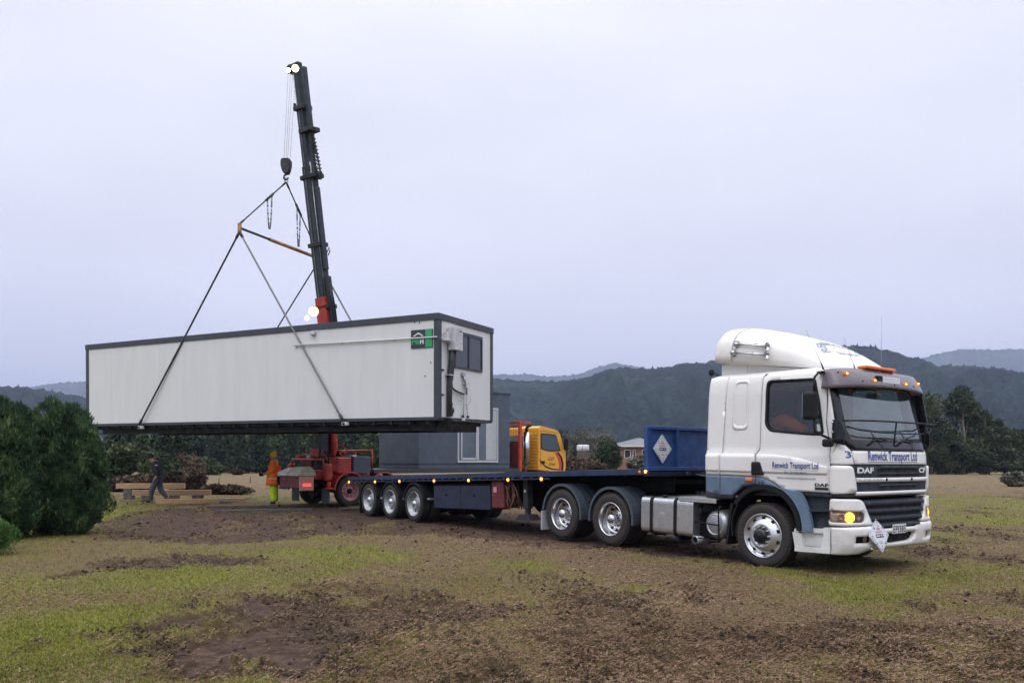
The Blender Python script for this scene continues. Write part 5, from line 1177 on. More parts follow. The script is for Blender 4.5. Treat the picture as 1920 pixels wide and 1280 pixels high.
# tool boxes below the deck and a spare wheel rack
for s in (-1, 1):
    mb = MB(); mb.box(2.08, 4.46, min(s*1.15, s*.62), max(s*1.15, s*.62), .335-.02, .865-.02, bev=.012); tb = mb.build('tool_box', M['blue_dark'], TL)
    mb = MB()
    mb.box(2.06, 4.48, min(s*1.155, s*.6), max(s*1.155, s*.6), .862, .885); mb.box(3.26, 3.275, min(s*1.1515, s*1.1), max(s*1.1515, s*1.1), .34, .84)
    for x in (2.65, 3.85): mb.box(x-.05, x+.05, min(s*1.155, s*1.16), max(s*1.155, s*1.16), .60, .66, bev=.004)
    mb.build('tool_box_trim', M['chassis'], tb)
mb = MB(); mb.box(4.60, 4.72, -1.16, -1.15, .70, .82); mb.build('reflector', M['pink_text'], TL)
mb = MB(); mb.box(4.50, 4.95, -1.14, -.7, .36, .95, bev=.02); mb.build('rail_box', M['red_dark'], TL)
r_ = random.Random(3); mb = MB()
for i in range(16):
    y = -1.02+.03*i; pts = [(4.97+r_.uniform(0, .25), -1.12+r_.uniform(0, .2), .93-r_.uniform(0, .1))]
    for j in range(3): p = pts[-1]; pts.append((p[0]+r_.uniform(-.08, .1), p[1]+r_.uniform(-.06, .06), p[2]-r_.uniform(.10, .20)))
    mb.tube(pts, r_.uniform(.010, .024), 6)
mb.build('tie_down_chain', M['rust'], TL)
# landing legs
for s in (-1, 1):
    mb = MB(); mb.box(5.42, 5.58, min(s*.98, s*.84), max(s*.98, s*.84), .36, 1.0, bev=.01); mb.box(5.45, 5.55, min(s*.95, s*.87), max(s*.95, s*.87), .20, .40); mb.prism([(5.25, .12), (5.75, .12), (5.66, .24), (5.34, .24)], 'y', s*1.04, s*.78); mb.tube([(5.5, s*.9, .8), (5.2, s*.5, .75)], .03, 6)
    lg_ = mb.build('landing_leg', M['steel_dark'], TL)
    mb = MB(); mb.box(5.47, 5.53, min(s*.985, s*.99), max(s*.985, s*.99), .70, .76); mb.build('leg_plate', M['white_low'], lg_)
# side lamps, hanging just under the rail
for x, dz in [(-2.50, -.155), (-.86, -.155), (.515, -.155), (2.24, -.155), (3.74, -.155), (5.24, -.155), (6.36, -.15), (9.06, -.055), (9.20, -.050)]:
    for s in (-1, 1):
        mb = MB(); mb.sphere((x, s*1.236, DZ+dz), .030, 12, 8, 0, (1.1, .8, 1)); l_ = mb.build('side_lamp', M['amber_core'] if s < 0 and x not in (9.06,) else M['amber_off'], TL)
        mb = MB(); mb.lathe([(.048, -.01), (.048, .012), (.001, .014)], 'y', 16, 0, (x, s*1.225, DZ+dz)); mb.build('lamp_base', M['amber_off'], l_)
# wheels, guards and flaps
w0 = make_wheel('trailer', .44, .27, TL, 1.25, -1, .44-.0375)
for x in (0, -1.25): copy_wheel(w0, x, -1, .44-x*.03)
for x in (1.25, 0, -1.25): copy_wheel(w0, x, 1, .44-x*.03)
for s in (-1, 1):
    for x in (1.25, 0, -1.25):
        fender(TL, x, .45-x*.03, .515, 12, 168, s*1.238, s*.80, M['black'], ribs=2)
    mb = MB()
    for x in (.625, -.625, 1.85): mb.box(x-.03, x+.10, min(s*1.0, s*1.19), max(s*1.0, s*1.19), .50, .55, bev=.01)
    mb.build('guard_bracket', M['alloy_dull'], TL)
    mb = MB(); mb.box(-1.86, -1.845, min(s*1.22, s*.8), max(s*1.22, s*.8), .10, .58, bev=.003); mb.build('mud_flap', M['black'], TL)
mb = MB()
mb.lathe([(.26, -.13), (.42, -.13), (.44, -.10), (.44, .10), (.42, .13), (.26, .13)], 'y', 36); it = mb.build('inner_wheel', M['rubber'], TL); it.location = (1.25, -.82, .40)
for x, y in ((0, -.82), (-1.25, -.82), (1.25, .82), (0, .82), (-1.25, .82)): c = it.copy(); COL.objects.link(c); c.location = (x, y, .44-x*.03)
mb = MB(); mb.lathe([(.001, -.16), (.25, -.15), (.42, -.13), (.44, -.08), (.44, .10), (.42, .13), (.001, .14)], 'y', 36, 0, (4.6, .35, .62)); mb.build('spare_wheel', M['rubber'], TL)
# headboard across the front
mb = MB(); z0, z1 = DZ-.02, DZ+.73
mb.box(XH-.03, XH-.012, -1.22, 1.22, z0+.03, z1-.02); mb.box(XH-.05, XH+.04, -1.24, 1.24, z1-.06, z1, bev=.008); mb.box(XH-.05, XH+.045, -1.24, 1.24, z0-.02, z0+.05, bev=.008)
for y in (-1.215, -.46, .46, 1.215): mb.box(XH-.045, XH+.035, y-.027, y+.027, z0, z1-.03, bev=.006)
mb.prism([(-1.19, z1-.06), (-1.04, z1-.06), (-1.19, z1-.22)], 'x', XH-.01, XH+.02)
hb = mb.build('headboard', M['blue'], TL)
placard(hb, Matrix.Translation((XH+.005, -.85, DZ+.34)) @ Matrix.Diagonal((1, .92, 1.0, 1)), .255)
mb = MB(); mb.box(XH-.05, XH+.02, -1.24, 1.24, DZ-.13, DZ-.045, bev=.005); mb.box(XH-.02, XH+.03, -1.15, -.45, DZ-.10, DZ-.085)
for y in (-.25, -.05, .12): mb.cyl((XH, y, DZ-.09), (XH+.07, y, DZ-.09), .035, 10)
mb.build('front_beam', M['blue_dark'], TL)

# ---------------------------------------------------------------- the lifted cabin
CO = Vector((-1.952, 20.904, 2.658)); CM = Matrix.Translation(CO) @ Matrix.Rotation(-.471, 4, 'Z') @ Matrix.Rotation(.004, 4, 'Y') @ Matrix.Rotation(.013, 4, 'X')
PC = empty('portable_cabin', (0, 0, 0), label='long white portable cabin with charcoal trim hanging from the crane slings', cat='cabin'); PC.matrix_world = CM
LC, WC, HC = 14.41, 3.0, 2.774
# y runs away from the camera, x is 0 at the right end and -LC at the left
mb = MB(); x = -.14
n = 12; pw = (LC-.28)/n
for i in range(n):
    a = -LC+.14+pw*i; mb.box(a+.0012, a+pw-.0012, -.0, .06, .03, HC-.16); mb.box(a+.003, a+pw-.003, WC-.06, WC, .03, HC-.16)
for s0 in (-LC+.004, -.064):
    mb.box(s0, s0+.06, .10, .50, .03, HC-.16); mb.box(s0, s0+.06, .506, WC-.08, .03, HC-.16)
mb.build('wall_panel', M['cabin_wall'], PC)
mb = MB(); mb.box(-LC+.1, -.1, .03, WC-.03, .0, .02); mb.box(-LC+.08, -.08, .05, WC-.05, .05, HC-.2); mb.build('cabin_core', M['cabin_trim'], PC)
mb = MB(); mb.box(-LC-.03, .03, -.03, WC+.03, HC-.175, HC, bev=.008); mb.build('roof_trim', M['cabin_trim'], PC)
for x, y in ((-.14, -.012), (-LC-.012, -.012), (-.14, WC-.14), (-LC-.012, WC-.14)):
    mb = MB(); mb.box(x, x+.152, y, y+.152, -.02, HC-.15); mb.build('corner_post', M['cabin_trim'], PC)
mb = MB(); mb.box(-LC+.02, -.02, -.005, WC+.005, -.055, .028); mb.build('floor_rim', M['cabin_trim'], PC)
mb = MB()
for y in (.30, WC-.42):
    mb.box(-LC+.35, -.35, y, y+.12, -.32, -.30); mb.box(-LC+.35, -.35, y, y+.12, -.08, -.06); mb.box(-LC+.35, -.35, y+.05, y+.07, -.31, -.06)
for i in range(24): x = -LC+.4+i*(LC-.8)/23; mb.box(x-.04, x+.04, .06, WC-.06, -.16, -.055)
mb.prism([(-1.0, -.33), (-.35, -.33), (-.2, -.06), (-1.0, -.06)], 'y', .45, WC-.5); mb.box(-LC+.35, -1.0, .42, WC-.42, -.22, -.16)
mb.box(-LC+.6, -.9, .12, .20, -.14, -.07); mb.build('subfloor', M['cabin_under'], PC)
# end window
mb = MB(); y0, y1, z0, z1 = .80, 2.34, 1.40, 2.42
for a in ((y0, y1, z1-.09, z1), (y0, y1, z0, z0+.05), (y0, y0+.05, z0+.05, z1-.09), (y1-.05, y1, z0+.05, z1-.09), ((y0+y1)/2-.03, (y0+y1)/2+.03, z0+.05, z1-.09)): mb.box(-.005, .035, *a)
wn = mb.build('window', M['cabin_trim'], PC); mb = MB(); mb.box(-.003, .010, y0+.04, y1-.04, z0+.04, z1-.08); mb.build('window_pane', M['pane_dark'], wn)
mb = MB(); mb.box(-.003, .008, y0+.06, y0+.30, z0+.06, z0+.62); mb.build('blind', M['alloy_dull'], wn)
# water heater box, pipes, taps, hoses
mb = MB(); mb.box(.03, .27, .42, .82, 1.83, 2.46, bev=.02); hx = mb.build('heater_box', M['meter'], PC)
mb = MB(); mb.box(.272, .276, .62, .74, 2.33, 2.36); mb.build('heater_slot', M['black'], hx)
mb = MB(); mb.box(.0, .14, .22, .40, 2.02, 2.30, bev=.015); mb.box(.0, .20, .16, .34, 2.05, 2.10, bev=.01); mb.tube([(.08, .30, 2.3), (.08, .30, 2.44)], .02, 8); mb.build('junction_box', M['meter'], PC)
mb = MB(); mb.tube([(.12, .50, 1.86), (.09, .50, 1.5), (.07, .47, 1.2), (.07, .44, .8), (.07, .42, -.30)], .075, 12); mb.tube([(.12, .68, 1.86), (.09, .64, 1.5), (.07, .60, 1.15), (.06, .56, 1.0), (.06, .60, .82), (.06, .80, .76), (.05, 1.22, .70)], .028, 8)
mb.tube([(.10, .60, 1.85), (.08, .58, 1.4), (.07, .56, 1.05)], .04, 8)
for z, y, r in ((.38, .56, .075), (.22, .62, .09), (.12, .58, .07), (.26, .52, .10)): mb.sphere((.05, y, z), r, 8, 6, 0, (.5, 1, 1))
mb.build('black_pipe', M['pipe'], PC)
mb = MB()
for z in (1.16, .02): mb.box(.0, .155, .33, .56, z-.012, z+.012)
for z in (1.28, .62): mb.box(-.0, .03, .16, .24, z-.02, z+.02, 1)
mb.build('pipe_clip', [M['alloy'], M['black']], PC)
mb = MB(); mb.box(.01, .07, 1.16, 1.30, 1.20, 1.30, bev=.01); mb.cyl((.05, 1.24, 1.2), (.05, 1.32, .95), .035, 10); mb.tube([(.06, 1.18, .98), (.06, 1.50, 1.02)], .018, 8); mb.cyl((.06, 1.36, 1.02), (.06, 1.36, .70), .03, 10); mb.sphere((.07, 1.34, .88), .045, 8, 6); mb.build('water_tap', M['alloy_dull'], PC)
mb = MB(); mb.tube([(.06, 1.24, .72), (.05, 1.22, .40), (.05, 1.22, .10)], .010, 6); mb.tube([(.06, 1.38, .72), (.05, 1.40, .35), (.05, 1.44, .10)], .010, 6); mb.tube([(.05, .86, .60), (.06, .95, .50), (.06, 1.12, .52), (.05, 1.24, .66)], .008, 6); mb.tube([(.05, 1.30, .42), (.06, 1.45, .42), (.06, 1.58, .52), (.05, 1.62, .66)], .008, 6)
mb.sphere((.05, 1.19, .08), .04, 8, 6, 1); mb.sphere((.05, 1.46, .08), .04, 8, 6, 1); mb.build('hose', [M['alloy_dull'], M['black']], PC)
mb = MB(); mb.box(.0, .006, 1.20, 1.40, -.05+.02, .20); mb.build('paper_tag', M['placard'], PC)
# conduit along the long wall
mb = MB(); mb.tube([(-4.96, -.045, 2.20), (-.02, -.045, 2.13)], .022, 8)
for x in (-4.9, -3.2, -1.4): mb.box(x-.03, x+.03, -.04, .0, 2.13, 2.20)
mb.build('conduit', M['pipe_white'], PC)
mb = MB(); mb.box(-4.32, -4.14, -.10, .0, 2.46, 2.56, bev=.01); mb.build('wall_lamp', M['meter'], PC)
mb = MB()
for x, z in ((-.24, 1.47), (-.42, 1.12), (-.6, 2.55), (-.75, 2.57)): mb.sphere((x, -.005, z), .020, 8, 6)
mb.build('screw_cap', M['black'], PC)
# company board
f = lambda u, v, o: Vector((u, -.030-o, v))
mb = MB(); mb.box(-.86, -.17, -.024, 0, 1.87, 2.36); sg = mb.build('sign_board', M['sign_dark'], PC)
mb = MB(); mb.box(-.395, -.19, -.031, -.025, 1.885, 2.35); mb.build('sign_stripe', M['green_sign'], sg)
mb = MB(); put_text(mb, 'PB', f, -.83, 1.985, .12, .25, bold=.05, mi=0); put_text(mb, 'H', f, -.565, 1.985, .12, .12, bold=.05, mi=1)
mb.add([f(-.80, 2.19, 0), f(-.62, 2.29, 0), f(-.44, 2.19, 0), f(-.50, 2.19, 0), f(-.62, 2.25, 0), f(-.74, 2.19, 0)], [(0, 5, 4, 1), (1, 4, 3, 2)], 1)
mb.box(-.83, -.44, -.031, -.028, 1.950, 1.965, 2); mb.box(-.80, -.47, -.031, -.028, 1.915, 1.927, 2)
mb.build('sign_lettering', [M['green_sign'], M['white_text'], M['fender']], sg)
# roof clips: faint vertical joints are the gaps between panels; lifting lugs below
lug = []
for x in (-11.6, -3.09):
    for y, q in ((-.08, -1), (WC+.08, 1)):
        mb = MB(); mb.box(x-.10, x+.10, min(y, y-q*.12), max(y, y-q*.12), -.17, -.07, bev=.02); l_ = mb.build('lifting_lug', M['white_low'], PC); mb = MB(); mb.cyl((x, y-.06, -.12), (x, y+.06, -.12), .03, 8); mb.build('lug_pin', M['steel_dark'], l_)
        lug.append(CM @ Vector((x, y+q*.02, -.05)))

# ---------------------------------------------------------------- slings
def edge_pt(x, y): return CM @ Vector((x, y, 0))
N1 = Vector((-8.37, 24.17, 8.62)); N2 = Vector((-6.74, 27.37, 8.52)); HK = Vector((-7.46, 25.95, 10.70))
SB = empty('spreader_bar', N1, label='slim yellow and black spreader bar slung level above the lifted cabin', cat='spreader bar')
def tubeW(parent, name, pts, r, m, seg=8): 
    mb = MB(); inv = parent.matrix_world.inverted() if parent.matrix_world != Matrix() or parent.type == 'EMPTY' else Matrix()
    mb.tube([Vector(p)-parent.location for p in pts], r, seg); return mb.build(name, m, parent)
mid = N1.lerp(N2, .36)
tubeW(SB, 'inner_tube', [N1, mid], .040, M['rope_dark']); tubeW(SB, 'outer_tube', [mid.lerp(N1, .02), N2], .060, M['spreader'])
for p in (N1, N2): mb = MB(); q = p-SB.location; mb.box(q.x-.05, q.x+.05, q.y-.06, q.y+.06, q.z-.14, q.z+.14, bev=.02); mb.build('end_plate', M['spreader'], SB)
LB = ['long grey sling from the spreader bar to the near right lifting point', 'black sling from the spreader bar to the near left lifting point', 'grey sling down the far right side of the cabin', 'black sling down the far left side of the cabin']
def sling(a, bpt, r, m, lab, sag=0., name='lifting_sling'):
    o = empty(name, a, label=lab, cat='sling', group=None)
    n = 10; pts = [a.lerp(bpt, i/n)-Vector((0, 0, sag*sin(pi*i/n))) for i in range(n+1)]
    tubeW(o, 'strap', pts, r, M[m]); d = (bpt-a).normalized()
    for p in (a+d*.12, bpt-d*.12): tubeW(o, 'shackle', [p-d*.1, p+d*.1], r*1.5, M['steel_dark'])
    return o
bo = Vector((0, 0, -.12))
# over the edge of the far side the slings pass outside the wall
sling(N1+bo, lug[2], .030, 'rope_grey', LB[0]); sling(N1+bo, lug[0], .028, 'rope_dark', LB[1]); sling(N2+bo, lug[3], .030, 'rope_grey', LB[2]); sling(N2+bo, lug[1], .024, 'rope_dark', LB[3])
def chain_leg(a, bpt, lab, t0, t1, drop, off):
    o = sling(a, bpt, .022, 'rope_dark', lab)
    p0, p1 = a.lerp(bpt, t0), a.lerp(bpt, t1); 
    tubeW(o, 'chain_grip', [a.lerp(bpt, t0-.03), a.lerp(bpt, t1+.03)], .040, M['steel_dark'])
    pts = []; ctr = (p0+p1)/2
    for i in range(31):
        t = i/30; s = (t-.5)*2; w = (1-abs(s)**5)**.2; p = p0.lerp(p1, t); pts.append(p+Vector((0, 0, -drop*(1-abs(s)**2.4))))
    mb = MB()
    for i in range(0, len(pts)-1):
        L_ = (pts[i+1]-pts[i]).length; k = max(1, int(L_/.07))
        for j in range(k):
            c = pts[i].lerp(pts[i+1], (j+.5)/k)-o.location; d = (pts[i+1]-pts[i]).normalized()*.040; mb.tube([c-d, c+d], .017 if (i+j) % 2 else .026, 6)
    mb.build('loose_chain', M['rope_grey'], o)
HB = HK+Vector((0, 0, -.05))
chain_leg(HB, N1+Vector((0, 0, .12)), 'chain sling leg from the hook down to the left end of the spreader bar', .32, .42, 1.0, 1)
chain_leg(HB, N2+Vector((0, 0, .12)), 'chain sling leg from the hook down to the right end of the spreader bar', .32, .42, 1.2, 1)
mr2 = empty('master_ring', HK, label='oval lifting ring between the crane hook and the chain slings', cat='ring')
mb = MB(); mb.tube([(.055*cos(a), .0, .09*sin(a)) for a in np.linspace(0, 2*pi, 21)], .016, 6, cap=False); mb.build('ring', M['alloy_dull'], mr2)

# ---------------------------------------------------------------- red crane truck
CA = radians(45); CTm = frame(-6.25, 27.15, CA)
CT = empty('crane_truck', (-6.25, 27.15, 0), (0, 0, CA), label='red crane truck with yellow cab and raised dark telescopic boom', cat='crane truck')
def box_(name, m, *a, parent=CT, bev=.01): mb = MB(); mb.box(*a, bev=bev); return mb.build(name, M[m], parent)
mb = MB()
for y in (-.42, .42): mb.box(-1.75, 11.2, y-.04, y+.04, .72, .98)
for x in (-1.6, 0, 1.4, 3.5, 5.5, 7.5, 9.9): mb.box(x-.06, x+.06, -.4, .4, .76, .94)
for x in (0, 1.38, 9.9): mb.cyl((x, -1.0, .5), (x, 1.0, .5), .08, 10)
mb.box(8.9, 10.9, -.5, .5, .5, 1.1); mb.build('chassis', M['chassis'], CT)
box_('deck', 'cabin_trim', .95, 8.2, -1.22, 1.22, 1.08, 1.22)
box_('side_rail', 'red', -1.2, .95, -.98, .98, .90, 1.06)
cw = make_wheel('crane', .50, .28, CT, 0, -1)
for x, s in ((1.38, -1), (0, 1), (1.38, 1), (9.9, -1), (9.9, 1)): copy_wheel(cw, x, s, .50)
for s in (-1, 1): fender(CT, 0, .52, .62, 5, 178, s*1.25, s*.70, M['red'], ribs=2); fender(CT, 1.38, .52, .60, 10, 168, s*1.25, s*.70, M['red'], ribs=2)
for s in (-1, 1): mb = MB(); mb.box(-.78, -.765, min(s*1.2, s*.72), max(s*1.2, s*.72), .12, .60); mb.build('mud_flap', M['fender'], CT)
# toolbox with a pale folding lid on the tail, lamps
mb = MB(); mb.box(-1.85, -1.32, -1.16, .10, .62, 1.02, bev=.02); tb = mb.build('tail_box', M['red_dark'], CT)
mb = MB(); mb.prism([(-1.90, 1.02), (-1.28, 1.02), (-1.30, 1.16), (-1.46, 1.31), (-1.66, 1.29), (-1.90, 1.10)], 'y', -1.19, -.42); mb.build('box_lid', M['cream'] if 'cream' in M else M['curtain'], tb)
mb = MB(); mb.prism([(-1.90, 1.02), (-1.28, 1.02), (-1.34, 1.26), (-1.50, 1.28), (-1.90, 1.12)], 'y', -.40, .14); mb.build('box_lid', M['meter'], tb)
mb = MB(); mb.box(-1.86, -1.36, -1.205, -1.165, .55, 1.0, bev=.01); lp = mb.build('lamp_board', M['pink_wall'], CT)
mb = MB(); mb.box(-1.76, -1.46, -1.222, -1.206, .68, .78, bev=.004); mb.build('tail_light', M['tail'] if 'tail' in M else M['red'], lp)
mb = MB(); mb.box(-1.90, -1.87, -.6, .05, .58, .66); mb.build('tow_bar', M['steel_dark'], CT)
box_('outrigger_beam', 'red', -.93, -.6, -1.12, 1.12, .98, 1.20, bev=.02)
for s in (-1, 1): mb = MB(); mb.box(-.93, -.70, min(s*1.08, s*1.24), max(s*1.08, s*1.24), .85, 1.40, bev=.04); mb.cyl((-.80, s*1.2, .62), (-.80, s*1.2, .82), .06, 12); mb.lathe([(.001, 0), (.13, 0), (.13, .04), (.001, .05)], 'z', 16, 0, (-.80, s*1.2, .58)); mb.build('outrigger_leg', M['red'], CT)
box_('valve_block', 'red', -.45, .10, -1.15, -.62, 1.08, 1.62, bev=.04); box_('oil_tank', 'grey_cab', .15, .85, -1.18, -.55, 1.08, 1.66, bev=.03)
box_('control_box', 'red_dark', -.50, .2, .35, 1.1, 1.08, 1.75, bev=.04); box_('pump_housing', 'red', .10, .8, .3, 1.15, 1.08, 1.50, bev=.04)
mb = MB(); mb.tube([(.90, -1.18, 1.2), (.90, -1.18, 1.86), (.90, 1.0, 1.86), (.90, 1.0, 1.2)], .035, 6); mb.tube([(.90, -.2, 1.86), (.90, -.2, 1.2)], .03, 6); mb.build('guard_frame', M['red'], CT)
box_('white_panel', 'placard', .86, .875, -1.12, -1.0, 1.25, 1.62, bev=.002)
r_ = random.Random(8); mb = MB()
for i in range(14):
    p = Vector((r_.uniform(-.5, .4), r_.uniform(-.6, .5), r_.uniform(1.3, 1.7))); pts = [p]
    for j in range(4): p = p+Vector((r_.uniform(-.2, .2), r_.uniform(-.2, .2), r_.uniform(-.05, .22))); pts.append(p)
    mb.tube(pts, .022, 6, i % 2)
mb.build('hydraulic_hose', [M['black'], M['red']], CT)
for k in range(16):
    x0, y0 = r_.uniform(-.9, .6), r_.uniform(-1.1, .8); s0 = r_.uniform(.08, .2); z0 = r_.uniform(1.2, 1.7)
    box_(['valve', 'fitting', 'gauge_box'][k % 3], ['red', 'red_dark', 'steel_dark', 'red', 'alloy_dull'][k % 5], x0, x0+s0, y0, y0+s0*1.3, z0, z0+s0*r_.uniform(.6, 1.4), bev=.02)
mb = MB(); mb.tube([(-.95, -1.1, 1.2), (-.95, -1.1, 1.55), (-.95, .9, 1.55), (-.95, .9, 1.2)], .03, 6); mb.build('guard_frame', M['red'], CT)
# slewing column
CTI = CTm.inverted()
mb = MB(); mb.lathe([(.001, 1.06), (.42, 1.06), (.42, 1.25), (.30, 1.32), (.30, 1.55), (.24, 1.60), (.001, 1.6)], 'z', 24, 0, (-.25, 0, 0)); mb.build('slewing_ring', M['steel_dark'], CT)
mb = MB(); mb.prism([(-.50, 1.5), (.02, 1.5), (-.05, 3.0), (-.08, 4.6), (-.40, 4.6), (-.44, 3.0)], 'y', -.20, .16); mb.build('crane_column', M['boom'], CT)
mb = MB(); mb.prism([(.02, 1.6), (.16, 2.0), (.04, 2.9), (.12, 4.7), (-.06, 4.7), (-.04, 3.0), (-.02, 1.6)], 'y', -.24, .20); mb.tube([(-.1, -.28, 1.7), (-.1, -.30, 4.4)], .06, 10); mb.tube([(.1, .24, 1.7), (.0, .26, 4.4)], .05, 10); mb.build('column_brace', M['red'], CT)
mb = MB(); mb.tube([(-.4, 0, 2.4), (-.62, .10, 2.42)], .02, 6); mb.sphere((-.70, .12, 2.40), .09, 10, 6, 0, (1.2, .8, .5)); mb.build('column_lamp', M['alloy'], CT)
# boom, in world space, sections along a leaning axis
B0 = Vector((-6.12, 26.90, 4.4)); B1 = Vector((-7.03, 25.78, 14.33)); bd = (B1-B0).normalized(); bl = (B1-B0).length
bx = Vector((1.25, -.9, 0)).normalized(); bx = (bx-bd*bx.dot(bd)).normalized(); by = bd.cross(bx)
BM = Matrix(((bx.x, by.x, bd.x, B0.x), (bx.y, by.y, bd.y, B0.y), (bx.z, by.z, bd.z, B0.z), (0, 0, 0, 1)))
LBm = CTI @ BM
def bbox(name, m, *a, parent=CT, bev=.012): mb = MB(); mb.box(*a, bev=bev, mtx=LBm); return mb.build(name, M[m], parent)
bbox('boom_base', 'red', -.22, .26, -.22, .22, -.2, 2.62)
mb = MB(); mb.prism([(-.22, 1.0), (-.62, .1), (-.55, -.3), (.2, -.3), (.26, 1.2)], 'y', -.20, .20, mtx=LBm); mb.build('boom_knuckle', M['red'], CT)
bm_ = bbox('boom_section', 'boom', -.19, .17, -.17, .17, 2.55, 6.9)
bbox('boom_section', 'boom', -.165, .11, -.145, .145, 6.8, 8.75); bbox('boom_section', 'boom', -.135, .085, -.12, .12, 8.6, bl)
mb = MB(); mb.box(-.075, -.02, -.19, -.181, 2.6, 6.8, mtx=LBm); mb.box(-.06, -.02, -.165, -.156, 6.9, 8.7, mtx=LBm); mb.build('wear_strip', M['boom_worn'], bm_)
bbox('extension_ram', 'boom', .235, .40, -.10, .08, -.4, 3.3, bev=.04); bbox('extension_ram', 'boom', .21, .33, -.10, .08, 3.5, 6.2, bev=.04)
bbox('extension_ram', 'boom', .20, .34, -.08, .08, 7.3, bl-.05, bev=.03)
mb = MB(); mb.cyl((.16, -.10, 2.0), (.16, -.10, 7.0), .025, 8, mtx=LBm); mb.cyl((-.24, -.05, 1.2), (-.23, -.05, bl), .008, 6, mtx=LBm); mb.cyl((-.30, .05, .2), (-.22, 0, bl), .008, 6, mtx=LBm); mb.cyl((-.36, .05, .2), (-.30, 0, bl-1.8), .006, 6, mtx=LBm); mb.build('hydraulic_line', M['alloy_dull'], CT)
mb = MB()
for t, a_, b_ in ((2.3, -.30, .36), (4.35, -.28, .26), (6.55, -.29, .42), (8.0, -.10, .47), (8.75, -.24, .22)): mb = MB(); mb.box(a_, b_, -.22, .22, t-.07, t+.07, bev=.02, mtx=LBm); mb.build('boom_collar', M['steel_dark'], CT)
mb = MB()
mb.box(-.36, -.22, -.06, .06, 8.75, 8.90, bev=.01, mtx=LBm); mb.box(-.40, -.33, -.05, .05, 8.84, 9.0, bev=.01, mtx=LBm)
mb.box(.36, .50, -.03, .03, 7.99, 8.03, mtx=LBm); mb.box(-.33, -.2, -.04, .04, 1.9, 2.5, bev=.02, mtx=LBm); mb.build('boom_bracket', M['steel_dark'], CT)
mb = MB(); mb.tube([(.38, 0, 4.05), (.52, 0, 4.20), (.54, 0, 4.08), (.42, 0, 3.95)], .018, 6, mtx=LBm); mb.build('hose_eye', M['black'], CT)
mb = MB(); pts = [(.34, -.05, 7.95), (.33, -.05, 7.4), (.36, -.05, 6.8), (.42, -.05, 6.45), (.50, -.05, 6.40), (.55, -.05, 6.6), (.48, -.05, 7.2), (.40, -.05, 7.8)]
mb.tube(pts, .030, 6, mtx=LBm)
for i in range(len(pts)-1):
    a, c = Vector(pts[i]), Vector(pts[i+1])
    for j in range(5): q = a.lerp(c, j/5); mb.box(q.x-.045, q.x+.045, q.y-.05, q.y+.05, q.z-.018, q.z+.018, mtx=LBm)
mb.build('energy_chain', M['steel_dark'], CT)
mb = MB(); mb.tube([(.32, -.1, 3.3), (.46, -.1, 2.4), (.52, -.1, 1.6), (.45, -.1, .9)], .04, 8, mtx=LBm); mb.tube([(.30, .05, 3.3), (.42, .05, 2.3), (.44, .05, 1.3), (.36, .05, .3)], .03, 8, mtx=LBm); mb.build('boom_hose', M['black'], CT)
# boom head with sheave, work lights
mb = MB(); mb.box(-.46, .10, -.10, .10, bl-.05, bl+.16, bev=.03, mtx=LBm); mb.lathe([(.001, -.07), (.15, -.07), (.12, 0), (.15, .07), (.001, .07)], 'y', 20, 0, (-.36, 0, bl+.04), mtx=LBm); mb.build('boom_head', M['steel_dark'], CT)
def work_light(p, r):
    p = CTI @ Vector(p); mb = MB(); d = (CTI.to_3x3() @ Vector((.05, -1, -.25))).normalized(); q = d.to_track_quat('X', 'Z').to_matrix().to_4x4()
    mb.lathe([(r*.62, .034), (r*.4, .045), (.001, .05)], 'x', 20, 0, mtx=Matrix.Translation(p) @ q); l = mb.build('work_light', M['work_light'], CT); mb = MB(); mb.lathe([(r*.95, .036), (r*.8, .02), (r*.6, .032)], 'x', 20, 0, mtx=Matrix.Translation(p) @ q); mb.build('reflector', M['glare_ring'], l); mb = MB(); mb.lathe([(r, .035), (r, -.02), (r*.6, -.08), (.001, -.09)], 'x', 20, 0, mtx=Matrix.Translation(p) @ q); mb.build('light_housing', M['black'], l)  # the reflector here is a glowing ring painting the glare round the lamp
HT = BM @ Vector((0, -.3, bl-.08))
work_light(BM @ Vector((.20, -.30, bl-.16)), .12); work_light(BM @ Vector((-.14, -.30, bl-.12)), .075)
work_light((-6.55, 26.0, 6.42), .17); work_light((-6.76, 26.0, 6.20), .08)
hd_ = BM @ Vector((-.40, 0, bl-.05)); 
hkb = HK+Vector((0, 0, .20))
mb = MB()
for k, (dx, dy) in enumerate(((-.10, 0), (-.03, .03), (.05, 0), (.14, .03))): mb.tube([CTI @ (hd_+Vector((dx+.02, dy, 0))), CTI @ (hkb+Vector((dx*.8, dy, .45)))], .006, 5)
mb.build('hoist_rope', M['wire'], CT)
hc = CTI @ hkb; mb = MB(); q = CTm.inverted().to_3x3().to_4x4()
mb.prism(rounded([(-.16, .48), (.16, .48), (.17, .30), (.11, .06), (-.11, .06), (-.17, .30)], .05), 'y', -.09, .09, mtx=Matrix.Translation(hc) @ q)
mb.prism(rounded([(-.13, .50), (.13, .50), (.14, .30), (.08, .02), (-.08, .02), (-.14, .30)], .05), 'y', -.12, .12, mtx=Matrix.Translation(hc) @ q)
hk = mb.build('hook_block', M['steel_dark'], CT)
mb = MB(); mb.tube([(.0, 0, .06), (0, 0, -.0), (-.07, 0, -.05), (-.08, 0, -.12), (-.02, 0, -.18), (.05, 0, -.15), (.07, 0, -.09)], [.03, .03, .032, .034, .034, .028, .018], 8, mtx=Matrix.Translation(hc) @ q); mb.build('hook', M['steel_dark'], hk)
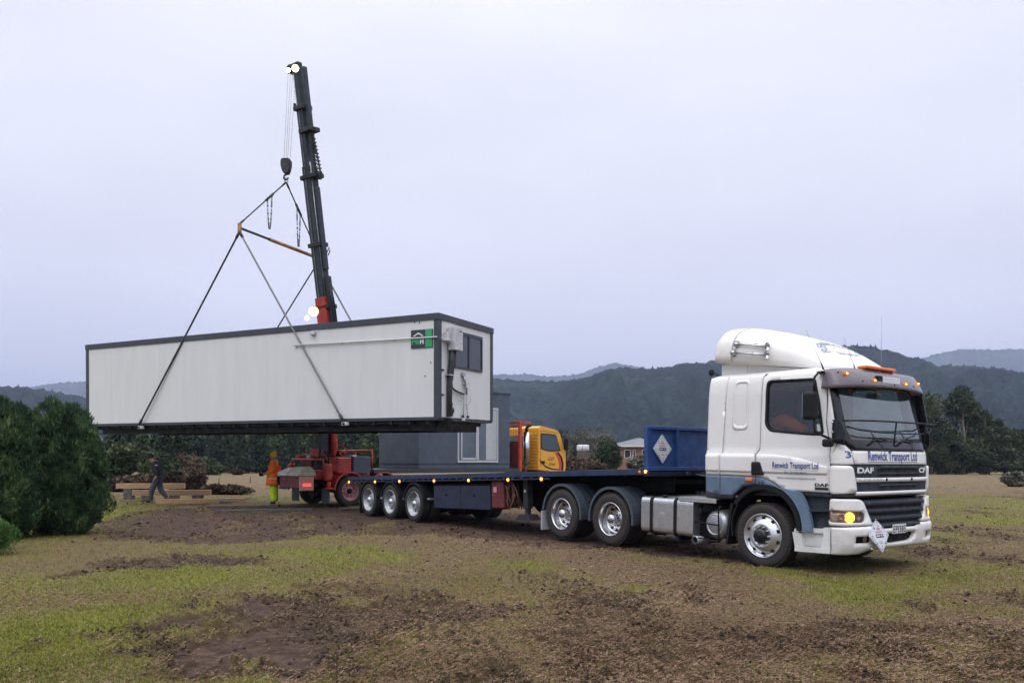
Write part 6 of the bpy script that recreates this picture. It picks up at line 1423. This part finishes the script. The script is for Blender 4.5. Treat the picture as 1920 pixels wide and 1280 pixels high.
# headboard behind the cab
mb = MB(); mb.box(8.08, 8.12, -1.14, 1.14, 1.2, 2.32); hbk = mb.build('headboard', M['red_dark'], CT)
mb = MB()
for y in (-1.18, 1.18, 0): mb.box(8.05, 8.17, y-.05, y+.05, 1.1, 3.12)
mb.box(8.05, 8.75, -1.2, 1.2, 3.06, 3.14, bev=.01); mb.box(8.05, 8.17, -1.2, 1.2, 2.88, 2.93); mb.build('headboard_frame', M['red'], hbk)
for i in range(9): pass
mb = MB()
for i in range(16): mb.box(8.10, 8.115, -1.1+i*.145, -1.095+i*.145, 2.33, 3.05)
mb.build('headboard_bars', M['steel_dark'], hbk)
mb = MB(); mb.cyl((8.70, -.98, 1.40), (8.70, -.98, 2.72), .135, 20); ex = mb.build('exhaust_stack', M['chrome'], CT)
mb = MB(); mb.tube([(8.70, -.98, 2.68), (8.70, -.98, 2.86), (8.80, -.98, 2.98), (8.94, -.98, 3.0)], .065, 12); mb.build('exhaust_elbow', M['black'], ex); mb = MB(); mb.tube([(8.70, -.98, 1.42), (8.68, -.9, 1.0)], .09, 10); mb.build('exhaust_pipe', M['rust'], ex)
# yellow cab
yc = [(9.28, 1.15), (10.95, 1.02), (11.02, 1.25), (11.0, 1.95), (10.86, 2.15), (10.62, 2.72), (10.42, 2.86), (9.4, 3.0), (9.28, 2.92)]
mb = MB(); mb.prism(rounded(yc, [.02, .05, .1, .1, .12, .12, .15, .08, .06], 4), 'y', -1.12, 1.12); cb = mb.build('cab', M['yellow'], CT)
bv = cb.modifiers.new('edge', 'BEVEL'); bv.width = .05; bv.segments = 3; bv.limit_method = 'ANGLE'; bv.angle_limit = radians(50)
mb = MB(); [mb.box(9.262, 9.29, -1.05, 1.05, 1.3+i*.13, 1.36+i*.13, bev=.008) for i in range(11)]; mb.build('rear_rib', M['yellow'], cb)
mb = MB(); mb.box(9.248, 9.262, -.62, .55, 2.10, 2.58, bev=.004); mb.build('rear_window', M['pane_light'] if 'pane_light' in M else M['curtain'], cb)
for s in (-1, 1):
    wn_ = rounded([(9.45, 2.66), (10.35, 2.62), (10.62, 2.0), (9.95, 1.96), (9.46, 2.06)], [.08, .1, .04, .2, .06], 4)
    mb = MB(); mb.prism(rounded([(9.42, 2.70), (10.37, 2.66), (10.67, 1.96), (9.95, 1.92), (9.42, 2.03)], [.08, .1, .04, .2, .06], 4), 'y', s*1.115, s*1.128); wf_ = mb.build('window_frame', M['black'], cb)
    mb = MB(); mb.prism(wn_, 'y', s*1.126, s*1.134); mb.build('side_window', M['pane_cab'] if 'pane_cab' in M else M['pane_dark'], wf_)
    mb = MB(); mb.prism([(9.39, 1.28), (9.405, 1.28), (9.405, 2.80), (9.39, 2.80)], 'y', s*1.115, s*1.125); mb.prism([(9.40, 2.79), (10.45, 2.72), (10.46, 2.735), (9.40, 2.805)], 'y', s*1.115, s*1.125); mb.box(9.42, 9.66, min(s*1.12, s*1.15), max(s*1.12, s*1.15), 1.43, 1.53, bev=.01); mb.build('door_seam', M['black'], cb)
    def sweep(pts, w, name, m):
        up = [(x, z+ww/2) for (x, z), ww in zip(pts, w)]; dn = [(x, z-ww/2) for (x, z), ww in zip(pts, w)][::-1]; mb = MB(); mb.prism(up+dn, 'y', s*1.121, s*1.131); mb.build(name, M[m], cb)
    mb = MB(); mb.prism([(10.28, 1.90), (10.42, 1.90), (10.62, 1.70), (10.72, 1.42), (10.70, 1.12), (10.55, 1.12), (10.58, 1.40), (10.48, 1.66)], 'y', s*1.121, s*1.129); mb.build('red_stripe', M['red_bright'] if 'red_bright' in M else M['red'], cb)
    mb = MB(); mb.prism([(10.42, 1.90), (10.52, 1.92), (10.76, 1.70), (10.86, 1.42), (10.82, 1.12), (10.72, 1.12), (10.74, 1.42), (10.64, 1.70)], 'y', s*1.121, s*1.131); mb.build('black_stripe', M['black'], cb)
    sweep([(9.30, 1.60), (9.5, 1.46), (9.7, 1.30), (10.1, 1.20), (10.6, 1.16)], [.02, .05, .06, .05, .03], 'black_swoosh', 'black')
mb = MB(); fz = lambda u, v, o: Vector((u, -1.126-o*.4, v))
put_text(mb, 'Gill', fz, 9.86, 1.56, .14, .40, bold=.0, shear=.45, align='l'); put_text(mb, 'Divin', fz, 9.92, 1.34, .13, .40, bold=.0, shear=.45); mb.build('door_script', M['black_text'], cb)
mb = MB(); mb.prism([(10.64, 2.70), (10.90, 2.12), (10.93, 2.13), (10.68, 2.72)], 'y', -1.0, 1.0); mb.build('windscreen', M['pane_dark'], cb)
mb = MB(); mb.box(10.80, 10.92, -1.36, -1.16, 2.0, 2.5, bev=.04); mb.box(10.80, 10.92, 1.16, 1.36, 2.0, 2.5, bev=.04); mb.box(10.66, 10.95, -1.05, 1.05, 2.74, 2.78); mb.tube([(10.7, -1.12, 2.62), (10.86, -1.26, 2.5)], .02, 6); mb.build('wing_mirror', M['black'], cb)
mb = MB(); mb.box(9.6, 10.2, -.4, .4, 2.93, 3.02, bev=.02); mb.build('roof_hatch', M['amber_off'], cb)
mb = MB(); mb.box(10.9, 11.1, -1.15, 1.15, .45, 1.0, bev=.04); mb.build('bumper', M['yellow'], cb)
mb = MB(); mb.tube([(9.0, .9, 3.0), (9.0, .9, 3.75)], .012, 6); mb.tube([(9.0, .9, 3.5), (9.35, .9, 3.12)], .008, 6); mb.tube([(9.0, .9, 3.5), (8.7, .9, 3.12)], .008, 6); mb.build('aerial', M['wire'], CT)

# slate cabin standing on the crane truck's deck
SCb = empty('slate_cabin', (-6.25, 27.15, 0), (0, 0, CA), label='slate grey clad cabin with sliding window standing on the crane truck deck', cat='cabin')
mb = MB(); mb.box(2.9, 7.50, -1.20, 1.22, 1.235, 4.17); mb.build('wall', M['grey_cab'], SCb)
mb = MB(); mb.box(2.88, 7.52, -1.215, 1.235, 1.40, 1.425); mb.box(2.86, 7.54, -1.225, 1.245, 4.16, 4.22); mb.build('trim_line', M['cabin_trim'], SCb)
mb = MB(); mb.box(2.95, 7.40, -1.1, 1.1, 1.222, 1.234); mb.build('bearer', M['steel_dark'], SCb)
mb = MB(); y = -1.20
for a in ((4.72, 6.82, 3.52, 3.60), (4.72, 6.82, 1.46, 1.54), (4.72, 4.78, 1.54, 3.52), (6.76, 6.82, 1.54, 3.52), (5.70, 5.79, 1.54, 3.52)): mb.box(a[0], a[1], y-.05, y, a[2], a[3])
wn2 = mb.build('sliding_window', M['alu_frame'], SCb)
mb = MB(); mb.box(4.86, 4.93, y-.062, y-.051, 1.56, 3.5); mb.box(5.62, 5.69, y-.062, y-.051, 1.56, 3.5); mb.box(4.86, 5.69, y-.062, y-.051, 1.56, 1.64); mb.build('sliding_sash', M['alu_frame'], wn2)
mb = MB(); mb.box(4.78, 5.70, y-.03, y-.012, 1.54, 3.52); mb.box(5.79, 6.76, y-.03, y-.012, 1.54, 3.52); mb.build('window_pane', M['pane_refl'] if 'pane_refl' in M else M['pane_dark'], wn2)
mb = MB(); pts = []; n = 60
for i in range(n+1): x = 6.18+.56*i/n; pts.append((x, y-.034-.006*sin(i*1.1)))
mb.prism(pts+[(6.74, y-.030), (6.18, y-.030)], 'z', 1.56, 3.50); mb.build('curtain', M['curtain'], wn2)

# ---------------------------------------------------------------- people
def person(loc, rz, H, J, label, outer, lower, hatm, hat_kind, extra=None):
    """J: joint positions in units of height: x forward, y left, z up"""
    o = empty('person', (loc[0], loc[1], 0), (0, 0, rz), label=label, cat='person'); o.scale = (H, H, H)
    V = [J[k] for k in ('pelvis', 'waist', 'chest', 'neck', 'head', 'crown')]; R = [(.075, .06), (.070, .052), (.088, .060), (.034, .034), (.050, .058), (.044, .050)]; E = [(0,1),(1,2),(2,3),(3,4),(4,5)]
    for s in ('l', 'r'):
        i = len(V); V += [J['sh'+s], J['el'+s], J['wr'+s], J['pa'+s]]; R += [.037, .027, .018, (.022, .012)]; E += [(2, i), (i, i+1), (i+1, i+2), (i+2, i+3)]
        p = Vector(J['pa'+s]); wv = (p-Vector(J['wr'+s])).normalized(); side = wv.cross(Vector((0, 0, 1))).normalized() if abs(wv.z) < .9 else Vector((1, 0, 0))
        for k, (a, l) in enumerate(((-.018, .038), (-.006, .044), (.006, .042), (.018, .034))):
            j = len(V); q1 = p+side*a+wv*l*.5; q2 = p+side*a*1.05+wv*l*.9+Vector((0, 0, -.012)); V += [q1[:], q2[:]]; R += [.0055, .005]; E += [(i+3, j), (j, j+1)]
        j = len(V); q1 = p+side*-.026-wv*.005; V += [q1[:], (q1+wv*.022+side*-.006)[:]]; R += [.006, .005]; E += [(i+3, j), (j, j+1)]
        i = len(V); V += [J['hi'+s], J['kn'+s], J['an'+s], J['to'+s]]; R += [.058, .038, .026, .022]; E += [(0, i), (i, i+1), (i+1, i+2), (i+2, i+3)]
    skin_obj('body', V, E, R, M['skin'], o, 2)
    # clothes follow the body
    V = [J[k] for k in ('pelvis', 'waist', 'chest')]+[(Vector(J['neck'])*.75+Vector(J['chest'])*.25)[:]]; R = [(.098, .080), (.092, .076), (.112, .084), (.054, .054)]; E = [(0,1),(1,2),(2,3)]; big = 1.38 if outer == 'hv_orange' else 1.; R = [(a*big, b*big) for a, b in R]
    if big > 1:
        mb = MB(); mb.lathe([(.118, .66), (.140, .60), (.152, .52), (.160, .44), (.166, .37), (.158, .368), (.150, .44)], 'z', 28, 0, (0, 0, 0), mtx=Matrix.Diagonal((.96, 1.05, 1, 1))); [mb.lathe([(.1535+.0, z_-.008), (.157, z_), (.1535, z_+.008)], 'z', 28, 1, (0, 0, 0), mtx=Matrix.Diagonal((.99, 1.08, 1, 1))) for z_ in (.50,)]; mb.build('jacket_skirt', [M[outer], M['tape']], o)
    for s in ('l', 'r'): i = len(V); V += [J['sh'+s], J['el'+s], (Vector(J['wr'+s])*.9+Vector(J['el'+s])*.1)[:]]; R += [.050*big, .042*big, .034*big]; E += [(2, i), (i, i+1), (i+1, i+2)]
    skin_obj('jacket', V, E, R, M[outer], o, 2, 1)
    V = [J['pelvis']]; R = [(.088*big, .075*big)]; E = []
    for s in ('l', 'r'): i = len(V); V += [J['hi'+s], J['kn'+s], (Vector(J['an'+s])*.97+Vector(J['kn'+s])*.03)[:]]; R += [.066*big, .052*big*1.12, .052*big*1.1 if big > 1 else .036]; E += [(0, i), (i, i+1), (i+1, i+2)]
    skin_obj('trousers', V, E, R, M[lower], o, 2)
    for s in ('l', 'r'): a, t = Vector(J['an'+s]), Vector(J['to'+s]); skin_obj('boot', [(a+Vector((-.012, 0, .01)))[:], (a.lerp(t, .4)+Vector((0, 0, -.006)))[:], t[:]], [(0, 1), (1, 2)], [.042, .038, .032], M['boot'], o, 2)
    h, c = Vector(J['head']), Vector(J['crown']); up = (c-h).normalized(); fw = Vector((1, 0, 0)); fw = (fw-up*fw.dot(up)).normalized()
    mb = MB(); Q = Matrix.Translation(h+up*.028) @ (up.to_track_quat('Z', 'Y').to_matrix().to_4x4())
    mb.sphere((0, 0, .012), .060, 16, 10, 0, (1.02, 1.02, .92), mtx=Q); hb_ = mb.build('cap' if hat_kind == 'cap' else 'beanie', M[hatm], o)
    mb = MB(); f = h+fw*.056
    mb.sphere(f+Vector((0, 0, -.004)), .012, 8, 6, 0, (1, .7, 1.2)); [mb.sphere(h+fw*.050+Vector((0, s*.022, .010)), .006, 6, 5, 1) for s in (-1, 1)]; [mb.sphere(h+Vector((-.005, s*.054, 0)), .012, 8, 6, 0, (.7, .4, 1.3)) for s in (-1, 1)]; mb.box(f.x-.008, f.x-.001, -.014, .014, f.z-.034, f.z-.030, 2)
    mb.build('face', [M['skin'], M['black'], M['pink_text']], o)
    if hat_kind == 'cap': mb = MB(); q = h+fw*.068+up*.030; mb.sphere(q, .036, 12, 6, 0, (1.1, 1.0, .22)); mb.build('cap_peak', M[hatm], hb_)
    return o
J1 = dict(pelvis=(0, 0, .52), waist=(.0, 0, .62), chest=(.0, 0, .755), neck=(.008, 0, .85), head=(.028, 0, .905), crown=(.022, 0, .955),
    shl=(0, .105, .80), ell=(.02, .135, .63), wrl=(.16, .06, .585), pal=(.205, .035, .58), shr=(0, -.105, .80), elr=(.02, -.135, .63), wrr=(.16, -.06, .585), par=(.205, -.035, .58),
    hil=(0, .055, .50), knl=(.015, .065, .28), anl=(0, .07, .045), tol=(.09, .078, .02), hir=(0, -.055, .50), knr=(.015, -.065, .28), anr=(0, -.07, .045), tor=(.09, -.078, .02))
p1 = gp(513, 946)
W1 = person((p1[0]+.06, p1[1]-.1), radians(195), 1.80, J1, 'worker in orange hi-vis jacket, lime overtrousers and yellow beanie holding a crane remote', 'hv_orange', 'hv_lime', 'hv_yellow', 'beanie')
mb = MB()
for s in (-1, 1): mb.tube([(.07, s*.10, .612), (.098, s*.085, .600)], [.046, .044], 12)
mb.build('reflective_cuff', M['cloth_dark'], W1)
RC = empty('crane_remote', W1.location, W1.rotation_euler, label='black remote control box held at the waist of the worker in orange', cat='remote control')
mb = MB(); mb.box(.36, .50, -.14, .14, .98, 1.08, bev=.02); mb.build('control_box', M['black'], RC)
mb = MB()
for y in (-.09, -.03, .03, .09): mb.cyl((.43, y, 1.08), (.43, y, 1.12), .012, 8)
mb.build('lever', M['red'], RC)
J2 = dict(pelvis=(0, 0, .52), waist=(.012, 0, .62), chest=(.045, 0, .755), neck=(.085, 0, .845), head=(.125, 0, .885), crown=(.135, 0, .935),
    shl=(.035, .10, .80), ell=(-.03, .125, .655), wrl=(-.01, .125, .53), pal=(.015, .12, .49), shr=(.035, -.10, .80), elr=(-.02, -.12, .66), wrr=(.05, -.115, .55), par=(.075, -.11, .51),
    hil=(0, .05, .50), knl=(.09, .055, .29), anl=(.13, .055, .06), tol=(.215, .058, .035), hir=(0, -.05, .50), knr=(-.03, -.055, .27), anr=(-.17, -.055, .085), tor=(-.10, -.058, .03))
p2 = gp(296, 943)
W2 = person(p2, radians(186), 1.76, J2, 'man in dark jacket, grey jeans and dark cap walking left past the timber beams', 'cloth_dark', 'denim', 'cloth_dark', 'cap')
mb = MB(); mb.box(-.035, .01, .108, .152, .745, .765, bev=.006); mb.build('shoulder_flash', M['tape'], W2)

# ---------------------------------------------------------------- timbers, blocks, boards
def beam(pa, pb, D0, D1, z0, z1, wd, mt, label, group='timber beams on the site', name='timber_beam', cat='beam'):
    a = Vector((slope(pa, 900)[0]*D0, D0)); c = Vector((slope(pb, 900)[0]*D1, D1)); d = c-a; L_ = d.length; ang = atan2(d.y, d.x)
    o = MB(); o.box(0, L_, 0, wd, 0, z1-z0, bev=.008); ob = o.build(name, M[mt]); ob.location = (a.x, a.y, z0); ob.rotation_euler = (0, 0, ang); return tag(ob, label, cat, group)
beam(217, 345, 30.3, 30.6, .40, .60, .2, 'timber', 'pale timber beam farthest back, raised on blocks')
beam(247, 395, 28.8, 29.4, .21, .40, .2, 'timber', 'pale timber beam in the middle, behind the walking man')
beam(292, 460, 27.2, 28.4, -.02, .15, .2, 'timber', 'pale timber beam lying on the grass nearest the walking man')
beam(388, 522, 25.2, 25.7, -.03, .05, .9, 'timber_dark', 'wide dark damp board lying on the bare soil', group='boards on the soil', name='board', cat='board')
beam(405, 586, 22.6, 23.9, -.02, .07, .12, 'timber_grey', 'narrow grey board lying on the bare soil', group='boards on the soil', name='board', cat='board')
beam(640, 690, 24.1, 24.6, -.01, .05, .2, 'timber_grey', 'short pale board beside the rear trailer wheel', group='boards on the soil', name='board', cat='board')
for px, D, h, lab in ((240, 30.4, .40, 'concrete block under the left end of the farthest beam'), (325, 30.6, .40, 'concrete block under the right end of the farthest beam'), (274, 28.95, .21, 'concrete block under the left end of the middle beam'), (369, 29.3, .21, 'concrete block under the right end of the middle beam'), (420, 27.7, .02, 'low concrete block beside the nearest beam')):
    mb = MB(); mb.box(-.16, .16, -.16, .16, -.05, max(h, .08), bev=.02); ob = mb.build('foundation_block', M['concrete']); ob.location = (slope(px, 900)[0]*D, D+.1, 0); tag(ob, lab, 'block', 'blocks under the beams')
far_bush(262, 921, 884, 120, 'reddish brown pile of brush behind the farthest beam', 'scrub_brown', 201, n=14000, size=.12, cat='brush pile', name='brush_pile', group='brush piles')
far_bush(345, 922, 874, 90, 'taller pointed pile of brown brush right of the walking man', 'scrub_brown', 202, n=14000, size=.12, cat='brush pile', name='brush_pile', group='brush piles')
far_bush(420, 926, 906, 110, 'low dull brown weeds right of the brush piles', 'scrub_brown', 203, n=9000, size=.10, cat='weeds', name='weed_patch')
far_bush(448, 890, 878, 30, 'small brown heap on the tan field', 'scrub_brown', 204, n=3000, cat='brush pile', name='brush_pile', group='brush piles')
for px, y0, y1, lab in ((410, 910, 895, 'thin dark fence post on the tan field, left one'), (469, 905, 893, 'thin dark fence post on the tan field, right one')):
    x, y = gp(px, y0); h = (y0-y1)*y/1480; mb = MB(); mb.tube([(0, 0, -.1), (.02, 0, h)], .035, 6); ob = mb.build('fence_post', M['bark']); ob.location = (x, y, 0); tag(ob, lab, 'post', 'fence posts')
for i, (px, pb, pt, wd) in enumerate([(225, 884, 796, 120), (320, 884, 800, 130), (400, 884, 790, 130), (480, 884, 792, 130), (565, 884, 784, 130), (640, 884, 790, 120), (705, 884, 800, 90)]):
    far_bush(px, pb, pt, wd, ['dark tree in the belt beyond the netting, leftmost one', 'dark tree in the belt beyond the netting, behind the white tank', 'dark tree in the belt beyond the netting, right of the white tank', 'dark tree in the belt beyond the netting, behind the worker in orange', 'dark tree in the belt beyond the netting, behind the tail of the crane truck', 'dark tree in the belt beyond the netting, behind the crane column', 'dark tree in the belt beyond the netting, at the slate cabin'][i], ['shrub_green', 'shrub_green', 'conifer', 'shrub_green', 'shrub_green', 'conifer', 'shrub_green'][i], 300+i, n=20000, size=.42, cat='tree', name='belt_tree', group='tree belt beyond the netting', k=8)
# green netting fence
nx0, ny = gp(225, 881.5); nx1, ny1 = gp(760, 883)
nf = empty('netting_fence', (nx0, ny, 0), label='low green netting fence along the far edge of the field', cat='fence')
mb = MB(); L_ = nx1-nx0; n = 80
vs = [(L_*i/n, (ny1-ny)*i/n+.15*sin(i), z+(.06*sin(i*1.7) if z else 0)) for i in range(n+1) for z in (0, 1.15)]; mb.add(vs, [(2*i, 2*i+2, 2*i+3, 2*i+1) for i in range(n)]); vs = [(v[0], v[1]+.03, v[2]) for v in vs]; mb.add(vs, [(2*i, 2*i+1, 2*i+3, 2*i+2) for i in range(n)]); mb.build('netting', M['net'], nf)
for i in range(0, n+1, 8): mb = MB(); mb.tube([(L_*i/n, (ny1-ny)*i/n, -.1), (L_*i/n, (ny1-ny)*i/n, 1.3)], .05, 6); mb.build('post', M['bark'], nf)
far_bush(1090, 896, 850, 80, 'brown scrub in front of the white caravan', 'scrub_brown', 206, n=9000)
# buildings beyond the field
def house(px0, px1, D, eave, ridge, depth, mwall, mroof, label, name, wins=()):
    x0 = slope(px0, 864)[0]*D; x1 = slope(px1, 864)[0]*D; o = empty(name, (x0, D, 0), label=label, cat='house'); W = x1-x0
    mb = MB(); mb.box(0, W, 0, depth, -.1, eave); wl = mb.build('wall', M[mwall], o)
    mb = MB(); e = .6; r0 = (depth/2)*.9; mb.add([(-e, -e, eave), (W+e, -e, eave), (W+e, depth+e, eave), (-e, depth+e, eave), (r0, depth/2, ridge), (W-r0, depth/2, ridge)], [(0, 1, 5, 4), (1, 2, 5), (2, 3, 4, 5), (3, 0, 4), (0, 3, 2, 1)]); mb.box(-e, W+e, -e-.03, -e, eave-.15, eave+.02, 1); mb.build('roof', [M[mroof], M['white_low']], o)
    for a, b_, z0, z1 in wins:
        mb = MB(); mb.box(a, b_, -.05, 0.02, z0, z1); wi = mb.build('window', M['white_low'], o); mb = MB(); mb.box(a+.08, b_-.08, -.07, -.051, z0+.08, z1-.08); mb.build('pane', M['gloss_black'], wi)
    return o
house(1152, 1262, 112, 3.75, 5.0, 9, 'brick', 'roof_grey', 'low brick house with grey tiled roof beyond the scrub', 'brick_house', [(1.4, 2.3, 2.0, 3.2), (2.6, 3.0, 1.2, 3.2), (3.9, 4.8, 2.2, 3.2), (5.2, 5.9, 2.2, 3.2)])
house(646, 760, 128, 3.6, 6.2, 10, 'pink_wall', 'pink_wall', 'house with a salmon pink roof behind the shrubs left of the slate cabin', 'pink_house', [(2, 3.2, 1.2, 2.4)])
def caravan(px0, px1, D, z0, z1, label, name, cat):
    x0, x1 = slope(px0, 864)[0]*D, slope(px1, 864)[0]*D; o = empty(name, (x0, D, 0), label=label, cat=cat); W = x1-x0
    mb = MB(); mb.box(0, W, 0, 2.2, z0, z1, bev=.22); mb.build('body', M['caravan'], o)
    mb = MB(); mb.box(.1, W-.1, .1, 2.1, 0, z0); mb.build('base', M['bark'], o)
    mb = MB(); mb.box(W*.4, W*.43, -.02, 0, z0+.1, z1-.1); mb.box(.2, W-.2, -.02, 0, z0+.25, z0+.32); mb.build('trim', M['roof_grey'], o)
caravan(1083, 1105, 120, 3.1, 4.05, 'small white caravan among the scrub left of the brick house', 'caravan', 'caravan')
caravan(346, 382, 132, 2.0, 3.35, 'long white water tank beyond the netting fence', 'water_tank', 'tank')
